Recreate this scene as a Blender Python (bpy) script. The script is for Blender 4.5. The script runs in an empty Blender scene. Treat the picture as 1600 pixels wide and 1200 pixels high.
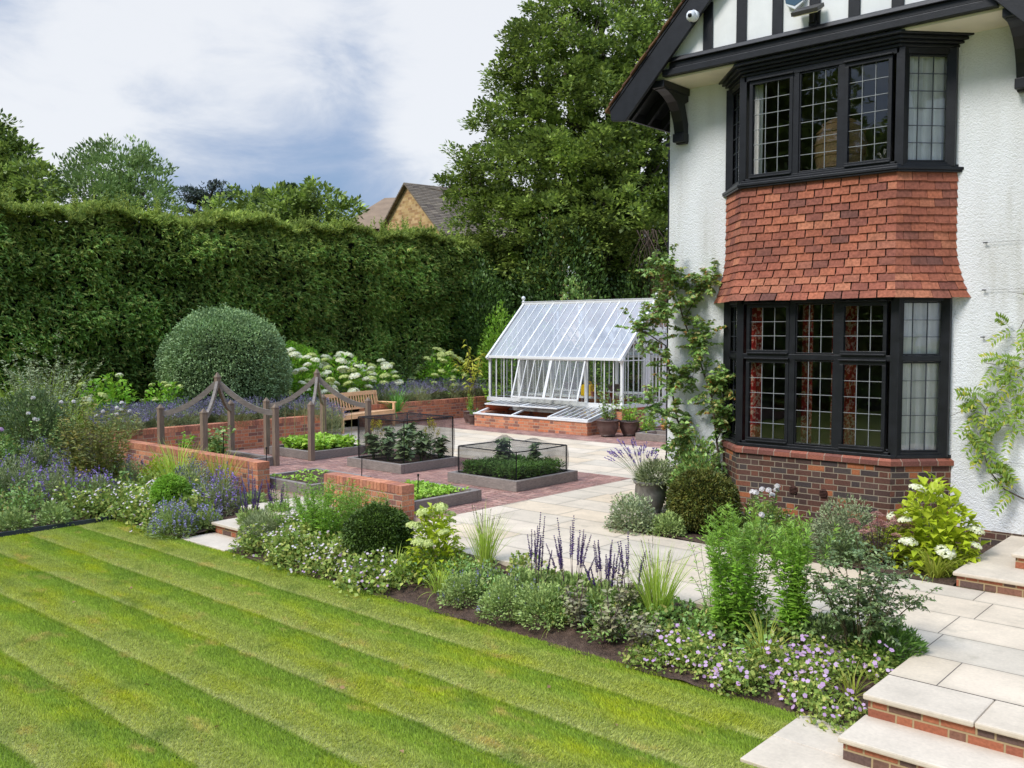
import bpy, math, random
import numpy as np
from mathutils import Vector, Matrix
SC = bpy.context.scene
COL = SC.collection
R = math.radians
# ------------------------------------------------------------------ camera
FPX, CAMZ = 1457.0, 2.5
PITCH = math.atan(80 / FPX)
YAW = math.atan((2090 - 800) / (FPX / math.cos(PITCH)))      # camera heading, left of +Y
FWH = Vector((-math.sin(YAW), math.cos(YAW), 0))
RT = Vector((math.cos(YAW), math.sin(YAW), 0))
FWD = FWH * math.cos(PITCH) + Vector((0, 0, -math.sin(PITCH)))
UP = RT.cross(FWD)
CAM = Vector((0, 0, CAMZ))
cam_d = bpy.data.cameras.new('camera'); cam = bpy.data.objects.new('camera', cam_d); COL.objects.link(cam)
cam.matrix_world = Matrix(((RT.x, UP.x, -FWD.x, 0), (RT.y, UP.y, -FWD.y, 0), (RT.z, UP.z, -FWD.z, CAMZ), (0, 0, 0, 1)))
cam_d.sensor_width = 36; cam_d.lens = 36 * FPX / 1600; cam_d.clip_start = 0.1; cam_d.clip_end = 2000
SC.camera = cam
def ray(x, y): return FWD + RT * ((x - 800) / FPX) - UP * ((y - 600) / FPX)
def gp(x, y, z=0.0):
    d = ray(x, y); return CAM + d * ((z - CAMZ) / d.z)
def dp(x, y, depth): return CAM + ray(x, y) * depth           # a point of the photo at a forward distance
def onx(x, y, X):
    d = ray(x, y); return CAM + d * (X / d.x)
# ------------------------------------------------------------------ render settings
SC.render.engine = 'CYCLES'
SC.cycles.use_denoising = True
SC.cycles.max_bounces = 8; SC.cycles.transparent_max_bounces = 24
SC.cycles.diffuse_bounces = 3; SC.cycles.glossy_bounces = 3; SC.cycles.transmission_bounces = 6
SC.cycles.caustics_reflective = False; SC.cycles.caustics_refractive = False
SC.view_settings.view_transform = 'Standard'; SC.view_settings.look = 'None'
SC.view_settings.exposure = 0.56; SC.view_settings.gamma = 1
# ------------------------------------------------------------------ node helpers
def nd(nt, typ, ins=None, **props):
    n = nt.nodes.new('ShaderNode' + typ)
    for k, v in props.items(): setattr(n, k, v)
    for k, v in (ins or {}).items():
        s = n.inputs[k]
        if isinstance(v, bpy.types.NodeSocket): nt.links.new(v, s)
        else: s.default_value = v
    return n
def mth(nt, op, a, b=0.0, c=0.0): return nd(nt, 'Math', {0: a, 1: b, 2: c}, operation=op).outputs[0]
def lin(c):
    r = []
    for v in c[:3]:
        v = v / 255.0; r.append(v / 12.92 if v <= .04045 else ((v + .055) / 1.055) ** 2.4)
    return (*r, 1.0)
def ramp(nt, fac, stops, interp='LINEAR'):
    n = nd(nt, 'ValToRGB', {0: fac}); cr = n.color_ramp; cr.interpolation = interp
    while len(cr.elements) < len(stops): cr.elements.new(0.5)
    for e, (p, c) in zip(cr.elements, stops): e.position = p; e.color = c if len(c) == 4 else (*c, 1)
    return n.outputs[0]
def mixc(nt, f, a, b, bt='MIX'):
    n = nd(nt, 'Mix', None, data_type='RGBA', blend_type=bt)
    for s, v in ((n.inputs[0], f), (n.inputs[6], a), (n.inputs[7], b)):
        if isinstance(v, bpy.types.NodeSocket): nt.links.new(v, s)
        else: s.default_value = v
    return n.outputs[2]
# ------------------------------------------------------------------ world
SUN_EL, SUN_AZ = R(46), R(196)          # azimuth clockwise from +Y: from behind the camera's left
w = bpy.data.worlds.new('World'); SC.world = w; w.use_nodes = True
nt = w.node_tree; nt.nodes.clear()
sky = nd(nt, 'TexSky', None, sky_type='NISHITA', sun_disc=False, sun_elevation=SUN_EL, sun_rotation=SUN_AZ)
co = nd(nt, 'TexCoord').outputs['Generated']
sep = nd(nt, 'SeparateXYZ', {0: co})
zz = mth(nt, 'ADD', mth(nt, 'MAXIMUM', sep.outputs[2], 0.0), 0.16)
pl = nd(nt, 'CombineXYZ', {0: mth(nt, 'DIVIDE', sep.outputs[0], zz), 1: mth(nt, 'DIVIDE', sep.outputs[1], zz), 2: 0.0}).outputs[0]
pc = nd(nt, 'VectorMath', {0: co, 1: (1, 1, 2.3)}, operation='MULTIPLY').outputs[0]
n1 = nd(nt, 'TexNoise', {'Vector': pc, 'Scale': 2.6, 'Detail': 8.0, 'Roughness': 0.55, 'Distortion': 0.5}).outputs[0]
n2 = nd(nt, 'TexNoise', {'Vector': pc, 'Scale': 7.0, 'Detail': 6.0, 'Roughness': 0.6, 'Distortion': 0.4}).outputs[0]
def blob(px, py, rad, amp):
    d = ray(px, py).normalized()
    dt = nd(nt, 'VectorMath', {0: co, 1: d}, operation='DOT_PRODUCT').outputs['Value']
    m = nd(nt, 'MapRange', {0: dt, 1: math.cos(rad), 2: 1.0, 3: 0.0, 4: amp}, interpolation_type='SMOOTHSTEP')
    return m.outputs[0]
den = mth(nt, 'MULTIPLY_ADD', n1, 0.75, mth(nt, 'MULTIPLY', n2, 0.35))
for b in ((170, 115, .24, .46), (330, 90, .17, .26), (640, 190, .28, .18), (760, 60, .34, .26), (455, 40, .15, -.18), (560, 90, .14, -.06),
          (400, 245, .17, -.26), (270, 225, .14, -.16), (520, 290, .16, -.20), (30, 5, .14, -.20), (60, 235, .16, .06), (1150, 20, .5, .22)):
    den = mth(nt, 'ADD', den, blob(*b))
cover = nd(nt, 'MapRange', {0: mth(nt, 'ADD', den, mth(nt, 'MULTIPLY_ADD', n2, .5, -.25)), 1: 0.28, 2: 1.02}, interpolation_type='SMOOTHSTEP').outputs[0]
cloud = ramp(nt, cover, [(0, lin((118, 142, 174))), (.3, lin((140, 156, 182))), (.62, lin((168, 177, 193))), (1, lin((206, 208, 212)))])
skyb = mixc(nt, 1.0, sky.outputs[0], (0.10, 0.10, 0.10, 1), 'MULTIPLY')
full = mixc(nt, 0.9, skyb, cloud)
# an overcast sky is brightest overhead, out of the photograph's frame
zen = nd(nt, 'MapRange', {0: sep.outputs[2], 1: .42, 2: 1.0, 3: 1.0, 4: 3.5}, interpolation_type='SMOOTHSTEP').outputs[0]
full = nd(nt, 'VectorMath', {0: full, 3: zen}, operation='SCALE').outputs[0]
bg = nd(nt, 'Background', {'Color': full, 'Strength': 1.0})
nt.links.new(bg.outputs[0], nd(nt, 'OutputWorld').inputs[0])
sd = bpy.data.lights.new('sun', 'SUN'); sd.energy = 2.0; sd.angle = R(18); sd.color = (1, .975, .93)
sun = bpy.data.objects.new('sun', sd); COL.objects.link(sun)
sdir = Vector((math.sin(SUN_AZ) * math.cos(SUN_EL), math.cos(SUN_AZ) * math.cos(SUN_EL), math.sin(SUN_EL)))
sun.rotation_euler = sdir.to_track_quat('Z', 'Y').to_euler(); sun.location = (0, 0, 30)

# ------------------------------------------------------------------ materials
MATS = {}
def newmat(name):
    m = bpy.data.materials.new(name); m.use_nodes = True; nt = m.node_tree
    b = nt.nodes['Principled BSDF']; b.inputs['Specular IOR Level'].default_value = 0.3
    MATS[name] = m; return m, nt, b
def posn(nt): return nd(nt, 'NewGeometry').outputs['Position']
def objc(nt): return nd(nt, 'TexCoord').outputs['Object']
def bump(nt, b, h, strength=.3, dist=.01, nrm=None):
    ins = {'Height': h, 'Strength': strength, 'Distance': dist}
    if nrm: ins['Normal'] = nrm
    n = nd(nt, 'Bump', ins); nt.links.new(n.outputs[0], b.inputs['Normal']); return n.outputs[0]
def plain(name, rgb, rough=.6, var=.12, scale=6, bmp=0.0, spec=.3, metal=0):
    m, nt, b = newmat(name)
    n = nd(nt, 'TexNoise', {'Vector': posn(nt), 'Scale': scale, 'Detail': 6.0}).outputs[0]
    c = lin(rgb); d = tuple(v * (1 - var * 1.6) for v in c[:3]); e = tuple(min(1, v * (1 + var)) for v in c[:3])
    nt.links.new(ramp(nt, n, [(.3, d), (.7, e)]), b.inputs['Base Color'])
    b.inputs['Roughness'].default_value = rough; b.inputs['Specular IOR Level'].default_value = spec; b.inputs['Metallic'].default_value = metal
    if bmp: bump(nt, b, nd(nt, 'TexNoise', {'Vector': posn(nt), 'Scale': 60.0, 'Detail': 4.0}).outputs[0], bmp, .01)
    return m
def leafm(name, cols, trans=.30, rough=.5, clump=1.3, cvar=.35, spec=.35, gain=None):
    if gain is None: gain = 1.0 if ('petal' in name or 'flower' in name or max(cols[0]) > 170) else 1.95
    linc = lambda x: tuple(min(.9, v * gain) for v in lin(x)[:3])
    """random colour per leaf, slow change of tone from clump to clump"""
    m, nt, b = newmat(name)
    geo = nd(nt, 'NewGeometry')
    k = len(cols)
    c = ramp(nt, geo.outputs['Random Per Island'], [(i / max(1, k - 1), linc(x)) for i, x in enumerate(cols)])
    n = nd(nt, 'TexNoise', {'Vector': geo.outputs['Position'], 'Scale': clump, 'Detail': 3.0}).outputs[0]
    f = nd(nt, 'MapRange', {0: n, 1: .3, 2: .7, 3: 1 - cvar, 4: 1 + cvar}).outputs[0]
    c = nd(nt, 'VectorMath', {0: c, 3: f}, operation='SCALE').outputs[0]
    if gain > 1.01: c = nd(nt, 'VectorMath', {0: c, 1: (1.08, .97, .88)}, operation='MULTIPLY').outputs[0]
    nt.links.new(c, b.inputs['Base Color']); b.inputs['Roughness'].default_value = rough
    b.inputs['Specular IOR Level'].default_value = spec
    if trans > 0:
        t = nd(nt, 'BsdfTranslucent', {'Color': mixc(nt, .5, c, (.36, .44, .06, 1), 'MIX') if trans > .25 else c})
        mx = nd(nt, 'MixShader', {0: trans, 1: b.outputs[0], 2: t.outputs[0]})
        nt.links.new(mx.outputs[0], nt.nodes['Material Output'].inputs[0])
    return m
def brickm(name, cols, mortar, L=.225, H=.075, flem=True, j=.010, bmp=.6, dirt=.25, offset=.5):
    """bricks from the mesh's metre UVs"""
    m, nt, b = newmat(name)
    uv = nd(nt, 'UVMap').outputs[0]; s = nd(nt, 'SeparateXYZ', {0: uv})
    wob = nd(nt, 'TexNoise', {'Vector': uv, 'Scale': 9.0, 'Detail': 2.0}).outputs[0]
    u0 = mth(nt, 'MULTIPLY_ADD', wob, .008, s.outputs[0]); v0 = mth(nt, 'MULTIPLY_ADD', wob, .006, s.outputs[1])
    row = mth(nt, 'FLOOR', mth(nt, 'DIVIDE', v0, H)); fv = mth(nt, 'FRACT', mth(nt, 'DIVIDE', v0, H))
    per = L * 1.5 if flem else L
    uu = mth(nt, 'MULTIPLY_ADD', row, offset, mth(nt, 'DIVIDE', u0, per))
    cell = mth(nt, 'FLOOR', uu); fu = mth(nt, 'FRACT', uu)
    if flem:
        isH = mth(nt, 'GREATER_THAN', fu, 2 / 3)
        a = mth(nt, 'MULTIPLY', fu, per); d1 = mth(nt, 'ABSOLUTE', mth(nt, 'SUBTRACT', a, L)); d0 = a; d2 = mth(nt, 'SUBTRACT', per, a)
        du = mth(nt, 'MINIMUM', mth(nt, 'MINIMUM', d0, d1), d2)
        idd = mth(nt, 'MULTIPLY_ADD', cell, 2.0, isH)
    else:
        a = mth(nt, 'MULTIPLY', fu, per); du = mth(nt, 'MINIMUM', a, mth(nt, 'SUBTRACT', per, a)); idd = cell
    av = mth(nt, 'MULTIPLY', fv, H); dv = mth(nt, 'MINIMUM', av, mth(nt, 'SUBTRACT', H, av))
    dd = mth(nt, 'MINIMUM', du, dv)
    face = nd(nt, 'MapRange', {0: dd, 1: j * .35, 2: j * .75}, interpolation_type='SMOOTHSTEP').outputs[0]
    wn = nd(nt, 'TexWhiteNoise', {'Vector': nd(nt, 'CombineXYZ', {0: idd, 1: row, 2: 3.7}).outputs[0]}, noise_dimensions='3D')
    k = len(cols)
    bc = ramp(nt, wn.outputs[0], [((i + .0) / k, lin(x)) for i, x in enumerate(cols)], 'CONSTANT')
    g = nd(nt, 'TexNoise', {'Vector': uv, 'Scale': 45.0, 'Detail': 5.0}).outputs[0]
    g2 = nd(nt, 'TexNoise', {'Vector': uv, 'Scale': 1.3, 'Detail': 5.0}).outputs[0]
    gf = nd(nt, 'MapRange', {0: g, 1: .3, 2: .7, 3: .78, 4: 1.2}).outputs[0]
    gf = mth(nt, 'MULTIPLY', gf, nd(nt, 'MapRange', {0: g2, 1: .3, 2: .7, 3: 1 - dirt, 4: 1 + dirt * .5}).outputs[0])
    bc = nd(nt, 'VectorMath', {0: bc, 3: gf}, operation='SCALE').outputs[0]
    nt.links.new(mixc(nt, face, lin(mortar), bc), b.inputs['Base Color']); b.inputs['Roughness'].default_value = .85
    b.inputs['Specular IOR Level'].default_value = .15
    bump(nt, b, mth(nt, 'MULTIPLY_ADD', g, .25, face), bmp, .006)
    return m
BR_RED = [(206, 136, 102), (194, 126, 96), (216, 148, 112), (168, 114, 94), (202, 138, 106), (146, 104, 92), (214, 134, 96), (182, 122, 98)]
BR_OLD = [(100, 70, 60), (86, 68, 62), (76, 66, 64), (114, 76, 62), (92, 66, 56), (82, 72, 68), (130, 84, 66), (96, 74, 66), (104, 70, 58), (168, 104, 70), (84, 64, 58)]
brickm('garden_brick', BR_RED, (186, 164, 140))
brickm('garden_coping', BR_RED, (190, 166, 140), L=.075, H=.3, flem=False, offset=0)
brickm('garden_coping_end', BR_RED, (190, 166, 140), L=.225, H=.075, flem=False, offset=0)
brickm('house_brick', BR_OLD, (150, 136, 116), j=.010)
brickm('step_brick', [(160, 98, 76), (176, 108, 80), (124, 94, 80), (112, 90, 82), (182, 114, 84), (142, 102, 84)], (170, 148, 112), j=.012)
brickm('sill_brick', [(148, 92, 76), (136, 86, 72), (158, 98, 80), (126, 82, 72)], (160, 138, 120), L=.225, H=2.0, flem=False, offset=0)
brickm('far_brick', [(196, 164, 112), (182, 146, 98), (206, 172, 124), (170, 132, 92)], (190, 166, 126), L=.45, H=.15, bmp=.2)
brickm('old_brick', [(130, 100, 74), (118, 86, 64), (146, 112, 82), (100, 78, 62)], (150, 130, 104))
def roughcast():
    m, nt, b = newmat('white_roughcast'); p = posn(nt)
    a = nd(nt, 'TexNoise', {'Vector': p, 'Scale': 44.0, 'Detail': 5.0, 'Roughness': .6, 'Distortion': .3}).outputs[0]
    v = nd(nt, 'TexVoronoi', {'Vector': p, 'Scale': 60.0}).outputs[0]
    st = nd(nt, 'TexNoise', {'Vector': nd(nt, 'VectorMath', {0: p, 1: (2.6, 2.6, .35)}, operation='MULTIPLY').outputs[0], 'Scale': 1.2, 'Detail': 6.0}).outputs[0]
    nt.links.new(ramp(nt, st, [(.25, lin((200, 198, 190))), (.42, lin((224, 224, 222))), (.6, lin((233, 234, 234)))]), b.inputs['Base Color'])
    b.inputs['Roughness'].default_value = .9
    bump(nt, b, mth(nt, 'MULTIPLY_ADD', v, -.5, mth(nt, 'MULTIPLY', a, 1.6)), .7, .014)
roughcast()
def stone():
    m, nt, b = newmat('sandstone_paving'); p = posn(nt)
    s = nd(nt, 'SeparateXYZ', {0: p})
    # slab rows along X, 0.61 m deep, slabs about 0.9 m long shifted from row to row
    vy = mth(nt, 'DIVIDE', mth(nt, 'SUBTRACT', s.outputs[1], 6.86 - .61 * 20), .61)
    row = mth(nt, 'FLOOR', vy); fv = mth(nt, 'FRACT', vy)
    sh = nd(nt, 'TexWhiteNoise', {'W': row}, noise_dimensions='1D').outputs[0]
    ux = mth(nt, 'ADD', mth(nt, 'DIVIDE', s.outputs[0], 1.02), mth(nt, 'MULTIPLY', sh, 1.0))
    ce = mth(nt, 'FLOOR', ux); fu = mth(nt, 'FRACT', ux)
    du = mth(nt, 'MULTIPLY', mth(nt, 'MINIMUM', fu, mth(nt, 'SUBTRACT', 1.0, fu)), 1.02)
    dv = mth(nt, 'MULTIPLY', mth(nt, 'MINIMUM', fv, mth(nt, 'SUBTRACT', 1.0, fv)), .61)
    face = nd(nt, 'MapRange', {0: mth(nt, 'MINIMUM', du, dv), 1: .0026, 2: .0055}, interpolation_type='SMOOTHSTEP').outputs[0]
    wn = nd(nt, 'TexWhiteNoise', {'Vector': nd(nt, 'CombineXYZ', {0: ce, 1: row, 2: 1.0}).outputs[0]}, noise_dimensions='3D').outputs[0]
    slab = ramp(nt, wn, [(0, lin((209, 192, 168))), (.25, lin((218, 201, 178))), (.5, lin((203, 190, 170))), (.75, lin((215, 194, 165))), (1, lin((212, 196, 173)))])
    big = nd(nt, 'TexNoise', {'Vector': p, 'Scale': 1.6, 'Detail': 8.0, 'Roughness': .65}).outputs[0]
    fine = nd(nt, 'TexNoise', {'Vector': p, 'Scale': 38.0, 'Detail': 5.0}).outputs[0]
    f = mth(nt, 'MULTIPLY', nd(nt, 'MapRange', {0: big, 1: .3, 2: .7, 3: .82, 4: 1.12}).outputs[0], nd(nt, 'MapRange', {0: fine, 1: .3, 2: .7, 3: .94, 4: 1.05}).outputs[0])
    slab = nd(nt, 'VectorMath', {0: slab, 3: f}, operation='SCALE').outputs[0]
    dn = nd(nt, 'TexNoise', {'Vector': p, 'Scale': 3.3, 'Detail': 9.0, 'Roughness': .7}).outputs[0]
    slab = mixc(nt, nd(nt, 'MapRange', {0: dn, 1: .56, 2: .74, 3: 0, 4: .55}).outputs[0], slab, lin((150, 140, 120)))
    edge = nd(nt, 'MapRange', {0: mth(nt, 'MINIMUM', du, dv), 1: .004, 2: .06, 3: .30, 4: 0}).outputs[0]
    slab = mixc(nt, mth(nt, 'MULTIPLY', edge, dn), slab, lin((120, 112, 92)))
    nt.links.new(mixc(nt, face, lin((96, 88, 80)), slab), b.inputs['Base Color']); b.inputs['Roughness'].default_value = .8
    bump(nt, b, mth(nt, 'MULTIPLY_ADD', fine, .15, face), .35, .004)
stone()
def stone_plain():
    m, nt, b = newmat('sandstone_slab'); g = nd(nt, 'NewGeometry'); p = g.outputs['Position']
    c = ramp(nt, g.outputs['Random Per Island'], [(0, lin((210, 194, 172))), (.5, lin((204, 190, 170))), (1, lin((213, 195, 170)))])
    big = nd(nt, 'TexNoise', {'Vector': p, 'Scale': 2.2, 'Detail': 8.0, 'Roughness': .7}).outputs[0]
    fine = nd(nt, 'TexNoise', {'Vector': p, 'Scale': 38.0, 'Detail': 5.0}).outputs[0]
    f = mth(nt, 'MULTIPLY', nd(nt, 'MapRange', {0: big, 1: .3, 2: .7, 3: .82, 4: 1.12}).outputs[0], nd(nt, 'MapRange', {0: fine, 1: .3, 2: .7, 3: .94, 4: 1.05}).outputs[0])
    nt.links.new(nd(nt, 'VectorMath', {0: c, 3: f}, operation='SCALE').outputs[0], b.inputs['Base Color']); b.inputs['Roughness'].default_value = .8
    bump(nt, b, fine, .2, .003)
stone_plain()
def island(name, cols, rough=.8, nscale=30, nvar=.2, bmp=.3, spec=.2):
    m, nt, b = newmat(name); g = nd(nt, 'NewGeometry')
    k = len(cols)
    c = ramp(nt, g.outputs['Random Per Island'], [(i / max(1, k - 1), lin(x)) for i, x in enumerate(cols)])
    n = nd(nt, 'TexNoise', {'Vector': g.outputs['Position'], 'Scale': float(nscale), 'Detail': 5.0}).outputs[0]
    n3 = nd(nt, 'TexNoise', {'Vector': g.outputs['Position'], 'Scale': 2.5, 'Detail': 5.0}).outputs[0]
    f = mth(nt, 'MULTIPLY', nd(nt, 'MapRange', {0: n, 1: .3, 2: .7, 3: 1 - nvar, 4: 1 + nvar}).outputs[0], nd(nt, 'MapRange', {0: n3, 1: .3, 2: .7, 3: .8, 4: 1.12}).outputs[0])
    nt.links.new(nd(nt, 'VectorMath', {0: c, 3: f}, operation='SCALE').outputs[0], b.inputs['Base Color'])
    b.inputs['Roughness'].default_value = rough; b.inputs['Specular IOR Level'].default_value = spec
    bump(nt, b, n, bmp, .004); return m
island('clay_tile', [(154, 92, 72), (172, 104, 78), (142, 86, 70), (162, 98, 76), (182, 118, 90), (132, 82, 70), (158, 94, 74), (112, 76, 68)], .85, nvar=.28)
island('roof_tile', [(92, 66, 54), (110, 76, 58), (78, 62, 54), (120, 88, 64), (84, 72, 58)], .9)
island('paver', [(174, 132, 118), (160, 120, 110), (186, 146, 130), (148, 114, 106), (178, 136, 120)], .9)
island('grey_slate', [(124, 110, 94), (110, 98, 84), (136, 122, 104), (100, 88, 78)], .8)
plain('brown_roof', (140, 118, 96), .9, .1, 2)
plain('furniture_wood', (120, 78, 48), .6, .2, 4)
plain('mortar_bed', (206, 184, 168), .95)
def wood(name, rgb, var=.25, stretch=(3, 3, 3), rough=.75):
    m, nt, b = newmat(name); tc = objc(nt)
    v = nd(nt, 'VectorMath', {0: tc, 1: stretch}, operation='MULTIPLY').outputs[0]
    n = nd(nt, 'TexNoise', {'Vector': v, 'Scale': 8.0, 'Detail': 8.0, 'Roughness': .65}).outputs[0]
    n2 = nd(nt, 'TexNoise', {'Vector': tc, 'Scale': 3.0, 'Detail': 3.0}).outputs[0]
    c = lin(rgb)
    f = mth(nt, 'MULTIPLY', nd(nt, 'MapRange', {0: n, 1: .3, 2: .7, 3: 1 - var, 4: 1 + var}).outputs[0], nd(nt, 'MapRange', {0: n2, 1: .3, 2: .7, 3: .88, 4: 1.1}).outputs[0])
    nt.links.new(nd(nt, 'VectorMath', {0: tuple(c[:3]), 3: f}, operation='SCALE').outputs[0], b.inputs['Base Color'])
    b.inputs['Roughness'].default_value = rough; bump(nt, b, n, .3, .004); return m
wood('weathered_oak', (132, 122, 112), .3, (1, 1, 5))
wood('post_oak', (132, 114, 98), .3, (6, 6, .5))
wood('sleeper', (136, 126, 118), .3, (2, 2, 10))
wood('teak', (224, 178, 134), .15, (2, 2, 6), .6)
plain('black_paint', (26, 27, 31), .42, .25, 9, .15, .4)
plain('white_paint', (226, 226, 224), .45, .04, 3, 0, .4)
plain('white_render', (232, 231, 228), .8, .04, 4, .2)
plain('cream_soffit', (228, 220, 200), .8, .05, 3)
plain('lead', (140, 142, 142), .45, .08, 9)
plain('dark_lead', (62, 66, 72), .5, .1, 12, .2)
plain('dark_room', (52, 46, 42), .9, .2, 2)
plain('room_wall', (150, 140, 124), .9, .05, 2)
plain('net_curtain', (252, 250, 246), .9, .04, 5)
plain('wicker', (214, 172, 126), .7, .2, 50, .4)
plain('terracotta', (176, 96, 66), .8, .12, 8, .2)
plain('brown_glaze', (96, 76, 70), .45, .2, 10, .1, .5)
plain('grey_pot', (120, 116, 108), .7, .25, 14, .3)
plain('black_plastic', (26, 26, 28), .5, .2, 9)
plain('yellow_plastic', (232, 190, 30), .4, .04, 5)
plain('white_plastic', (226, 228, 230), .35, .03, 5, 0, .5)
plain('lamp_metal', (70, 68, 66), .5, .1, 8)
plain('blue_plastic', (64, 92, 112), .4, .1, 5)
plain('airbrick', (86, 58, 50), .8, .2, 30)
plain('bark', (92, 78, 66), .9, .3, 8, .6)
plain('twig', (96, 86, 60), .85, .25, 10)
plain('green_stem', (96, 122, 58), .7, .2, 10)
plain('dry_stem', (150, 140, 96), .8, .2, 10)
plain('purple_stem', (96, 66, 84), .7, .2, 10)
plain('moss_tip', (120, 128, 80), .9, .2, 20)
def drape():
    m, nt, b = newmat('red_drape'); p = objc(nt)
    n = nd(nt, 'TexNoise', {'Vector': p, 'Scale': 16.0, 'Detail': 3.0}).outputs[0]
    nt.links.new(ramp(nt, n, [(.42, lin((150, 34, 32))), (.5, lin((182, 70, 58))), (.56, lin((214, 190, 165))), (.66, lin((150, 40, 36)))]), b.inputs['Base Color'])
    b.inputs['Roughness'].default_value = .9
drape()
def glassm(name, white=0.0, tint=(1, 1, 1, 1), gl=1.0, rough=0.0):
    m, nt, b = newmat(name)
    fr = nd(nt, 'Fresnel', {'IOR': 1.5}).outputs[0]
    fr = mth(nt, 'MINIMUM', mth(nt, 'MULTIPLY', fr, 1.9 * gl), 1.0)
    wv = nd(nt, 'TexNoise', {'Vector': objc(nt), 'Scale': 2.2, 'Detail': 2.0}).outputs[0]
    bp = nd(nt, 'Bump', {'Height': wv, 'Strength': .12, 'Distance': .02}).outputs[0]
    tr = nd(nt, 'BsdfTransparent', {'Color': tint}); gs = nd(nt, 'BsdfGlossy', {'Color': (1, 1, 1, 1), 'Roughness': rough, 'Normal': bp})
    base = tr.outputs[0]
    if white:
        df = nd(nt, 'BsdfDiffuse', {'Color': (.97, .96, .94, 1)}); tl = nd(nt, 'BsdfTranslucent', {'Color': (.97, .96, .94, 1)})
        ws = nd(nt, 'MixShader', {0: .45, 1: df.outputs[0], 2: tl.outputs[0]})
        n = nd(nt, 'TexNoise', {'Vector': objc(nt), 'Scale': 1.6, 'Detail': 4.0}).outputs[0]
        wf = nd(nt, 'MapRange', {0: n, 1: .3, 2: .7, 3: white * .8, 4: white * 1.2}).outputs[0]
        base = nd(nt, 'MixShader', {0: wf, 1: tr.outputs[0], 2: ws.outputs[0]}).outputs[0]
    mx = nd(nt, 'MixShader', {0: fr, 1: base, 2: gs.outputs[0]})
    nt.links.new(mx.outputs[0], nt.nodes['Material Output'].inputs[0]); return m
glassm('window_glass', 0, (1, 1, 1, 1), .52)
glassm('greenhouse_glass', 0, (.93, .96, .95, 1))
glassm('roof_glass', .36, (.95, .97, .98, 1), 1.5)
glassm('clear_lights', .18, (.93, .96, .95, 1))
def net():
    m, nt, b = newmat('black_netting'); p = objc(nt)
    n = nd(nt, 'TexNoise', {'Vector': p, 'Scale': 3.0, 'Detail': 4.0}).outputs[0]
    b.inputs['Base Color'].default_value = (.012, .012, .014, 1); b.inputs['Roughness'].default_value = .6
    tr = nd(nt, 'BsdfTransparent'); f = nd(nt, 'MapRange', {0: n, 1: .3, 2: .7, 3: .24, 4: .44}).outputs[0]
    nt.links.new(nd(nt, 'MixShader', {0: f, 1: tr.outputs[0], 2: b.outputs[0]}).outputs[0], nt.nodes['Material Output'].inputs[0])
net()
def soilm():
    m, nt, b = newmat('garden_soil'); p = posn(nt)
    n = nd(nt, 'TexNoise', {'Vector': p, 'Scale': 16.0, 'Detail': 9.0, 'Roughness': .7}).outputs[0]
    v = nd(nt, 'TexVoronoi', {'Vector': p, 'Scale': 60.0}).outputs[0]
    nt.links.new(ramp(nt, n, [(.3, lin((62, 48, 40))), (.55, lin((98, 78, 64))), (.75, lin((128, 106, 88)))]), b.inputs['Base Color'])
    b.inputs['Roughness'].default_value = .95; bump(nt, b, mth(nt, 'MULTIPLY_ADD', v, .4, n), 1, .04)
soilm()
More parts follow.
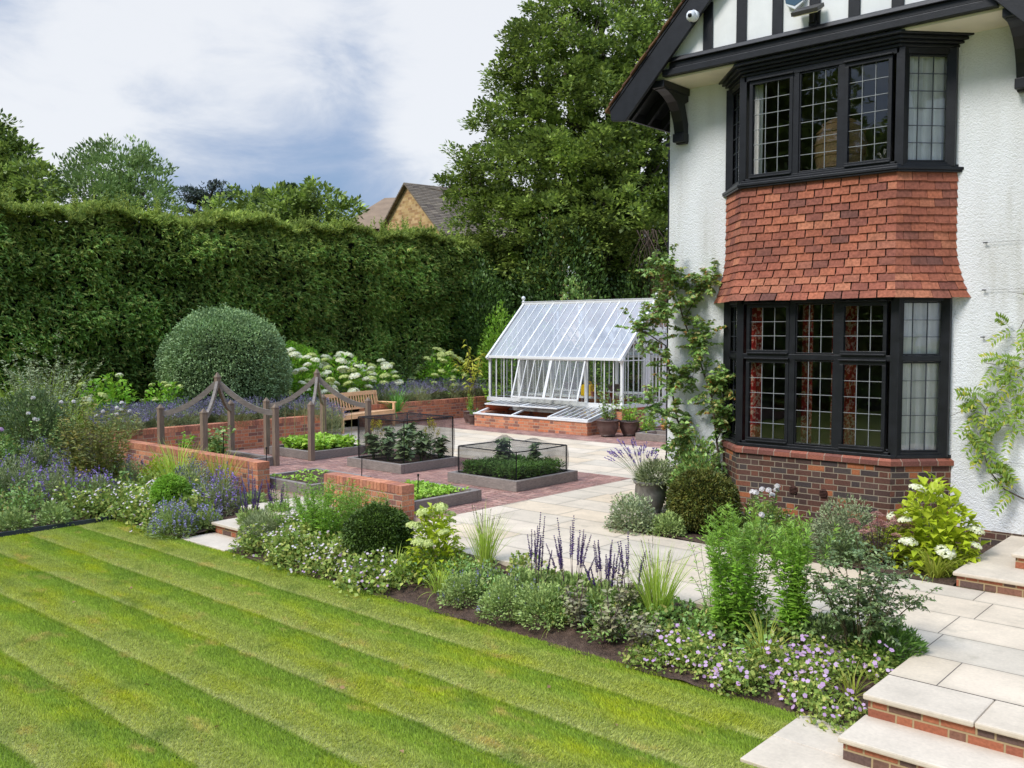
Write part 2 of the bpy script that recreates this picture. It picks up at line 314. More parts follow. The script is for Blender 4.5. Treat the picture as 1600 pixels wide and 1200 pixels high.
def lawnm(name, blades):
    m, nt, b = newmat(name); g = nd(nt, 'NewGeometry'); p = g.outputs['Position']; s = nd(nt, 'SeparateXYZ', {0: p})
    wob = nd(nt, 'TexNoise', {'Vector': p, 'Scale': 1.3, 'Detail': 3.0}).outputs[0]
    y = mth(nt, 'MULTIPLY_ADD', wob, .09, s.outputs[1])
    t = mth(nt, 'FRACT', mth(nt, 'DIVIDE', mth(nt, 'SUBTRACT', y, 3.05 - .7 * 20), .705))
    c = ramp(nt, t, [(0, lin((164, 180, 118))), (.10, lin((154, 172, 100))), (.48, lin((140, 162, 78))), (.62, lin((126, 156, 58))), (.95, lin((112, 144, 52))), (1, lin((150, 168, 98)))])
    p1 = nd(nt, 'TexNoise', {'Vector': nd(nt, 'VectorMath', {0: p, 1: (1.0, 2.4, 1)}, operation='MULTIPLY').outputs[0], 'Scale': .95, 'Detail': 6.0, 'Roughness': .6}).outputs[0]
    c = mixc(nt, nd(nt, 'MapRange', {0: p1, 1: .48, 2: .68, 3: 0, 4: .75}).outputs[0], c, lin((152, 170, 38)))
    p2 = nd(nt, 'TexNoise', {'Vector': nd(nt, 'VectorMath', {0: p, 1: (1.1, 2.0, 1)}, operation='MULTIPLY').outputs[0], 'Scale': 1.7, 'Detail': 7.0, 'Roughness': .65}).outputs[0]
    c = mixc(nt, nd(nt, 'MapRange', {0: p2, 1: .57, 2: .72, 3: 0, 4: .65}).outputs[0], c, lin((182, 170, 110)))
    p3 = nd(nt, 'TexNoise', {'Vector': p, 'Scale': 2.3, 'Detail': 6.0}).outputs[0]
    c = mixc(nt, nd(nt, 'MapRange', {0: p3, 1: .55, 2: .75, 3: 0, 4: .6}).outputs[0], c, lin((92, 124, 48)))
    c = nd(nt, 'VectorMath', {0: c, 1: (1.18, .98, .90)}, operation='MULTIPLY').outputs[0]
    if blades:
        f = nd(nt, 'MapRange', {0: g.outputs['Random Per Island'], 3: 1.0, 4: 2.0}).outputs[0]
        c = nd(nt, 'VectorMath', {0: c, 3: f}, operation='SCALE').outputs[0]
        t2 = nd(nt, 'BsdfTranslucent', {'Color': c})
        mx = nd(nt, 'MixShader', {0: .4, 1: b.outputs[0], 2: t2.outputs[0]})
        nt.links.new(mx.outputs[0], nt.nodes['Material Output'].inputs[0])
    else:
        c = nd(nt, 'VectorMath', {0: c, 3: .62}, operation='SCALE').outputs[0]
    nt.links.new(c, b.inputs['Base Color']); b.inputs['Roughness'].default_value = .7; b.inputs['Specular IOR Level'].default_value = .2
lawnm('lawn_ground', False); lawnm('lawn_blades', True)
plain('far_grass', (92, 108, 60), .9, .2, .5)
# foliage
leafm('hedge_leaf', [(46, 68, 34), (62, 88, 40), (82, 106, 50), (36, 56, 30), (72, 94, 46), (56, 78, 38), (70, 92, 44), (94, 104, 54), (92, 90, 50)], .28, .65, .55, .5, .15, 4.3)
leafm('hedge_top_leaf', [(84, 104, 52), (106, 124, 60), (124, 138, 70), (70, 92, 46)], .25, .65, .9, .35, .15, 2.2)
leafm('oak_leaf', [(62, 80, 40), (82, 100, 46), (104, 122, 56), (50, 66, 36), (126, 148, 70)], .25, .5, .8, .5, gain=2.2)
leafm('round_tree_leaf', [(88, 112, 66), (104, 126, 74), (76, 98, 60)], .2, .6, .3, .3)
leafm('cedar_leaf', [(52, 66, 62), (64, 78, 70), (44, 56, 54)], .05, .7, .3, .2)
leafm('conifer_leaf', [(58, 80, 56), (74, 98, 60), (46, 66, 50)], .08, .7, .4, .3)
leafm('dark_shrub_leaf', [(44, 66, 34), (58, 84, 42), (78, 106, 50), (36, 54, 30)], .15, .45, 1.2, .35)
leafm('dome_leaf', [(86, 110, 76), (106, 132, 92), (124, 150, 106), (70, 94, 64)], .12, .6, 2, .2)
leafm('yew_leaf', [(42, 60, 24), (54, 76, 28), (74, 98, 38), (34, 50, 20)], .1, .55, 5, .3)
leafm('yew_rust_leaf', [(52, 66, 26), (66, 78, 30), (92, 92, 40), (42, 54, 22)], .1, .55, 6, .35)
leafm('lavender_leaf', [(104, 118, 86), (122, 134, 100), (88, 102, 72)], .1, .7, 3, .25, .1)
leafm('lavender_flower', [(122, 116, 142), (136, 130, 154), (108, 104, 128), (150, 144, 164)], .1, .7, 3, .2, .1)
leafm('lavender_bright', [(100, 88, 144), (118, 104, 160), (86, 74, 128)], .1, .7, 3, .2, .1)
leafm('salvia_flower', [(96, 76, 134), (114, 92, 150), (82, 66, 118), (134, 104, 150)], .1, .7, 4, .2, .1)
leafm('catmint_leaf', [(108, 130, 78), (126, 146, 90), (90, 112, 66), (140, 158, 100)], .15, .7, 4, .2, .1)
leafm('catmint_flower', [(146, 142, 178), (164, 158, 190), (128, 122, 162)], .1, .7, 4, .2, .1)
leafm('hydrangea_leaf', [(92, 140, 40), (112, 160, 50), (78, 122, 36), (132, 172, 60)], .35, .45, 2, .2)
leafm('lime_leaf', [(184, 202, 44), (200, 214, 58), (164, 186, 40), (214, 222, 76)], .35, .45, 3, .15)
leafm('hydrangea_petal', [(240, 238, 206), (246, 244, 222), (232, 232, 180), (242, 240, 212)], .25, .6, 8, .06, .1)
leafm('hydrangea_lime_petal', [(206, 216, 130), (218, 224, 150), (190, 204, 110), (226, 228, 170)], .25, .6, 8, .06, .1)
leafm('aster_leaf', [(96, 138, 46), (114, 156, 56), (80, 118, 40), (130, 168, 66)], .3, .5, 3, .25)
leafm('aster_tip_leaf', [(136, 176, 66), (152, 188, 80), (120, 160, 58)], .35, .5, 3, .2)
leafm('grass_blade', [(128, 156, 60), (150, 172, 78), (108, 138, 50), (166, 180, 96)], .3, .5, 3, .2)
leafm('golden_blade', [(166, 176, 64), (184, 190, 80), (142, 158, 56), (196, 186, 96)], .3, .5, 3, .2)
leafm('dark_blade', [(66, 112, 50), (84, 130, 58), (52, 92, 42)], .2, .4, 3, .2)
leafm('geranium_leaf', [(92, 116, 56), (112, 134, 68), (74, 98, 46), (132, 148, 80), (138, 140, 80)], .25, .6, 4, .25, .15)
leafm('geranium_petal', [(214, 172, 214), (228, 196, 226), (202, 154, 206)], .3, .6, 9, .08, .1)
leafm('pale_petal', [(232, 214, 220), (240, 230, 232), (222, 196, 210)], .3, .6, 9, .08, .1)
leafm('purple_leaf', [(104, 108, 84), (122, 126, 96), (92, 86, 76), (126, 138, 96)], .12, .5, 4, .25)
leafm('silver_leaf', [(100, 116, 86), (122, 136, 104), (84, 100, 74), (142, 154, 122)], .15, .6, 3, .25)
leafm('glossy_green_leaf', [(72, 92, 58), (90, 112, 70), (58, 78, 50), (112, 130, 86)], .15, .4, 3, .25, .5)
leafm('nandina_leaf', [(88, 102, 48), (106, 116, 56), (76, 90, 42), (124, 116, 62), (70, 86, 40)], .25, .5, 3, .25)
leafm('rose_leaf', [(84, 116, 60), (102, 134, 72), (120, 148, 80), (70, 98, 52), (134, 130, 74)], .2, .4, 3, .25, .45)
leafm('russet_leaf', [(150, 124, 74), (164, 112, 72), (134, 132, 70)], .25, .5, 3, .2)
leafm('wisteria_leaf', [(78, 108, 34), (92, 122, 38), (68, 94, 30), (104, 130, 42), (136, 138, 46)], .35, .5, 3, .15)
leafm('yellow_leaf', [(196, 196, 60), (214, 210, 84), (176, 184, 56), (190, 176, 64)], .35, .5, 3, .12)
leafm('kale_leaf', [(94, 118, 80), (112, 134, 94), (78, 100, 68), (130, 150, 108)], .12, .5, 3, .2)
leafm('veg_leaf', [(110, 150, 50), (132, 170, 64), (92, 130, 44), (152, 184, 84)], .3, .5, 3, .2)
leafm('carrot_leaf', [(70, 102, 44), (86, 120, 52), (56, 86, 38)], .25, .6, 3, .2)
leafm('yellow_petal', [(226, 206, 50), (236, 220, 80), (210, 192, 44)], .3, .6, 9, .05, .1)
leafm('white_petal', [(236, 230, 228), (244, 240, 238), (232, 216, 220)], .3, .6, 9, .05, .1)
leafm('sedum_petal', [(176, 122, 116), (190, 140, 130), (160, 108, 106), (200, 158, 140)], .15, .7, 9, .1, .1)
leafm('red_petal', [(170, 50, 40), (190, 64, 50)], .2, .6, 9, .05, .1)
leafm('dry_leaf', [(176, 150, 110), (150, 116, 80), (196, 170, 130)], .1, .8, 3, .2, .1)
M = MATS
# ------------------------------------------------------------------ mesh builders
def setprops(o, label=None, cat=None, group=None, kind=None):
    if label: o['label'] = label
    if cat: o['category'] = cat
    if group: o['group'] = group
    if kind: o['kind'] = kind
    return o
def root(name, label, cat, loc=(0, 0, 0), rz=0.0, group=None, kind=None):
    o = bpy.data.objects.new(name, None); COL.objects.link(o); o.location = loc; o.rotation_euler = (0, 0, rz)
    o.empty_display_size = .1
    return setprops(o, label, cat, group, kind)
class MB:
    """hard surfaces: polygons with metre UVs per face"""
    def __init__(s): s.v = []; s.f = []; s.mi = []
    def poly(s, pts, mi=0):
        k = len(s.v); s.v += [tuple(p) for p in pts]; s.f.append(tuple(range(k, k + len(pts)))); s.mi.append(mi)
    def solid(s, bot, top, mi=0, mtop=None):
        """prism between two polygons of equal length (counter-clockwise seen from the top)"""
        k = len(s.v); n = len(bot); s.v += [tuple(p) for p in bot] + [tuple(p) for p in top]
        s.f.append(tuple(range(k + n - 1, k - 1, -1))); s.mi.append(mi)
        s.f.append(tuple(range(k + n, k + 2 * n))); s.mi.append(mi if mtop is None else mtop)
        for i in range(n):
            j = (i + 1) % n; s.f.append((k + i, k + j, k + n + j, k + n + i)); s.mi.append(mi)
    def prism(s, poly, z0, z1, mi=0, mtop=None): s.solid([(x, y, z0) for x, y in poly], [(x, y, z1) for x, y in poly], mi, mtop)
    def box(s, x0, x1, y0, y1, z0, z1, mi=0, mtop=None): s.prism([(x0, y0), (x1, y0), (x1, y1), (x0, y1)], z0, z1, mi, mtop)
    def ob(s, O, U, N, u0, u1, n0, n1, z0, z1, mi=0):
        O, U, N = Vector(O), Vector(U), Vector(N)
        P = lambda u, n: O + U * u + N * n
        q = [P(u0, n0), P(u1, n0), P(u1, n1), P(u0, n1)]
        if U.cross(N).z < 0: q = q[::-1]
        s.solid([(p.x, p.y, z0) for p in q], [(p.x, p.y, z1) for p in q], mi)
    def bar(s, a, b, w, h, mi=0, up=(0, 0, 1)):
        a, b = Vector(a), Vector(b); d = (b - a).normalized(); up = Vector(up)
        if abs(d.dot(up)) > .98: up = Vector((1, 0, 0))
        x = d.cross(up).normalized(); y = x.cross(d).normalized()
        q = lambda p: [p - x * w / 2 - y * h / 2, p + x * w / 2 - y * h / 2, p + x * w / 2 + y * h / 2, p - x * w / 2 + y * h / 2]
        s.solid(q(a), q(b), mi)
    def tube(s, pts, rad, n=8, mi=0, cap=True):
        pts = [Vector(p) for p in pts]
        if not hasattr(rad, '__len__'): rad = [rad] * len(pts)
        k = len(s.v); px = None
        for i, p in enumerate(pts):
            d = (pts[min(i + 1, len(pts) - 1)] - pts[max(i - 1, 0)]).normalized()
            if px is None: px = d.orthogonal().normalized()
            x = (px - d * px.dot(d)).normalized(); px = x; y = d.cross(x)
            for j in range(n):
                t = 2 * math.pi * j / n; s.v.append(tuple(p + (x * math.cos(t) + y * math.sin(t)) * rad[i]))
        for i in range(len(pts) - 1):
            for j in range(n):
                jj = (j + 1) % n; s.f.append((k + i * n + j, k + i * n + jj, k + (i + 1) * n + jj, k + (i + 1) * n + j)); s.mi.append(mi)
        if cap:
            s.f.append(tuple(k + j for j in range(n))[::-1]); s.mi.append(mi)
            e = k + (len(pts) - 1) * n; s.f.append(tuple(e + j for j in range(n))); s.mi.append(mi)
    def lathe(s, prof, c=(0, 0, 0), n=20, mi=0):
        k = len(s.v)
        for r, z in prof:
            for j in range(n):
                t = 2 * math.pi * j / n; s.v.append((c[0] + r * math.cos(t), c[1] + r * math.sin(t), c[2] + z))
        for i in range(len(prof) - 1):
            for j in range(n):
                jj = (j + 1) % n; s.f.append((k + i * n + j, k + i * n + jj, k + (i + 1) * n + jj, k + (i + 1) * n + j)); s.mi.append(mi)
        for e, r in ((0, prof[0][0]), (len(prof) - 1, prof[-1][0])):
            if r > 1e-4: s.f.append(tuple(k + e * n + j for j in range(n))); s.mi.append(mi)
    def build(s, name, mats, parent=None, smooth=False, bevel=0, origin=None):
        me = bpy.data.meshes.new(name)
        v = s.v
        if origin is not None: v = [(a - origin[0], b - origin[1], c - origin[2]) for a, b, c in v]
        me.from_pydata(v, [], s.f)
        if not isinstance(mats, (list, tuple)): mats = [mats]
        for m in mats: me.materials.append(M[m])
        me.polygons.foreach_set('material_index', s.mi)
        uvl = me.uv_layers.new(name='UVMap'); me.update()
        uv = np.zeros((len(me.loops), 2))
        for p in me.polygons:
            nn = p.normal
            if abs(nn.z) > .75:
                for li in p.loop_indices: c = me.vertices[me.loops[li].vertex_index].co; uv[li] = (c.x, c.y)
            else:
                ax, ay = -nn.y, nn.x; l = math.hypot(ax, ay) or 1; ax /= l; ay /= l
                sg = 1 if (abs(ax) >= abs(ay) and ax > 0) or (abs(ay) > abs(ax) and ay > 0) else -1
                for li in p.loop_indices: c = me.vertices[me.loops[li].vertex_index].co; uv[li] = ((c.x * ax + c.y * ay) * sg, c.z)
        uvl.data.foreach_set('uv', uv.ravel())
        if smooth: me.polygons.foreach_set('use_smooth', [True] * len(me.polygons))
        o = bpy.data.objects.new(name, me); COL.objects.link(o)
        if parent: o.parent = parent
        if origin is not None: o.location = origin
        if bevel:
            bm = o.modifiers.new('bevel', 'BEVEL'); bm.width = bevel; bm.segments = 2; bm.limit_method = 'ANGLE'
        return o
rng = np.random.default_rng(7)
def nrm(a): return a / np.maximum(np.linalg.norm(a, axis=-1, keepdims=True), 1e-9)
def rdir(n): return nrm(rng.normal(size=(n, 3)))
def noise3(P, sc=1.0, seed=0):
    r = np.random.default_rng(seed); out = np.zeros(len(P))
    for o in range(3):
        for _ in range(3):
            k = r.normal(size=3) * sc * (1.9 ** o); out += np.sin(P @ k + r.uniform(0, 6.28)) / (1.6 ** o)
    return out / 3.6
class Fol:
    """many small faces gathered as arrays"""
    def __init__(s): s.V = []; s.F = []; s.n = 0
    def add(s, V, F, mi=0): s.V.append(V.reshape(-1, 3)); s.F.append((F + s.n, mi)); s.n += V.size // 3
    def leaves(s, P, D, L, W, mi=0, simple=False, up=None, fold=.18, droop=.12, flat=.6):
        n = len(P)
        if n == 0: return
        L = np.broadcast_to(np.asarray(L, float), (n,))[:, None]; W = np.broadcast_to(np.asarray(W, float), (n,))[:, None]
        D = nrm(D); h = (np.array([0, 0, 1.0]) * flat + rdir(n) * (1.15 - flat)) if up is None else up
        S = np.cross(h, D); S = nrm(S + 1e-6); N = np.cross(D, S)
        a = P; b = P + D * L * .48 + S * W * .5 + N * W * fold; c = P + D * L - N * L * droop; d = P + D * L * .48 - S * W * .5 + N * W * fold
        if simple:
            V = np.stack([a, b, c, d], 1); F = (np.arange(n) * 4)[:, None] + np.array([0, 1, 2, 3]); s.add(V, F, mi)
        else:
            e = P + D * L * .5
            V = np.stack([a, b, c, d, e], 1); k = (np.arange(n) * 5)[:, None]
            F = np.concatenate([k + np.array([0, 1, 2, 4]), k + np.array([0, 4, 2, 3])]); s.add(V, F, mi)
    def dots(s, P, N, r, mi=0, k=5):
        n = len(P)
        if n == 0: return
        r = np.broadcast_to(np.asarray(r, float), (n,))[:, None, None]
        N = nrm(N); X = nrm(np.cross(N, rdir(n))); Y = np.cross(N, X)
        t = np.arange(k) * 2 * np.pi / k
        V = P[:, None] + (X[:, None] * np.cos(t)[None, :, None] + Y[:, None] * np.sin(t)[None, :, None]) * r
        s.add(V, (np.arange(n) * k)[:, None] + np.arange(k), mi)
    def blades(s, P, az, L, w, lean, bend, mi=0, seg=4):
        """arching ribbons: lean from vertical at the foot, bend added towards the tip"""
        n = len(P); L, w, lean, bend, az = [np.broadcast_to(np.asarray(q, float), (n,)) for q in (L, w, lean, bend, az)]
        H = np.stack([np.cos(az), np.sin(az), 0 * az], 1); S = np.stack([-np.sin(az), np.cos(az), 0 * az], 1)
        tw = rng.uniform(-.9, .9, n)[:, None]; S = nrm(S * np.cos(tw) + H * np.sin(tw))
        pts = [P]; ws = [w]
        for i in range(seg):
            th = lean + bend * ((i + .5) / seg) ** 1.5
            pts.append(pts[-1] + (H * np.sin(th)[:, None] + np.array([0, 0, 1.]) * np.cos(th)[:, None]) * (L / seg)[:, None])
            ws.append(w * (1 - ((i + 1) / seg) ** 2))
        V = []
        for i in range(seg):
            V += [pts[i] - S * ws[i][:, None] / 2, pts[i] + S * ws[i][:, None] / 2]
        V.append(pts[-1]); V = np.stack(V, 1); m = 2 * seg + 1; k = (np.arange(n) * m)[:, None]
        F = np.concatenate([k + np.array([2 * i, 2 * i + 1, 2 * i + 3, 2 * i + 2]) for i in range(seg - 1)]) if seg > 1 else None
        s.V.append(V.reshape(-1, 3))
        if F is not None: s.F.append((F + s.n, mi))
        s.F.append((k + np.array([2 * seg - 2, 2 * seg - 1, 2 * seg]) + s.n, mi)); s.n += V.size // 3
    def tubes(s, paths, r0, r1, mi=0, sides=3):
        n, m, _ = paths.shape
        if n == 0: return
        r0 = np.broadcast_to(np.asarray(r0, float), (n,)); r1 = np.broadcast_to(np.asarray(r1, float), (n,))
        D = nrm(paths[:, -1] - paths[:, 0]); a = np.where(np.abs(D[:, 2:3]) > .9, np.array([[1., 0, 0]]), np.array([[0, 0, 1.]]))
        X = nrm(np.cross(D, a)); Y = np.cross(D, X); t = np.arange(sides) * 2 * np.pi / sides
        ring = X[:, None] * np.cos(t)[None, :, None] + Y[:, None] * np.sin(t)[None, :, None]
        q = np.linspace(0, 1, m); rr = r0[:, None] * (1 - q) + r1[:, None] * q
        V = paths[:, :, None] + ring[:, None] * rr[:, :, None, None]
        k = (np.arange(n) * m * sides)[:, None]; F = []
        for i in range(m - 1):
            for j in range(sides):
                jj = (j + 1) % sides; F.append(k + np.array([i * sides + j, i * sides + jj, (i + 1) * sides + jj, (i + 1) * sides + j]))
        s.add(V, np.concatenate(F), mi)
    def build(s, name, mats, parent=None, smooth=False):
        me = bpy.data.meshes.new(name)
        if not isinstance(mats, (list, tuple)): mats = [mats]
        for m in mats: me.materials.append(M[m])
        V = np.concatenate(s.V) if s.V else np.zeros((0, 3))
        me.vertices.add(len(V)); me.vertices.foreach_set('co', V.astype(np.float32).ravel())
        tot = [np.full(len(f), f.shape[1]) for f, _ in s.F]; mi = [np.full(len(f), m) for f, m in s.F]
        lv = np.concatenate([f.ravel() for f, _ in s.F]); tot = np.concatenate(tot); mi = np.concatenate(mi)
        me.loops.add(len(lv)); me.loops.foreach_set('vertex_index', lv.astype(np.int32))
        me.polygons.add(len(tot)); st = np.concatenate([[0], np.cumsum(tot)[:-1]])
        me.polygons.foreach_set('loop_start', st.astype(np.int32)); me.polygons.foreach_set('loop_total', tot.astype(np.int32))
        me.polygons.foreach_set('material_index', mi.astype(np.int32)); me.update(calc_edges=True)
        if smooth: me.polygons.foreach_set('use_smooth', [True] * len(me.polygons))
        o = bpy.data.objects.new(name, me); COL.objects.link(o)
        if parent: o.parent = parent
        return o
def link_copy(o, parent, loc, rot=(0, 0, 0), sc=1.0):
    c = o.copy(); COL.objects.link(c); c.parent = parent; c.location = loc; c.rotation_euler = rot; c.scale = (sc,) * 3; return c
U = rng.uniform
# ================================================================== SETTING
def gz(Y, y0=6.5, y1=7.5): return -.30 + .27 * min(1, max(0, (Y - y0) / (y1 - y0)))
mb = MB(); mb.box(-400, 400, -300, 600, -.6, -.5); setprops(mb.build('ground', 'far_grass'), kind='structure')
def sheet(name, x0, x1, y0, y1, nx, ny, zf, mat, parent=None, kind='structure'):
    f = Fol(); X, Y = np.meshgrid(np.linspace(x0, x1, nx), np.linspace(y0, y1, ny), indexing='ij'); Z = zf(X, Y)
    V = np.stack([X, Y, Z], -1).reshape(-1, 3); i, j = np.meshgrid(np.arange(nx - 1), np.arange(ny - 1), indexing='ij'); k = (i * ny + j).ravel()[:, None]
    f.add(V, k + np.array([0, ny, ny + 1, 1])); o = f.build(name, mat, parent, True)
    if kind: o['kind'] = kind
    return o
# lawn: the sheet stops at the borders, the far part runs on behind the camera
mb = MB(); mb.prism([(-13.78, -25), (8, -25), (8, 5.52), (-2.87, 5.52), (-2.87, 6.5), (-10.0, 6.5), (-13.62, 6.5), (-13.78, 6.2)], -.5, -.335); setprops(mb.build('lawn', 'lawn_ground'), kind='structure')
def in_lawn(x, y): return (x > -13.75) & (y < 6.5) & ((x < -2.87) | (y < 5.5)) & ~((x < -10.68) & (x > -11.82) & (y > 6.46))
def grassmesh():
    f = Fol(); n = 1250000
    # more blades where the photograph sees them nearest
    X = -13.75 + 13.5 * rng.random(n); Y = 6.52 - 8.0 * rng.random(n)
    dep = -X * math.sin(YAW) + Y * math.cos(YAW); side = X * math.cos(YAW) + Y * math.sin(YAW)
    k = in_lawn(X, Y) & (np.abs(side) < dep * .6 + 1.6) & (dep > 4.2)
    X, Y, dep = X[k], Y[k], dep[k]; n = len(X)
    h = U(.014, .030, n); az = U(0, 6.28, n); t = ((Y - 3.05) / .705) % 1
    P = np.stack([X, Y, np.full(n, -.336)], 1); lean = np.stack([(t < .5) * 2. - 1., 0 * X], 1) * .010 + rng.normal(size=(n, 2)) * .009
    w = .0022 + .00042 * dep; S = np.stack([np.cos(az), np.sin(az), 0 * az], 1) * w[:, None]
    tip = P + np.stack([lean[:, 0], lean[:, 1], h], 1)
    V = np.stack([P - S, P + S, tip], 1); f.add(V, (np.arange(n) * 3)[:, None] + np.arange(3))
    setprops(f.build('grass', 'lawn_blades'), 'short striped mown grass covering the lawn', 'grass', kind='stuff')
grassmesh()
# paving
mb = MB()
for poly in ([(-19.6, 13.3), (-9.0, 13.3), (-9.0, 17.25), (-19.6, 17.25)], [(-9.0, 8.5), (-8.9, 7.5), (-6.93, 7.5), (-6.93, 17.25), (-9.0, 17.25)],
             [(-6.93, 7.5), (-2.38, 7.5), (-2.38, 9.7), (-6.93, 9.7)], [(-2.38, 6.86), (6, 6.86), (6, 11.9), (-2.38, 11.9)]): mb.prism(poly, -.2, 0)
setprops(mb.build('terrace_paving', 'sandstone_paving'), kind='structure')
mb = MB(); mb.box(-17.5, -9.004, 8.5, 13.296, -.2, -.004); mb.box(-24, -7, 17.254, 27, -.2, -.004); setprops(mb.build('brick_bedding', 'mortar_bed'), kind='structure')
def herring(name, x0, x1, y0, y1):
    f = Fol(); a = .108; Q = []
    for i in range(int((x1 - x0) / a) + 3):
        for j in range(int((y1 - y0) / a) + 3):
            r = (i - j) % 4
            if r == 0: b = [i, i + 2, j, j + 1]
            elif r == 3: b = [i, i + 1, j, j + 2]
            else: continue
            g = .0075
            c = [x0 - a + b[0] * a + g, x0 - a + b[1] * a - g, y0 - a + b[2] * a + g, y0 - a + b[3] * a - g]
            c = [max(c[0], x0), min(c[1], x1), max(c[2], y0), min(c[3], y1)]
            if c[1] - c[0] > .02 and c[3] - c[2] > .02: Q.append(c)
    Q = np.array(Q); n = len(Q); z = U(-.0005, .004, (n, 4))
    V = np.stack([np.stack([Q[:, 0], Q[:, 2], z[:, 0]], 1), np.stack([Q[:, 1], Q[:, 2], z[:, 1]], 1), np.stack([Q[:, 1], Q[:, 3], z[:, 2]], 1), np.stack([Q[:, 0], Q[:, 3], z[:, 3]], 1)], 1)
    f.add(V, (np.arange(n) * 4)[:, None] + np.arange(4)); setprops(f.build(name, 'paver'), kind='structure')
herring('herringbone_path', -17.5, -9.004, 8.5, 13.296); herring('herringbone_apron', -20, -8.0, 17.254, 21.5)
# soil of the borders
def zn(X, Y, a=.02): return a * (np.sin(X * 5.1 + Y * 3.3) + np.sin(X * 2.3 - Y * 6.1) + np.sin(X * 13 + Y * 9) * .5 + np.sin(X * 31 - Y * 27) * .3)
zfront = lambda X, Y: -.33 + .28 * np.clip((Y - 6.5) / 1.0, 0, 1) + zn(X, Y, .012)
sheet('border_soil', -8.9, -2.385, 6.44, 7.497, 260, 50, zfront, 'garden_soil')
sheet('side_border_soil', -10.73, -8.9, 6.44, 8.29, 90, 80, lambda X, Y: -.33 + .26 * np.clip((Y - 6.5) / 1.6, 0, 1) + zn(X, Y, .012), 'garden_soil')
sheet('far_border_soil', -13.85, -11.77, 6.44, 8.29, 90, 80, lambda X, Y: -.33 + .26 * np.clip((Y - 6.5) / 1.6, 0, 1) + zn(X, Y, .012), 'garden_soil')
sheet('left_border_soil', -24, -13.8, -8, 8.29, 160, 240, lambda X, Y: -.33 + .5 * np.clip((-13.8 - X) / 7, 0, 1) + np.clip((-17.3 - X) / .5, 0, 1) * np.clip((Y - 6.6) / 1.6, 0, 1) * .55 + zn(X, Y, .015), 'garden_soil')
sheet('raised_soil', -24, -17.72, 8.3, 13.2, 90, 90, lambda X, Y: .5 + zn(X, Y, .02), 'garden_soil')
sheet('raised_soil', -24, -19.5, 13.2, 24, 90, 120, lambda X, Y: .5 + zn(X, Y, .02), 'garden_soil')
sheet('house_bed_soil', -6.925, -2.765, 9.705, 11.9, 120, 70, lambda X, Y: .005 + zn(X, Y, .008), 'garden_soil')
# slab edges and steps
def slabs(x0, x1, y0, y1, z, n, mbx, t=.04):
    xs = np.linspace(x0, x1, n + 1)
    for i in range(n): mbx.box(xs[i] + .002, xs[i + 1] - .002, y0, y1, z - t, z)
def steps_right():
    r = root('garden_steps', 'broad pale stone steps with brick risers leading up from the lawn, bottom right', 'steps', (-2.38, 6.0, -.32))
    off = (-2.38, 6.0, -.32)
    def b(m, *a, **k):
        m.v = [(x - off[0], y - off[1], z - off[2]) for x, y, z in m.v]; return m.build(*a, **k)
    m = MB(); xs = [-2.38, -1.66, -.72, .25, 1.2, 2.2, 3.2, 4.2]
    for i in range(7): m.box(xs[i] + .002, xs[i + 1] - .002, 6.36, 6.856, -.04, .002)
    b(m, 'top_tread', 'sandstone_slab', r, bevel=.012)
    m = MB(); xs = [-2.38, -1.16, -.3, .6, 1.5, 2.5, 3.5, 4.3]
    for i in range(7): m.box(xs[i] + .002, xs[i + 1] - .002, 5.93, 6.42, -.20, -.16)
    b(m, 'lower_tread', 'sandstone_slab', r, bevel=.012)
    m = MB(); m.box(-2.35, 4.3, 6.395, 6.9, -.16, -.04); b(m, 'upper_riser', 'step_brick', r)
    m = MB(); m.box(-2.35, 4.3, 5.965, 6.9, -.45, -.2); b(m, 'lower_riser', 'step_brick', r)
    m = MB()
    for a in ((-2.87, -2.0, 6.0, 6.49), (-2.87, -1.55, 5.53, 5.996), (-1.546, -.4, 5.53, 5.996), (-.396, .8, 5.53, 5.996), (.804, 2, 5.53, 5.996), (2.004, 4, 5.53, 5.996)): m.box(a[0], a[1], a[2], a[3], -.40, -.318)
    b(m, 'landing_slab', 'sandstone_slab', r, bevel=.006)
steps_right()
def steps_left():
    r = root('garden_steps', 'narrow stone step with brick risers between two flower borders, at the lawn edge', 'steps', (-11.25, 7, -.32)); o = (-11.25, 7, -.32)
    def b(m, *a, **k):
        m.v = [(x - o[0], y - o[1], z - o[2]) for x, y, z in m.v]; return m.build(*a, **k)
    m = MB(); m.box(-11.8, -10.7, 6.48, 6.99, -.4, -.315); b(m, 'landing_slab', 'sandstone_slab', r, bevel=.006)
    m = MB(); m.box(-11.8, -10.7, 6.94, 7.5, -.2, -.16); b(m, 'lower_tread', 'sandstone_slab', r, bevel=.01)
    m = MB(); m.box(-11.78, -10.72, 6.995, 7.6, -.4, -.2); b(m, 'riser', 'step_brick', r)
    m = MB(); m.box(-11.8, -10.7, 7.42, 8.5, -.04, -.002); b(m, 'top_tread', 'sandstone_slab', r, bevel=.01)
    m = MB(); m.box(-11.78, -10.72, 7.47, 8.5, -.3, -.04); b(m, 'riser', 'step_brick', r)
steps_left()
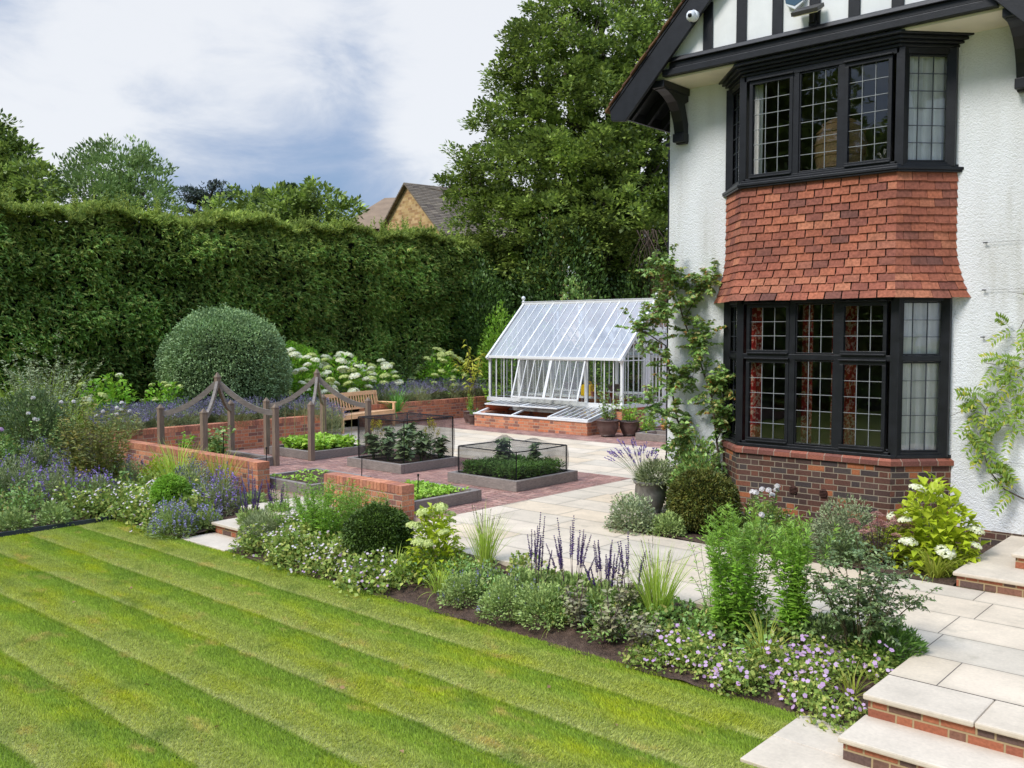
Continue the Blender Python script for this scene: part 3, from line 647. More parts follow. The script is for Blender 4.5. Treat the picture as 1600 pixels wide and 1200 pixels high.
def steps_house():
    r = root('house_steps', 'low stone steps against the white house wall at the right edge', 'steps', (-2.7, 10, 0)); o = (-2.7, 10, 0)
    def b(m, *a, **k):
        m.v = [(x - o[0], y - o[1], z - o[2]) for x, y, z in m.v]; return m.build(*a, **k)
    m = MB(); m.box(-2.76, 1.5, 9.68, 11.88, .11, .15); b(m, 'lower_tread', 'sandstone_slab', r, bevel=.012)
    m = MB(); m.box(-2.73, 1.5, 9.715, 11.88, 0, .11); b(m, 'riser', 'step_brick', r)
    m = MB(); m.box(-2.36, 1.5, 10.2, 11.88, .26, .30); b(m, 'upper_tread', 'sandstone_slab', r, bevel=.012)
    m = MB(); m.box(-2.33, 1.5, 10.235, 11.88, .15, .26); b(m, 'riser', 'step_brick', r)
steps_house()
# ================================================================== BRICK GARDEN WALLS
def gwall(label, x0, x1, y0, y1, z0, z1, along, endcap=True):
    r = root('brick_wall', label, 'wall', ((x0 + x1) / 2, (y0 + y1) / 2, z0)); o = r.location
    m = MB(); m.box(x0, x1, y0, y1, z0, z1 - .11); m.v = [(a - o[0], b - o[1], c - o[2]) for a, b, c in m.v]; m.build('brickwork', 'garden_brick', r)
    # brick-on-edge coping, one small block per brick
    m = MB(); L = (x1 - x0) if along == 'x' else (y1 - y0); n = int(round(L / .075)); rr = random.Random(3)
    for i in range(n):
        a = i * L / n + .004; b = (i + 1) * L / n - .004; dz = rr.uniform(-.0015, .0015)
        if along == 'x': m.box(x0 + a, x0 + b, y0 - .003, y1 + .003, z1 - .106, z1 + dz)
        else: m.box(x0 - .003, x1 + .003, y0 + a, y0 + b, z1 - .106, z1 + dz)
    m.v = [(a - o[0], b - o[1], c - o[2]) for a, b, c in m.v]; m.build('coping', 'coping_brick', r)
    m = MB(); e = .006
    m.box(x0 + e, x1 - e, y0 + e, y1 - e, z1 - .109, z1 - .006); m.v = [(a - o[0], b - o[1], c - o[2]) for a, b, c in m.v]; m.build('mortar', 'mortar_pale', r)
    return r
island('coping_brick', [(204, 138, 104), (192, 124, 94), (212, 146, 112), (172, 116, 96), (200, 134, 104), (158, 106, 90)], .85)
plain('mortar_pale', (190, 170, 144), .95)
gwall('long red brick retaining wall behind the kitchen garden beds, lavender above it', -17.72, -17.5, 8.32, 13.13, -.1, .60, 'y')
gwall('short brick return wall beside the wooden bench', -19.3, -17.725, 12.92, 13.13, -.1, .595, 'x')
gwall('red brick retaining wall between the bench and the greenhouse', -19.52, -19.3, 15.9, 21.4, -.1, .57, 'y')
gwall('low red brick wall left of the garden step with flowers in front', -17.72, -12.70, 8.3, 8.52, -.35, .45, 'x')
gwall('short brick wall right of the garden step ending in a brick pier', -11.0, -9.30, 8.3, 8.52, -.35, .45, 'x')
# ================================================================== HOUSE
YW = 11.9; XC = -7.43
house = root('house', 'white roughcast house with black timbered gable and two-storey bay window, right side', 'house', (-5, YW, 0)); HO = (-5, YW, 0)
def hb(m, name, mats, parent=None, **k):
    m.v = [(x - HO[0], y - HO[1], z - HO[2]) for x, y, z in m.v]; return m.build(name, mats, parent or house, **k)
m = MB()
for a in ((XC, -6.42, 0, 6.05), (-3.53, 7, 0, 6.05), (-6.42, -3.53, 0, 1.0), (-6.42, -3.53, 2.95, 4.5), (-6.42, -3.53, 5.98, 6.05)): m.box(a[0], a[1], YW, YW + .3, a[2], a[3])
m.box(XC, XC + .3, YW + .3, 20, 0, 6.05); m.box(XC + .3, 7, 19.7, 20, 0, 6.05)
hb(m, 'wall', 'white_roughcast')
m = MB(); m.box(-7.435, -6.55, YW - .004, YW + .1, -.02, .12); m.box(-3.4, 7, YW - .004, YW + .1, -.02, .17); hb(m, 'plinth', 'house_brick')
# rooms seen through the glass
m = MB()
for z0, z1 in ((.4, 3.3), (3.55, 6.04)):
    m.box(-7.1, -2.0, 16.0, 16.1, z0, z1, 0); m.box(-7.12, -7.02, YW + .3, 16, z0, z1, 0); m.box(-2.1, -2.0, YW + .3, 16, z0, z1, 0)
    m.box(-7.1, -2.0, YW + .3, 16, z0 - .1, z0, 1); m.box(-7.1, -2.0, YW + .3, 16, z1, z1 + .1, 0)
BQ = lambda k: [(-6.40 + k, YW + .29), (-5.95, 11.45), (-4.01, 11.45), (-3.55 - k, YW + .29)]
m.prism(BQ(.06), .92, .999, 1); m.prism(BQ(.06), 4.41, 4.5, 1); m.prism(BQ(.06), 5.9, 5.96, 0)
hb(m, 'room', ['room_wall', 'dark_room'])
m = MB(); m.box(-6.6, -6.0, 13.6, 15.4, .4, 1.5); hb(m, 'cabinet', 'furniture_wood', bevel=.02)
m = MB(); m.box(-4.4, -3.2, 12.6, 13.1, .4, 1.12); hb(m, 'sideboard', 'furniture_wood', bevel=.02)
# bay plan: points from the left wall junction round to the right one
def bay(off, yf=11.4):
    """plan of the bay pushed outwards by off"""
    k = off * .4142
    return [(-6.46 - off * 1.1, YW), (-5.975 - k, yf - off), (-3.985 + k, yf - off), (-3.49 + off * 1.1, YW)]
def bayring(m, off0, off1, z0, z1, mi=0, yf=11.4):
    a, b = bay(off0, yf), bay(off1, yf)
    for i in range(3):
        q = [b[i], b[i + 1], a[i + 1], a[i]]
        m.prism(q, z0, z1, mi)
m = MB(); m.prism(bay(.045), -.05, .90); hb(m, 'bay_base', 'house_brick')
# bull-nosed brick sill course
m = MB(); a0, a1, a2 = bay(.045), bay(.075), bay(.02)
m.solid([(x, y, .90) for x, y in a1], [(x, y, .955) for x, y in a1]); m.solid([(x, y, .956) for x, y in bay(.074)], [(x, y, 1.0) for x, y in a2])
hb(m, 'sill_course', 'sill_brick')
for x in (-5.19, -4.79):
    m = MB()
    m.tube([(x, 11.36, .475), (x, 11.345, .475)], .058, 20)
    for k in range(-2, 3): m.box(x - .045, x + .045, 11.33, 11.346, .475 + k * .018 - .003, .475 + k * .018 + .003)
    hb(m, 'air_vent', 'airbrick')
# window framework
def frame_of(i, yf=11.4, off=0):
    p = bay(off, yf); a, b = Vector((*p[i], 0)), Vector((*p[i + 1], 0)); U_ = (b - a).normalized(); N_ = Vector((U_.y, -U_.x, 0)); return a, U_, N_, (b - a).length
def light(parent, O, U_, N_, u0, u1, z0, z1, cols, rows, sash, lead='lead'):
    """one leaded light: black casement, pane, lead bars"""
    m = MB(); t = .045 if sash else .018; d = .025 if sash else .0
    for a in ((u0, u1, z0, z0 + t), (u0, u1, z1 - t, z1), (u0, u0 + t, z0 + t, z1 - t), (u1 - t, u1, z0 + t, z1 - t)): m.ob(O, U_, N_, a[0], a[1], -.05, -.01 + d, a[2], a[3])
    if sash: m.ob(O, U_, N_, u0 - .01, u1 + .01, .012, .05, z1 + .004, z1 + .022)
    if sash: m.ob(O, U_, N_, u0 + .01, u1 - .01, .014, .035, z0 - .006, z0 + .012)
    win = hb(m, 'window', 'black_paint', bevel=.003)
    m = MB(); m.ob(O, U_, N_, u0 + t, u1 - t, -.030, -.026, z0 + t, z1 - t); hb(m, 'glass_pane', 'window_glass', win)
    m = MB()
    for c in range(1, cols):
        u = u0 + t + (u1 - u0 - 2 * t) * c / cols; m.ob(O, U_, N_, u - .0036, u + .0036, -.034, -.018, z0 + t, z1 - t)
    for r_ in range(1, rows):
        z = z0 + t + (z1 - z0 - 2 * t) * r_ / rows; m.ob(O, U_, N_, u0 + t, u1 - t, -.0335, -.0185, z - .0036, z + .0036)
    hb(m, 'lead_bars', lead, win)
def curtain(O, U_, N_, u0, u1, z0, z1, n0, mat, folds, amp, name='curtain', gather=0):
    f = Fol(); nu, nz = folds * 8, 12
    uu, zz_ = np.meshgrid(np.linspace(0, 1, nu), np.linspace(0, 1, nz), indexing='ij')
    a = amp * (np.sin(uu * folds * 6.28) + .35 * np.sin(uu * folds * 14.1 + zz_ * 2)) * (.6 + .4 * (1 - zz_))
    u = u0 + (u1 - u0) * uu * (1 - gather * np.sin(zz_ * 3.14) * .4)
    Oa, Ua, Na = np.array(O), np.array(U_), np.array(N_); H_ = np.array(HO)
    V = Oa + u[..., None] * Ua + (n0 + a)[..., None] * Na + np.array([0, 0, 1.]) * (z0 + (z1 - z0) * zz_)[..., None] - H_
    i, j = np.meshgrid(np.arange(nu - 1), np.arange(nz - 1), indexing='ij'); k = (i * nz + j).ravel()[:, None]
    f.add(V, k + np.array([0, nz, nz + 1, 1])); f.build(name, mat, house, True)
def baywindows(zb, zt, transom, rowsA, rowsB, sash):
    m = MB(); p = bay(0)
    # corner posts, sill, head
    for (x, y), s in ((p[1], -1), (p[2], 1)):
        m.prism([(x - .05 + s * .02, y - .012), (x + .05 + s * .02, y - .012), (x + .06 + s * .03, y + .10), (x - .06 + s * .03, y + .10)], zb + .002, zt - .002)
    for x, s in ((-6.46, 1), (-3.49, -1)): m.box(min(x, x + s * .07) - .02, max(x, x + s * .07) + .02, YW - .075, YW - .003, zb + .003, zt - .003)
    bayring(m, -.12, .012, zt - .07, zt); bayring(m, -.12, .012, zb, zb + .06); bayring(m, -.1, .045, zb - .012 + .001, zb + .028)
    if transom: bayring(m, -.09, .008, transom - .035, transom + .035)
    O, U_, N_, L = frame_of(1)
    mull = [.10, .665, .765, 1.255, 1.355, L - .10] if True else None
    for u in (.715, 1.305): m.ob(O, U_, N_, u - .04, u + .04, -.10, .006, zb + .06, zt - .07)
    hb(m, 'window_frame', 'black_paint', bevel=.004)
    zs = [(zb + .065, (transom - .04) if transom else zt - .075, rowsA)]
    if transom: zs.append((transom + .04, zt - .075, rowsB))
    for z0, z1, rw in zs:
        for j, (u0, u1) in enumerate(((.075, .675), (.755, 1.265), (1.345, L - .075))): light(house, O, U_, N_, u0, u1, z0, z1, 3, rw, sash and j != 1)
        for i in (0, 2):
            O2, U2, N2, L2 = frame_of(i); light(house, O2, U2, N2, .06 if i == 0 else .05, L2 - .05 if i == 0 else L2 - .075, z0, z1, 3, rw, False, 'dark_lead')
baywindows(1.0, 2.95, 2.19, 5, 3, True)
baywindows(4.47, 5.86, None, 6, 0, True)
for i in (0, 2):
    O2, U2, N2, L2 = frame_of(i)
    cn, ca = (-.045, .008) if i == 0 else (-.10, .04)
    curtain(O2, U2, N2, .05, L2 - .04, 1.05, 2.9, cn, 'net_curtain', 5, ca, 'net_curtain')
    curtain(O2, U2, N2, .05, L2 - .04, 4.52, 5.85, cn, 'net_curtain', 5, ca, 'net_curtain')
O1, U1, N1, L1 = frame_of(1)
curtain(O1, U1, N1, .06, .22, 1.02, 2.9, -.16, 'red_drape', 2, .02); curtain(O1, U1, N1, .72, .86, 1.02, 2.9, -.30, 'red_drape', 2, .03)
curtain(O1, U1, N1, .95, 1.28, 1.02, 2.9, -.7, 'red_drape', 4, .04); curtain(O1, U1, N1, .05, .17, 4.52, 5.85, -.18, 'net_curtain', 2, .02, 'net_curtain')
# moulded head of the upper bay
m = MB()
for o0, z0, z1 in ((.03, 5.86, 5.90), (.075, 5.90, 5.935), (.12, 5.935, 5.975), (.17, 5.975, 6.018)): m.prism(bay(o0), z0, z1 - .001)
hb(m, 'bay_cornice', 'black_paint', bevel=.008)
# tile-hung apron between the windows
m = MB(); m.prism(bay(.02), 2.97, 4.40); hb(m, 'apron_backing', 'dark_room')
m = MB(); bayring(m, -.02, .085, 4.40, 4.425); m2 = bay(.10); bayring(m, -.02, .10, 4.425, 4.462); hb(m, 'lead_flashing', 'black_paint', bevel=.006)
def apron():
    m = MB(); rr = random.Random(11); rows = 15; zt, zb = 4.41, 2.93
    prof = lambda z: .03 + .155 * max(0, (3.62 - z) / .7) ** 1.9
    for r_ in range(rows):
        z1 = zt - (zt - zb) * r_ / rows; z0 = zt - (zt - zb) * (r_ + 1) / rows - .012
        ou, ol = prof(z1), prof(z0) + .016
        pu, plw = bay(ou), bay(ol)
        for i in range(3):
            au, bu, al, bl = Vector((*pu[i], z1)), Vector((*pu[i + 1], z1)), Vector((*plw[i], z0)), Vector((*plw[i + 1], z0))
            L = (bl - al).length; n = max(2, int(round(L / .215))); ts = [0]; t0 = (.5 if r_ % 2 else 1.0) / n
            ts += [t0 + k / n for k in range(n) if t0 + k / n < 1 - .3 / n] + [1]
            N_ = Vector(((bl - al).y, -(bl - al).x, 0)).normalized()
            for k in range(len(ts) - 1):
                a, b = ts[k] + .004, ts[k + 1] - .004
                if k == 0: a = 0
                if k == len(ts) - 2: b = 1
                dz = rr.uniform(-.006, .004); dn = rr.uniform(0, .006)
                lo0 = al.lerp(bl, a) + N_ * dn + Vector((0, 0, dz)); lo1 = al.lerp(bl, b) + N_ * (dn + rr.uniform(-.002, .002)) + Vector((0, 0, dz + rr.uniform(-.003, .003)))
                hi0, hi1 = au.lerp(bu, a), au.lerp(bu, b); q = N_ * .009
                m.solid([lo0 - q, lo1 - q, hi1 - q, hi0 - q][::-1], [lo0, lo1, hi1, hi0][::-1])
    o = hb(m, 'tile_apron', 'clay_tile'); return o
apron()
# ---- gable: white panels, studs, moulded beam, bargeboards, soffit
YG = 11.25; ZG = 6.03; AP = (-5.0, 8.66)
slope = 1.0
m = MB()
def gx(z, s): return AP[0] + s * (AP[1] - z) / slope
# gable wall prism between the slopes
pts = [(-7.35, 6.03), (-2.65, 6.03), (AP[0], AP[1] - .28)]
m.solid([(x, YG, z) for x, z in pts], [(x, YG + .12, z) for x, z in pts]); hb(m, 'gable_panel', 'white_render')
rr = random.Random(5)
for x in (-6.44, -5.95, -5.45, -4.96, -4.47, -3.96, -3.46):
    top = AP[1] - abs(x - AP[0]) - .33; w_ = .07; m = MB()
    m.solid([(x - w_, YG - .03, 6.25), (x + w_, YG - .03, 6.25), (x + w_, YG - .001, 6.25), (x - w_, YG - .001, 6.25)], [(x - w_ + .004, YG - .03, top), (x + w_ + .004, YG - .03, top), (x + w_, YG - .001, top), (x - w_, YG - .001, top)]); hb(m, 'gable_stud', 'black_paint', bevel=.006)
m = MB()
m.box(-7.12, -2.88, YG - .07, YG + .13, 6.03, 6.12); m.box(-7.02, -2.98, YG - .05, YG + .13, 6.121, 6.20)
m.solid([(-7.0, YG - .10, 6.2), (-3.0, YG - .10, 6.2), (-3.0, YG, 6.2), (-7.0, YG, 6.2)], [(-6.97, YG - .075, 6.26), (-3.03, YG - .075, 6.26), (-3.03, YG, 6.285), (-6.97, YG, 6.285)])
hb(m, 'gable_beam', 'black_paint', bevel=.008)
m = MB(); m.box(-7.3, -2.7, YG + .02, YW + .29, 6.0, 6.029); hb(m, 'soffit', 'cream_soffit')
for s in (-1, 1):
    m = MB()
    e = (AP[0] + s * 2.93, AP[1] - 2.93)
    # bargeboard, its foot cut level
    q = [(AP[0], AP[1] - .06), (e[0], e[1] - .06), (e[0] - s * .02, e[1] - .20), (e[0] - s * .26, e[1] - .24), (AP[0], AP[1] - .42)]
    f0, f1 = [(x, YG - .16, z) for x, z in q], [(x, YG - .11, z) for x, z in q]
    (m.solid(f0, f1) if s > 0 else m.solid(f0[::-1], f1[::-1])); hb(m, 'bargeboard', 'black_paint', bevel=.006)
    # roof slope: boards below, rows of tiles above
    m = MB(); q = [(AP[0], AP[1] - .06), (AP[0], AP[1] - .02), (e[0] - s * .0, e[1] - .02), (e[0], e[1] - .06)]
    m.solid([(x, YG - .17, z) for x, z in q], [(x, 20.3, z) for x, z in q]); hb(m, 'roof_boards', 'black_paint')
    m = MB(); nr = 40
    for i in range(nr):
        t0, t1 = i / nr, (i + 1) / nr + .01
        a = (AP[0] + s * 2.97 * t0, AP[1] - 2.97 * t0 + .015); b_ = (AP[0] + s * 2.97 * t1, AP[1] - 2.97 * t1 + .035); y = YG - .2 + rr.uniform(-.015, .015)
        nseg = 14; prev = y
        for k in range(nseg):
            y1 = y + .165 * (k + 1) + rr.uniform(-.01, .01) if k < nseg - 1 else 20.4
            dz = rr.uniform(-.008, .008)
            m.solid([(a[0], prev + .002, a[1] - .02), (b_[0], prev + .002, b_[1] - .035 + dz), (b_[0], y1, b_[1] - .035 + dz), (a[0], y1, a[1] - .02)][::s],
                    [(a[0], prev + .002, a[1]), (b_[0], prev + .002, b_[1] + dz), (b_[0], y1, b_[1] + dz), (a[0], y1, a[1])][::s]); prev = y1
    hb(m, 'roof', 'roof_tile')
# rafter feet under the left eave and its boards
m = MB()
for y in np.arange(YG + .25, 19, .42): m.bar((-7.1, y, 6.40), (-7.86, y, 5.63), .06, .11)
m.box(-7.9, -7.86, YG - .1, 20.3, 5.60, 5.76)
hb(m, 'rafter_feet', 'black_paint')
m = MB(); m.box(-7.78, XC - .01, 12.5, 13.0, 5.28, 5.36); m.box(-7.7, XC - .01, 12.55, 12.95, 5.16, 5.279); m.box(-7.86, XC - .01, 12.45, 13.05, 5.361, 5.41); hb(m, 'corner_corbel', 'black_paint', bevel=.01)
m = MB(); m.tube([(-7.49, 12.02, .1), (-7.49, 12.02, 5.2)], .035, 10)
for z in (.6, 2.2, 3.8, 5.1): m.tube([(-7.49, 12.02, z), (-7.49, 12.02, z + .05)], .045, 10)
hb(m, 'downpipe', 'black_paint', smooth=False)
for x in (-7.2, -2.74):
    m = MB()
    prof = [(11.895, 5.22), (11.82, 5.22), (11.80, 5.27), (11.77, 5.30), (11.77, 5.37), (11.73, 5.52), (11.66, 5.66), (11.56, 5.77), (11.44, 5.84), (11.33, 5.88), (11.25, 5.89), (11.25, 5.92), (11.21, 5.94), (11.21, 5.999), (11.895, 5.999), (11.895, 5.82), (11.80, 5.77), (11.86, 5.6), (11.895, 5.5)]
    m.solid([(x - .08, y, z) for y, z in prof][::-1], [(x + .08, y, z) for y, z in prof][::-1]); m.box(x - .1, x + .1, 11.2, 11.896, 5.90, 5.998)
    m.box(x - .09, x + .09, 11.74, 11.893, 5.24, 5.36)
    hb(m, 'gable_bracket', 'black_paint', bevel=.008)
# rest of the main roof beyond the frame keeps the sky off the wall top
m = MB(); m.solid([(-2.6, 11.3, 6.03), (7, 11.3, 6.03), (7, 11.3, 6.1), (-2.6, 11.3, 6.1)], [(-2.6, 16, 9.0), (7, 16, 9.0), (7, 16, 9.1), (-2.6, 16, 9.1)]); hb(m, 'main_roof', 'roof_tile')
m = MB(); rr = random.Random(2)
for z in (3.55, 3.0, 2.45, 1.0):
    m = MB(); m.tube([(-3.12, YW - .03, z), (-1, YW - .03, z + rr.uniform(-.02, .02))], .0018, 4); m.tube([(-3.12, YW + .01, z), (-3.12, YW - .045, z)], .006, 6); m.tube([(-3.14, YW - .045, z), (-3.09, YW - .045, z)], .007, 6); hb(m, 'training_wire', 'lamp_metal')
# things fixed to the gable
def camera_dome():
    r = root('security_camera', 'small white dome security camera under the gable slope', 'security camera', (-6.56, YG - .165, 6.70))
    m = MB(); m.tube([(0, 0, 0), (0, -.05, 0)], .075, 20); m.build('mount', 'white_plastic', r, smooth=False, bevel=.004)
    m = MB(); m.lathe([(.0, -.075), (.03, -.07), (.058, -.045), (.066, -.01), (.06, .03), (.04, .055), (0, .065)], (0, -.085, -.01), 20); m.build('housing', 'white_plastic', r, True)
    m = MB(); m.lathe([(0, -.032), (.022, -.024), (.03, 0), (.022, .02), (0, .028)], (.012, -.138, -.02), 16); m.build('lens', 'black_plastic', r, True)
camera_dome()
def flood():
    r = root('floodlight', 'black framed floodlight tilted downward over the upper bay window', 'floodlight', (-4.97, YG - .04, 6.36))
    m = MB(); m.box(-.03, .03, -.05, .01, -.06, .08); m.box(-.05, .05, -.02, .012, -.1, -.04); m.build('bracket', 'black_plastic', r, bevel=.004)
    c, s = math.cos(R(28)), math.sin(R(28))
    m = MB(); a = [(-.17, 0), (.17, 0)]
    P = lambda x, u, v: (x - .02, -.10 - u * c + v * s, .06 - u * s * -1 * -1 - v * c)
    m.solid([P(-.17, -.1, .0), P(.17, -.1, 0), P(.17, .12, 0), P(-.17, .12, 0)][::-1], [P(-.17, -.1, -.05), P(.17, -.1, -.05), P(.17, .12, -.05), P(-.17, .12, -.05)][::-1]); m.build('case', 'lamp_metal', r, bevel=.006)
    m = MB(); m.solid([P(-.15, -.08, .012), P(.15, -.08, .012), P(.15, .10, .012), P(-.15, .10, .012)][::-1], [P(-.15, -.08, .001), P(.15, -.08, .001), P(.15, .10, .001), P(-.15, .10, .001)][::-1]); m.build('glass', 'cream_soffit', r)
flood()
def alarm():
    r = root('alarm_box', 'white shield-shaped alarm box with a blue and yellow stripe high on the gable', 'alarm box', (-5.2, YG - .005, 6.66))
    def sh(s, z0, z1): 
        L = [(-.12, .16), (-.135, .02), (-.11, -.08), (0, -.15), (.11, -.08), (.135, .02), (.12, .16)]; return [(x * s, min(max(z, z0), z1)) for x, z in L]
    m = MB(); L = sh(1, -1, 1); m.solid([(x, -.06, z) for x, z in L], [(x, 0, z) for x, z in L]); m.build('case', 'white_plastic', r, bevel=.01)
    m = MB(); m.solid([(-.118, -.0645, -.05), (0, -.0645, -.105), (.118, -.0645, -.05), (.128, -.0645, 0), (-.128, -.0645, 0)], [(-.118, -.059, -.05), (0, -.059, -.105), (.118, -.059, -.05), (.128, -.059, 0), (-.128, -.059, 0)]); m.build('stripe', 'blue_plastic', r)
alarm()
def wickerchair():
    r = root('wicker_chair', 'tan wicker chair back seen through the upstairs bay window', 'wicker chair', (-4.86, 11.86, 4.5))
    m = MB(); n = 26
    prof = [(.26, .0), (.31, .2), (.32, .40), (.28, .58), (.18, .70), (.05, .76)]
    m.lathe(prof, (0, 0, 0), n); m.build('back', 'wicker', r, True)
    m = MB()
    for z, q in ((.1, .292), (.25, .318), (.4, .326), (.55, .296), (.66, .23)): m.tube([(q * math.cos(t), q * math.sin(t), z) for t in np.linspace(0, 6.28, 28)], .012, 6)
    m.build('rim', 'wicker', r, True)
wickerchair()
# ================================================================== GREENHOUSE
GX0, GX1, GY0, GYR, GY1, GS, GE, GR_ = -17.85, -13.3, 19.2, 20.72, 22.24, .68, 1.80, 3.32
gh = root('greenhouse', 'white framed glass greenhouse on a red brick base with a steep glazed roof', 'greenhouse', ((GX0 + GX1) / 2, GYR, 0)); GO = tuple(gh.location)
def gb(m, name, mats, parent=None, **k):
    m.v = [(x - GO[0], y - GO[1], z - GO[2]) for x, y, z in m.v]; return m.build(name, mats, parent or gh, **k)
DY0, DY1 = 20.27, 21.17
m = MB(); t = .2; i_ = .03
m.box(GX0 + i_, GX1 - i_, GY0 + i_, GY0 + t, 0, GS - .08); m.box(GX0 + i_, GX1 - i_, GY1 - t, GY1 - i_, 0, GS - .08); m.box(GX0 + i_, GX0 + t, GY0 + t, GY1 - t, 0, GS - .08)
m.box(GX1 - t, GX1 - i_, GY0 + t, DY0, 0, GS - .08); m.box(GX1 - t, GX1 - i_, DY1, GY1 - t, 0, GS - .08); gb(m, 'base_wall', 'garden_brick')
m = MB()
for a in ((GX0 - .03, GX1 + .03, GY0 - .04, GY0 + .12), (GX0 - .03, GX1 + .03, GY1 - .12, GY1 + .04), (GX0 - .03, GX0 + .12, GY0 + .12, GY1 - .12), (GX1 - .12, GX1 + .03, GY0 + .12, DY0), (GX1 - .12, GX1 + .03, DY1, GY1 - .12)): m.box(*a, GS - .08, GS + .03)
gb(m, 'sill', 'white_paint', bevel=.006)
m = MB()
for x in (GX0, GX1 - .07):
    for y in (GY0, GY1 - .07): m.box(x, x + .07, y, y + .07, GS + .03, GE)
    m.box(x, x + .07, GY0 + .07, GY1 - .07, GE - .02, GE + .05) if x == GX0 else None
for k in range(1, 4):
    x = GX0 + (GX1 - GX0) * k / 4
    for y in (GY0 + .002, GY1 - .062): m.box(x - .05, x + .05, y, y + .06, GS + .03, GE)
m.box(GX0 - .04, GX1 + .04, GY0 - .06, GY0 + .06, GE, GE + .07); m.box(GX0 - .04, GX1 + .04, GY1 - .06, GY1 + .06, GE, GE + .07)
for x in (GX0 - .01, GX1 - .05):
    for s in (-1, 1): m.bar((x + .03, GYR + s * (GYR - GY0 + .10), GE - .02), (x + .03, GYR, GR_ + .02), .07, .09)
m.box(GX0 - .05, GX1 + .05, GYR - .035, GYR + .035, GR_ - .03, GR_ + .07); m.box(GX0 - .05, GX1 + .05, GYR - .05, GYR + .05, GR_ + .07, GR_ + .085)
# cross rail and tie bars inside
for x in (GX0 + 1.14, GX0 + 2.27, GX0 + 3.41): m.bar((x, GY0 + .05, GE + .04), (x, GY1 - .05, GE + .04), .03, .03); m.bar((x, GYR, GE + .04), (x, GYR, GR_), .03, .03)
gb(m, 'frame', 'white_paint', bevel=.004)
m = MB()
for k in range(1, 16):
    x = GX0 + (GX1 - GX0) * k / 16; wd = .05 if k % 4 == 0 else .022
    for s in (-1, 1): m.bar((x, GYR + s * (GYR - GY0 + .03), GE + .045), (x, GYR, GR_ + .035), wd, .03)
    if k % 4:
        for y in (GY0 + .02, GY1 - .02): m.box(x - .012, x + .012, y - .012, y + .012, GS + .03, GE)
for xx in (GX0 + .02, GX1 - .03):
    for y in np.arange(GY0 + .28, GY1, .235):
        if xx > -15 and DY0 < y < DY1: y0_ = 2.62
        else: y0_ = GS + .03
        top = GE + (GYR - GY0 - abs(y - GYR)) * 1.0; m.box(xx - .008, xx + .012, y - .012, y + .012, y0_, top)
    m.box(xx - .01, xx + .014, GY0 + .07, DY0 if xx > -15 else GY1 - .07, GE - .012, GE + .012)
gb(m, 'glazing_bars', 'white_paint')
for s in (-1, 1):
    m = MB(); e = GYR + s * (GYR - GY0 + .06); q = [(GX0 + .02, e, GE + .03), (GX1 - .02, e, GE + .03), (GX1 - .02, GYR + s * .02, GR_ + .02), (GX0 + .02, GYR + s * .02, GR_ + .02)]
    m.poly(q if s < 0 else q[::-1]); gb(m, 'roof_glass', 'roof_glass')
m = MB()
m.poly([(GX0 + .03, GY1 - .02, GS), (GX1 - .03, GY1 - .02, GS), (GX1 - .03, GY1 - .02, GE), (GX0 + .03, GY1 - .02, GE)])
m.poly([(GX0 + .03, GY0 + .02, GS), (GX0 + 1.14, GY0 + .02, GS), (GX0 + 1.14, GY0 + .02, GE), (GX0 + .03, GY0 + .02, GE)]); m.poly([(GX0 + 3.41, GY0 + .02, GS), (GX1, GY0 + .02, GS), (GX1, GY0 + .02, GE), (GX0 + 3.41, GY0 + .02, GE)])
for xx in (GX0 + .02, GX1 - .03): m.poly([(xx, GY0, GS), (xx, DY0 if xx > -15 else GY1, GS), (xx, DY0 if xx > -15 else GY1, GE), (xx, GYR, GR_), (xx, GY0, GE)])
gb(m, 'side_glass', 'greenhouse_glass')
for x in (GX0 - .02, GX1 + .02):
    m = MB(); m.lathe([(.03, 0), (.03, .05), (.018, .06), (.05, .085), (.06, .12), (.045, .16), (.0, .18)], (x, GYR, GR_ + .07), 14); gb(m, 'finial', 'white_paint', smooth=True)
# door in the gable end
m = MB(); X = GX1
for y in (DY0 - .03, DY1 - .03): m.box(X - .06, X + .01, y, y + .07, .02, 2.62)
m.box(X - .06, X + .01, DY0 + .04, DY1 - .03, 2.45, 2.55)
gb(m, 'door_frame', 'white_paint', bevel=.004)
m = MB()
for y in (DY0 + .05, DY1 - .12): m.box(X - .02, X + .022, y, y + .08, .05, 2.42)
for z in (.05, .62, 2.34, 1.98): m.box(X - .02, X + .022, DY0 + .13, DY1 - .12, z, z + .07)
m.box(X - .01, X + .012, DY0 + .13, DY1 - .12, .12, .62)
for k in (1, 2, 3): y = DY0 + .13 + (DY1 - DY0 - .25) * k / 4; m.box(X - .008, X + .016, y - .011, y + .011, .69, 2.34)
dr = gb(m, 'door', 'white_paint', bevel=.003)
m = MB(); m.box(X + .022, X + .05, DY0 + .07, DY0 + .10, 1.0, 1.16); gb(m, 'handle', 'black_plastic', dr)
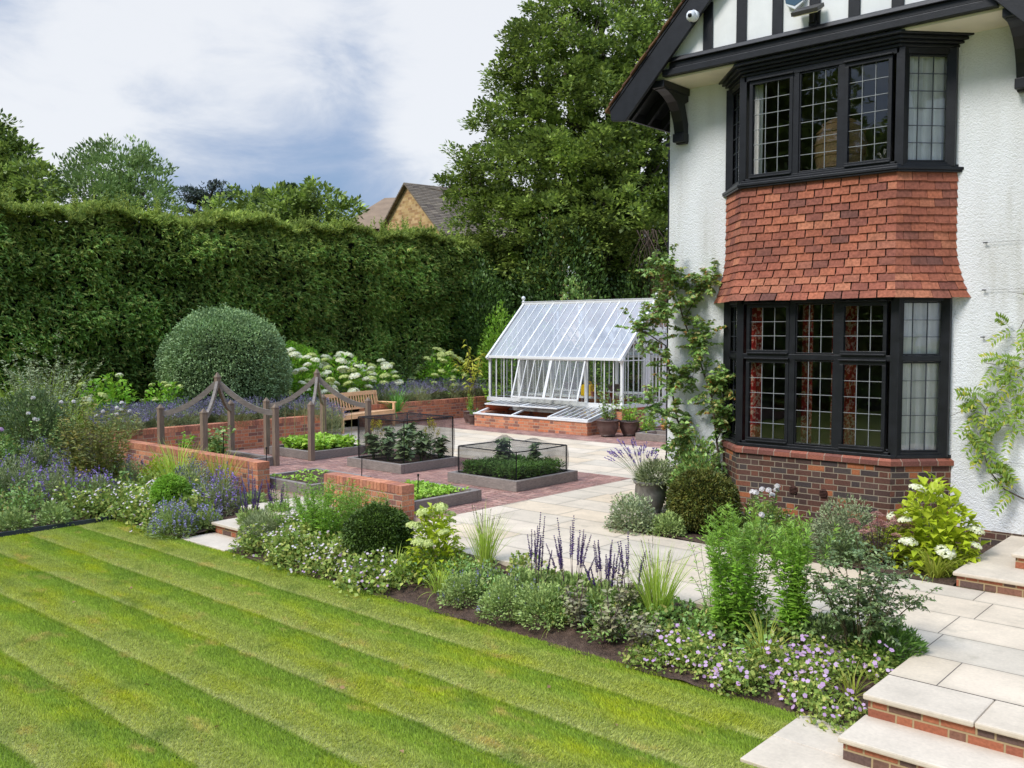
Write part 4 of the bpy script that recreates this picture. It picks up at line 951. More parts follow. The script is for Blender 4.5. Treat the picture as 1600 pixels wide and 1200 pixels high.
# two top-hung side windows propped open
for a, b_ in ((GX0 + 1.17, GX0 + 2.26), (GX0 + 2.30, GX0 + 3.40)):
    m = MB(); up_, lo_ = (GY0 - .01, GE - .01), (GY0 - .34, GS + .10)
    for x in np.linspace(a, b_, 5): wd = .045 if x in (a, b_) else .022; m.bar((x, up_[0], up_[1]), (x, lo_[0], lo_[1]), wd, .03)
    m.bar((a - .02, *up_), (b_ + .02, *up_), .05, .04); m.bar((a - .02, *lo_), (b_ + .02, *lo_), .05, .05)
    m.bar((a + .1, GY0 + .02, GS + .1), (a + .1, (up_[0] + lo_[0]) / 2, (up_[1] + lo_[1]) / 2), .012, .012)
    wv = gb(m, 'vent_window', 'white_paint')
    m = MB(); m.poly([(a, lo_[0], lo_[1]), (b_, lo_[0], lo_[1]), (b_, *up_), (a, *up_)]); gb(m, 'vent_glass', 'clear_lights', wv)
m = MB(); m.box(GX0 + .3, GX1 - .8, GY1 - .75, GY1 - .25, .80, .84); m.box(GX0 + .3, GX1 - .8, GY0 + .22, GY0 + .7, .80, .84)
for x in np.linspace(GX0 + .35, GX1 - .85, 5):
    for y in (GY0 + .25, GY0 + .67, GY1 - .72, GY1 - .28): m.box(x - .02, x + .02, y - .02, y + .02, 0, .80)
gb(m, 'staging', 'white_paint')
# ---- cold frame
CX0, CX1, CY0, CY1 = -17.33, -13.55, 18.08, 19.2
cf = root('cold_frame', 'brick cold frame with white glazed lids in front of the greenhouse', 'cold frame', ((CX0 + CX1) / 2, CY0, 0)); CO = tuple(cf.location)
def cb(m, name, mats, parent=None, **k):
    m.v = [(x - CO[0], y - CO[1], z - CO[2]) for x, y, z in m.v]; return m.build(name, mats, parent or cf, **k)
m = MB(); m.box(CX0, CX1, CY0, CY0 + .2, 0, .32); m.box(CX0, CX0 + .2, CY0 + .2, CY1 - .0, 0, .38); m.box(CX1 - .2, CX1, CY0 + .2, CY1, 0, .38); m.box(CX0 + 2.2, CX0 + 2.4, CY0 + .2, CY1, 0, .34); cb(m, 'brick_wall', 'garden_brick')
m = MB(); m.box(CX0 - .03, CX1 + .03, CY0 - .03, CY0 + .1, .32, .36)
for x in (CX0 - .03, CX1 - .05): m.bar((x + .04, CY0 + .1, .34), (x + .04, CY1 - .05, .56), .08, .05)
for x in (CX0 + 1.26, CX0 + 2.52): m.bar((x, CY0 + .1, .35), (x, CY1 - .05, .57), .06, .04)
m.box(CX0 - .03, CX1 + .03, CY1 - .09, CY1 - .045, .38, .60); cb(m, 'frame', 'white_paint', bevel=.005)
def lid(x0, x1, slide, lift):
    m = MB(); a = (CY0 + .02 + slide, .385 + slide * .2 + lift); b_ = (CY1 - .08 + slide * .2, .60 + lift * .3)
    for i, x in enumerate(np.linspace(x0, x1, 7)): m.bar((x, *a), (x, *b_), .05 if i in (0, 6) else .022, .03)
    m.bar((x0 - .02, *a), (x1 + .02, *a), .045, .035); m.bar((x0 - .02, *b_), (x1 + .02, *b_), .045, .035)
    l = cb(m, 'lid', 'white_paint'); m = MB(); m.poly([(x0, *a), (x1, *a), (x1, *b_), (x0, *b_)]); cb(m, 'lid_glass', 'clear_lights', l)
lid(CX0 + .0, CX0 + 1.22, .42, .10); lid(CX0 + 1.28, CX0 + 2.48, .42, .10); lid(CX0 + 2.55, CX1 - .0, 0, 0)
m = MB(); m.box(CX0 + .2, CX1 - .2, CY0 + .2, CY1 - .1, 0, .12); cb(m, 'compost', 'garden_soil')
# ================================================================== RAISED BEDS, PERGOLAS, CAGES
def rb(root_, m, name, mats, **k):
    o = root_.location; m.v = [(a - o[0], b - o[1], c - o[2]) for a, b, c in m.v]; return m.build(name, mats, root_, **k)
def bed(label, x0, x1, y0, y1, h=.17, t=.085, group='timber raised beds'):
    r = root('raised_bed', label, 'raised bed', ((x0 + x1) / 2, (y0 + y1) / 2, 0), group=group)
    for a in ((x0, x1, y0, y0 + t), (x0, x1, y1 - t, y1), (x0, x0 + t, y0 + t + .002, y1 - t - .002), (x1 - t, x1, y0 + t + .002, y1 - t - .002)):
        m = MB(); m.box(*a, .002, h); rb(r, m, 'board', 'sleeper', bevel=.006)
    m = MB(); m.box(x0 + t, x1 - t, y0 + t, y1 - t, .002, h - .035); rb(r, m, 'soil', 'garden_soil'); return r
bed('raised bed under the far left wooden arch frame, next to the brick wall', -16.42, -14.92, 8.66, 10.12)
bed('raised bed of green seedlings inside the wooden arch frame beside the bench', -16.45, -14.97, 11.0, 12.42)
bed('raised bed under the taller black net cage', -13.83, -12.32, 10.97, 12.42)
bed('raised bed under the lower black net cage', -11.1, -9.56, 10.92, 12.5)
bed('open raised bed with a low pale edge behind the brick pier of the right wall', -10.85, -9.46, 8.6, 10.02)
bed('open raised bed with bare tan soil just inside the garden step', -13.15, -11.7, 8.58, 9.78)
m = MB(); m.box(-12.2, -11.0, 18.15, 18.24, .002, .17); m.box(-12.2, -11.0, 18.9, 18.98, .002, .17); m.box(-12.2, -12.11, 18.242, 18.898, .002, .17)
r = root('raised_bed', 'end of a timber bed showing beside the greenhouse pots, at the house corner', 'raised bed', (-11.6, 18.5, 0), group='timber raised beds'); rb(r, m, 'board', 'sleeper', bevel=.006)
def pergola(label, x0, x1, y0, y1):
    cx, cy = (x0 + x1) / 2, (y0 + y1) / 2; r = root('arch_frame', label, 'wooden frame', (cx, cy, 0), group='weathered wooden arch frames over beds')
    a = .05
    for x in (x0, x1):
        for y in (y0, y1):
            m = MB(); m.box(x - a, x + a, y - a, y + a, 0, 1.08); p = rb(r, m, 'post', 'post_oak', bevel=.006)
            m = MB(); b = .056
            m.box(x - b, x + b, y - b, y + b, 1.081, 1.105); m.solid([(x - .045, y - .045, 1.105), (x + .045, y - .045, 1.105), (x + .045, y + .045, 1.105), (x - .045, y + .045, 1.105)], [(x - .008, y - .008, 1.17), (x + .008, y - .008, 1.17), (x + .008, y + .008, 1.17), (x - .008, y + .008, 1.17)])
            c = rb(r, m, 'post_cap', 'post_oak', bevel=.004); c.parent = p
            # sagging curved rail up to the centre
            m = MB(); n = 12; P = []
            for i in range(n + 1):
                t = i / n; q = .10 + .90 * t
                z = 1.0 + .56 * (t ** 1.75)
                P.append(Vector((x + (cx - x) * (.04 + .93 * t), y + (cy - y) * (.04 + .93 * t), z)))
            for i in range(n): m.bar(P[i], P[i + 1] + (P[i + 1] - P[i]) * .03, .05, .095)
            rb(r, m, 'curved_rail', 'weathered_oak')
    m = MB(); m.box(cx - .045, cx + .045, cy - .045, cy + .045, 1.47, 1.66); m.box(cx - .055, cx + .055, cy - .055, cy + .055, 1.661, 1.68)
    m.solid([(cx - .045, cy - .045, 1.68), (cx + .045, cy - .045, 1.68), (cx + .045, cy + .045, 1.68), (cx - .045, cy + .045, 1.68)], [(cx - .01, cy - .01, 1.76), (cx + .01, cy - .01, 1.76), (cx + .01, cy + .01, 1.76), (cx - .01, cy + .01, 1.76)])
    rb(r, m, 'finial', 'post_oak', bevel=.004)
pergola('weathered oak arch frame with curved rails, left one nearest the low brick wall', -16.42, -14.90, 8.66, 10.14)
pergola('weathered oak arch frame with curved rails, right one in front of the bench', -16.46, -14.95, 10.99, 12.42)
def cage(label, x0, x1, y0, y1, z0, z1, peak):
    r = root('net_cage', label, 'net cage', ((x0 + x1) / 2, (y0 + y1) / 2, z0), group='black net cages over crops'); cx, cy = (x0 + x1) / 2, (y0 + y1) / 2
    C4 = [(x0, y0), (x1, y0), (x1, y1), (x0, y1)]
    for x, y in C4: m = MB(); m.tube([(x, y, z0 - .1), (x, y, z1)], .011, 8); rb(r, m, 'pole', 'black_plastic')
    for i in range(4):
        a, b = C4[i], C4[(i + 1) % 4]; m = MB(); m.tube([(*a, z1), ((a[0] + b[0]) / 2, (a[1] + b[1]) / 2, z1 - .008), (*b, z1)], .010, 8); rb(r, m, 'rail', 'black_plastic')
    f = Fol(); n = 24; off = np.array(r.location)
    def panel(fn):
        a, b = np.meshgrid(np.linspace(0, 1, n), np.linspace(0, 1, n), indexing='ij'); V = fn(a, b) - off
        i, j = np.meshgrid(np.arange(n - 1), np.arange(n - 1), indexing='ij'); k = (i * n + j).ravel()[:, None]; f.add(V, k + np.array([0, n, n + 1, 1]))
    for i in range(4):
        A, B = np.array(C4[i]), np.array(C4[(i + 1) % 4]); o_ = np.array([(B - A)[1], -(B - A)[0]]); o_ = o_ / np.linalg.norm(o_)
        def fn(a, b, A=A, B=B, o_=o_, i=i):
            bulge = (.02 + .05 * np.sin(b * 3.1) * np.abs(np.sin(a * 9 + i))) * (1 if i != 1 else 1.3)
            xy = A[None, None] + (B - A)[None, None] * a[..., None] + o_ * bulge[..., None]; return np.concatenate([xy, (z0 - .02 + (z1 - z0 + .02) * b)[..., None]], -1)
        panel(fn)
    def top(a, b):
        z = z1 + .012 - .03 * np.sin(a * 3.14) * np.sin(b * 3.14)
        for px, py, h in peak: z = z + h * np.exp(-(((a - px) ** 2 + (b - py) ** 2) / .02))
        return np.stack([x0 + (x1 - x0) * a, y0 + (y1 - y0) * b, z], -1)
    panel(top); f.build('netting', 'black_netting', r, True)
cage('taller square black net cage full of leafy brassicas', -13.66, -12.40, 11.12, 12.34, .17, .93, [(.5, .6, .06)])
cage('lower square black net cage with its roof pushed up by a kale plant', -10.95, -9.67, 11.04, 12.32, .17, .61, [(.25, .62, .16), (.55, .85, .10)])
# thin black stakes at bed corners
for i, (x, y, z, lab) in enumerate(((-13.0, 8.66, .5, 'thin black rod standing at the near left corner of the tan soil bed'), (-11.85, 9.7, .35, 'thin black rod standing at the back of the tan soil bed'), (-9.75, 9.0, .35, 'thin black rod standing in the open bed behind the pier'),
                       (-15.5, 9.4, .5, 'thin black rod in the bed under the left arch frame'))):
    m = MB(); m.tube([(0, 0, 0), (.01, 0, z)], .008, 6); m.lathe([(0, z - .03), (.015, z - .015), (.015, z + .01), (0, z + .02)], (.01, 0, 0), 8); o = m.build('garden_stake', 'black_plastic'); o.location = (x, y, .13); setprops(o, lab, 'stake', 'thin black garden rods')
for i in range(9):      # bean canes in the second frame bed
    m = MB(); x, y = -16.2 + (i % 5) * .26, 11.25 + (i // 5) * .7 + .05 * i; m.tube([(0, 0, 0), (.01 * (i % 3 - 1), .02, .9 + .03 * (i % 4))], .006, 6); o = m.build('cane', 'dry_stem'); o.location = (x, y, .13)
    setprops(o, 'slim upright cane among the seedlings in the bed before the bench', 'cane', 'canes in the seedling bed')
# ---- bench
def bench():
    A = Vector((-18.36, 14.45, 0)); d = Vector((-.25, .968, 0)).normalized(); b = Vector((-d.y, d.x, 0)); L = 2.3
    r = root('garden_bench', 'slatted teak bench in front of the lavender by the raised bed frame', 'bench', tuple(A + d * L / 2 + b * .3), math.atan2(d.y, d.x))
    # local: x along the bench, y towards the back
    def part(name, m, bev=.006): return m.build(name, 'teak', r, bevel=bev)
    h = L / 2
    for s in (-1, 1):
        m = MB(); m.box(s * (h - .03) - .03, s * (h - .03) + .03, -.30, -.24, 0, .62); part('leg', m)
        m = MB(); x = s * (h - .03); m.solid([(x - .03, .22, 0), (x + .03, .22, 0), (x + .03, .28, 0), (x - .03, .28, 0)], [(x - .03, .22, .44), (x + .03, .22, .44), (x + .03, .28, .44), (x - .03, .28, .44)])
        m.solid([(x - .03, .22, .44), (x + .03, .22, .44), (x + .03, .28, .44), (x - .03, .28, .44)], [(x - .03, .31, .94), (x + .03, .31, .94), (x + .03, .36, .94), (x - .03, .36, .94)]); part('leg', m)
        m = MB(); m.box(x - .035, x + .035, -.34, .27, .62, .655); part('armrest', m, .01)
        m = MB(); m.box(x - .02, x + .02, -.24, .22, .33, .42); part('side_rail', m)
    m = MB()
    for k in range(6): y = -.29 + k * .09; m.box(-h + .0, h - .0, y, y + .075, .42 - .004 * abs(k - 2.5), .445 - .006 * min(k, 3)) if 0 < k < 6 else m.box(-h + .062, h - .062, y, y + .075, .42, .447)
    part('seat', m)
    m = MB(); m.box(-h + .06, h - .06, -.285, -.255, .33, .419); part('front_rail', m)
    m = MB(); m.solid([(-h + .06, .315, .85), (h - .06, .315, .85), (h - .06, .345, .85), (-h + .06, .345, .85)], [(-h + .06, .33, .95), (h - .06, .33, .95), (h - .06, .36, .95), (-h + .06, .36, .95)])
    m.solid([(-h + .06, .245, .50), (h - .06, .245, .50), (h - .06, .27, .50), (-h + .06, .27, .50)], [(-h + .06, .255, .555), (h - .06, .255, .555), (h - .06, .28, .555), (-h + .06, .28, .555)])
    for x in np.linspace(-h + .13, h - .13, 19): m.solid([(x - .024, .258, .55), (x + .024, .258, .55), (x + .024, .272, .55), (x - .024, .272, .55)], [(x - .024, .322, .86), (x + .024, .322, .86), (x + .024, .336, .86), (x - .024, .336, .86)])
    part('backrest', m, 0)
bench()
# ================================================================== PLANT BUILDERS
def stems(n, r0, r1, h, hv=.15, seg=5, wob=.03):
    """(n, seg, 3) stem paths from a foot disc r0 to a top disc r1"""
    a = U(0, 6.28, n); q = np.sqrt(rng.random(n)); B = np.stack([np.cos(a) * q * r0, np.sin(a) * q * r0, 0 * q], 1)
    T = np.stack([np.cos(a) * q * r1, np.sin(a) * q * r1, h * (1 - .25 * q ** 2) * (1 + rng.normal(size=n) * hv)], 1) + np.concatenate([rng.normal(size=(n, 2)) * .05 * h, np.zeros((n, 1))], 1)
    t = np.linspace(0, 1, seg)[None, :, None]; c = B * .35 + T * .65; c = np.stack([B[:, 0] * .8 + T[:, 0] * .2, B[:, 1] * .8 + T[:, 1] * .2, T[:, 2] * .5], 1)
    P = B[:, None] * (1 - t) ** 2 + 2 * c[:, None] * t * (1 - t) + T[:, None] * t ** 2
    P[:, 1:-1] += rng.normal(size=P[:, 1:-1].shape) * wob * h * .3
    return P
def along(P, t):
    """points and directions at parameters t (n, k) along paths"""
    n, m, _ = P.shape; x = t * (m - 1); i = np.clip(x.astype(int), 0, m - 2); f = (x - i)[..., None]; idx = np.arange(n)[:, None]
    return P[idx, i] * (1 - f) + P[idx, i + 1] * f, nrm(P[idx, i + 1] - P[idx, i])
def spray(f, P, k, t0, t1, L, W, up=.35, mi=0, taper=.6, simple=False, droop=.25, flat=.6):
    n = len(P); t = np.sort(U(t0, t1, (n, k)), 1); Q, T = along(P, t); Q = Q.reshape(-1, 3); T = T.reshape(-1, 3)
    a = U(0, 6.28, len(Q)); o = np.stack([np.cos(a), np.sin(a), 0 * a], 1); D = o + T * up + rng.normal(size=o.shape) * .15
    s = 1 - taper * t.ravel(); s = s * U(.75, 1.25, len(s)); f.leaves(Q, D, L * s, W * s, mi, simple, droop=droop, flat=flat)
def leafy(name, label, cat, loc, n, r0, r1, h, k, L, W, leaf, stem='green_stem', tip=None, t0=.08, group=None, up=.35, taper=.6, srad=.004, hv=.12, extra=None, droop=.25):
    r = root(name, label, cat, loc, group=group); P = stems(n, r0, r1, h, hv); f = Fol(); spray(f, P, k, t0, 1.0 if not tip else .82, L, W, up, taper=taper, droop=droop)
    f.build('foliage', leaf, r); f = Fol(); f.tubes(P, srad, srad * .4); f.build('stems', stem, r)
    if tip: f = Fol(); spray(f, P, max(6, k // 2), .72, 1.03, L * .75, W * .8, 1.0, taper=.3); f.build('tips', tip, r)
    if extra: extra(r, P)
    return r
def mound_pts(n, rx, ry, rz, shell=.35, lump=.18, seed=0, low=0.0):
    d = rdir(n); d[:, 2] = np.abs(d[:, 2]) * (1 - low) - low * rng.random(n) * .0; d = nrm(d)
    k = 1 - shell * rng.random(n) ** 1.5 + lump * noise3(d * 2.2, 1.3, seed)
    return d * k[:, None] * np.array([rx, ry, rz]), d
def mound(name, label, cat, loc, rx, ry, rz, n, L, W, leaf, group=None, flowers=None, seed=0, shell=.5, lump=.2, up=.25, jit=.7, simple=True, core=None, kind=None, stemn=24, stemm='green_stem'):
    r = root(name, label, cat, loc, group=group, kind=kind); f = Fol(); P, d = mound_pts(n, rx, ry, rz, shell, lump, seed)
    D = d + rdir(n) * jit + np.array([0, 0, up]); f.leaves(P, D, L * U(.7, 1.3, n), W * U(.7, 1.3, n), 0, simple)
    few = [q for q in (flowers or []) if q[2] < 70]; flowers = [q for q in (flowers or []) if q[2] >= 70]
    for (nm, mat, nf, rr, kk, lift) in few:          # a mere sprinkle of florets stays with the leaves
        P, d = mound_pts(nf, rx * 1.02, ry * 1.02, rz * 1.02, .12, lump, seed); P[:, 2] += lift * rng.random(nf)
        if kk == 'spike':
            h = U(.6, 1.2, nf) * rr
            for i in range(7): f.leaves(P + np.array([0, 0, 1.]) * (h * i / 7)[:, None] + d * .1 * (h * i / 7)[:, None], rdir(nf) + np.array([0, 0, .5]), rr * .30, rr * .22, 1, True)
        else: f.dots(P, d + rdir(nf) * .6 + np.array([0, 0, .7]), rr * U(.7, 1.2, nf), 1, kk)
    f.build('foliage', [leaf] + [q[1] for q in few], r)
    if stemn:
        f = Fol(); T, _ = mound_pts(stemn, rx * .85, ry * .85, rz * .85, .3, lump, seed); t = np.linspace(0, 1, 4)[None, :, None]; B = T * np.array([.15, .15, 0]); f.tubes(B[:, None] * (1 - t) + T[:, None] * t, .004, .002); f.build('stems', stemm, r)
    for (nm, mat, nf, rr, kk, lift) in (flowers or []):
        f = Fol(); P, d = mound_pts(nf, rx * 1.02, ry * 1.02, rz * 1.02, .12, lump, seed); P[:, 2] += lift * rng.random(nf)
        if kk == 'spike':
            h = U(.6, 1.2, nf) * rr; q = 7
            for i in range(q): f.leaves(P + np.array([0, 0, 1.]) * (h * i / q)[:, None] + d * .1 * (h * i / q)[:, None], rdir(nf) + np.array([0, 0, .5]), rr * .30, rr * .22, 0, True)
        else: f.dots(P, d + rdir(nf) * .6 + np.array([0, 0, .7]), rr * U(.7, 1.2, nf), 0, kk)
        f.build(nm, mat, r)['kind'] = 'stuff'
    return r
def clump(name, label, cat, loc, n, r0, L, w, lean, bend, mat, group=None, seg=5, plume=None, Lv=.25):
    r = root(name, label, cat, loc, group=group); f = Fol(); a = U(0, 6.28, n); q = np.sqrt(rng.random(n)) * r0; P = np.stack([np.cos(a) * q, np.sin(a) * q, 0 * q], 1)
    f.blades(P, a + rng.normal(size=n) * .5, L * (1 + rng.normal(size=n) * Lv * .6).clip(.4, 1.4), w * U(.6, 1.2, n), np.abs(rng.normal(size=n)) * lean, bend * U(.4, 1.5, n), 0, seg); f.build('blades', mat, r)
    if plume:
        k, h, mt = plume; P = stems(k, r0 * .6, r0 * 2.4, h, .1, 6, .02); f = Fol(); f.tubes(P, .0028, .0015)
        t = U(.8, 1.0, (k, 24)); Q, T = along(P, t); f.leaves(Q.reshape(-1, 3), T.reshape(-1, 3) + rdir(k * 24) * .4, .02, .006, 0, True); f.build('plumes', mt, r)
    return r
def ballpts(n, R_, squash, shell=.08, lump=.05, seed=0):
    d = rdir(n); d = d[d[:, 2] > -.75]; k = 1 - shell * rng.random(len(d)) + lump * noise3(d * 2.5, 1.5, seed); return d * k[:, None] * np.array([R_, R_, R_ * squash]), d
def topiary(name, label, cat, c, R_, squash, n, L, W, leaf, core, seed=0):
    """clipped ball: thick shell of small leaves over a twiggy core"""
    r = root(name, label, cat, (c[0], c[1], c[2] - R_ * squash * .72)); zc = R_ * squash * .72
    f = Fol(); P, d = ballpts(n, R_, squash, .14, .05, seed); P[:, 2] += zc; ok = P[:, 2] > 0; P, d = P[ok], d[ok]
    f.leaves(P, d * .9 + rdir(len(P)) * .8 + np.array([0, 0, .15]), L * U(.7, 1.3, len(P)), W * U(.7, 1.3, len(P)), 0, True)
    k = rng.random(len(P)) < .02; Q = P[k]; h_ = U(.02, .10, len(Q))[:, None] * R_ ** .5
    for i in range(5): f.leaves(Q + (d[k] * .5 + np.array([0, 0, .8])) * h_ * (i + 1) / 5, d[k] + rdir(len(Q)) * .8, L, W, 0, True)
    f.build('foliage', leaf, r)
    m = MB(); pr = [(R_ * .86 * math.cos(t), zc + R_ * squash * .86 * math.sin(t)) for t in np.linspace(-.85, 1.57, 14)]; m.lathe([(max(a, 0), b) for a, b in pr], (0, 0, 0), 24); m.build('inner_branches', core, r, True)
    m = MB(); m.tube([(0, 0, -.1), (0, 0, zc)], R_ * .07, 8); m.build('trunk', 'bark', r); return r
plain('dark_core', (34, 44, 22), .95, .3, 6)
HEADS = {}
def head(kind):
    """shared mesh of one domed flower head"""
    if kind in HEADS: return HEADS[kind].data
    f = Fol(); n = 230; d = rdir(n); d[:, 2] = np.abs(d[:, 2]) ** .8; d = nrm(d); P = d * np.array([.105, .105, .062]) * (1 + .12 * noise3(d * 3, 2, 4))[:, None]
    f.dots(P, d + rdir(n) * .45, U(.012, .020, n), 0, 4); return f
def heads_on(r, pos, mat, sizes, base):
    """one flower_head child per head, all sharing one mesh"""
    key = 'h' + mat
    if key not in HEADS:
        f = head('none') if 'none' in HEADS else head('x'); o = f.build('flower_head', mat, r); HEADS[key] = o; first = True
    else: first = False
    for i, (p, s) in enumerate(zip(pos, sizes)):
        rot = (U(-.35, .35), U(-.35, .35), U(0, 6.28))
        if first: o = HEADS[key]; o.parent = r; o.location = p; o.rotation_euler = rot; o.scale = (s,) * 3; first = False
        else: link_copy(HEADS[key], r, p, rot, s)
def hydrangea(label, loc, rx, ry, h, nl, nheads, leafmat, petals, L=.13, W=.09, hs=1.0, group=None, seed=0, zlow=.35, face=None):
    r = root('hydrangea_bush', label, 'hydrangea', loc, group=group); f = Fol(); P, d = mound_pts(nl, rx, ry, h, .75, .15, seed); P[:, 2] = P[:, 2] * .96
    f.leaves(P, d * .8 + rdir(nl) * .6 + np.array([0, 0, .05]), L * U(.6, 1.2, nl), W * U(.7, 1.2, nl), 0, False, droop=.25, flat=.9); f.build('foliage', leafmat, r)
    hp = []; tries = 0; k = np.array([rx, ry, h])
    while len(hp) < nheads and tries < 4000:
        tries += 1; d = nrm(rng.normal(size=3)); d[2] = abs(d[2])
        if d[2] < zlow: continue
        if face is not None and d @ face < U(-.9, .3): continue
        p = d * k * U(.96, 1.10)
        if all(np.linalg.norm(p - q) > .13 * hs for q in hp): hp.append(p)
    n = len(hp); hp = np.array(hp); B = hp * np.array([.15, .15, 0]); t = np.linspace(0, 1, 4)[None, :, None]
    f = Fol(); f.tubes(B[:, None] * (1 - t) + hp[:, None] * t, .005, .003); f.build('stems', 'green_stem', r)
    a = [p for i, p in enumerate(hp) if i % len(petals) == 0]
    for j, mt in enumerate(petals):
        q = [p for i, p in enumerate(hp) if i % len(petals) == j]; heads_on(r, q, mt, [hs * U(.75, 1.25) for _ in q], None)
    return r
def salvia(label, loc, n, r1, h, leafy_h=.3, spikemat='salvia_flower', leaf='catmint_leaf', group=None, hv=.12, sl=.5, nl=500):
    r = root('salvia_plant', label, 'salvia', loc, group=group)
    f = Fol(); P, d = mound_pts(nl, r1 * .9, r1 * .9, h * leafy_h, .6, .15); f.leaves(P, d * .6 + rdir(nl) * .5 + np.array([0, 0, .4]), .075, .03, 0, False); f.build('foliage', leaf, r)
    S = stems(n, r1 * .5, r1, h, hv, 5, .01)
    for i in range(n):
        f = Fol(); Pp = S[i:i + 1]; f.tubes(Pp, .0035, .0018, 1); t = np.repeat(np.linspace(1 - sl, 1, 16), 6)[None]; Q, T = along(Pp, t); Q = Q[0]; T = T[0]; k = len(Q)
        f.leaves(Q, rdir(k) * .8 + T * .9, .020 * (1.25 - .7 * (t[0] - 1 + sl) / sl), .014, 0, True); f.build('flower_spike', [spikemat, 'purple_stem'], r)
    return r
# tree crowns from explicit blobs
def tree(name, label, blobs, foot, trad, leafmat, per, L, W, group=None, clus=.42, droop=0., limbmat='bark', flat=.6, k=26, spread=.75, kind=None, up=.25, cat='tree', inner=.45):
    foot = Vector(foot); r = root(name, label, cat, tuple(foot), group=group, kind=kind); f = Fol(); fo = np.array(foot)
    for (c, R3) in blobs:
        c = np.array(c) - fo; R3 = np.array(R3 if hasattr(R3, '__len__') else (R3, R3, R3 * .85)); area = 4 * math.pi * (R3.mean()) ** 2; n = max(8, int(area * per))
        d = rdir(n); q = 1 - inner * rng.random(n) ** 1.4 + .26 * noise3(d * 2.5 + c * .3, 1.6, int(abs(c[0]) * 7)); C = c + d * q[:, None] * R3
        cl = clus * U(.6, 1.3, n); dd = nrm(d + rdir(n) * .5)
        e = rdir(n * k).reshape(n, k, 3); e[..., 2] *= .6
        Pp = C[:, None] + (e * (rng.random((n, k, 1)) ** .6) * spread + dd[:, None] * .15) * cl[:, None, None]
        D = e * .8 + dd[:, None] * .6 + rdir(n * k).reshape(n, k, 3) * .5 + np.array([0, 0, up])
        f.leaves(Pp.reshape(-1, 3), D.reshape(-1, 3), L * U(.7, 1.3, n * k), W * U(.7, 1.3, n * k), 0, True, droop=droop, flat=flat)
    f.build('crown', leafmat, r)
    m = MB(); top = np.array([np.array(c) - fo for c, _ in blobs]); cen = Vector(top.mean(0)); cz = cen.z
    rr = random.Random(4); fork = Vector((cen.x * .3, cen.y * .3, max(cz * .4, .5)))
    m.tube([(0, 0, -.3), (0, 0, .2), tuple(fork * .55), tuple(fork)], [trad * 1.3, trad, trad * .85, trad * .75], 10); m.build('trunk', limbmat, r, True)
    m = MB()
    for c in top:
        c = Vector(c); mid = fork.lerp(c, .5) + Vector((rr.uniform(-.4, .4), rr.uniform(-.4, .4), .4)) * trad * 2
        m.tube([fork * .9, mid, c], [trad * .45, trad * .28, trad * .07], 6)
        for _ in range(4):
            e = c + Vector((rr.uniform(-1, 1), rr.uniform(-1, 1), rr.uniform(-.2, 1))) * (trad * 2); m.tube([mid.lerp(c, .7), e], [trad * .12, trad * .02], 5)
    m.build('limbs', limbmat, r, True); return r
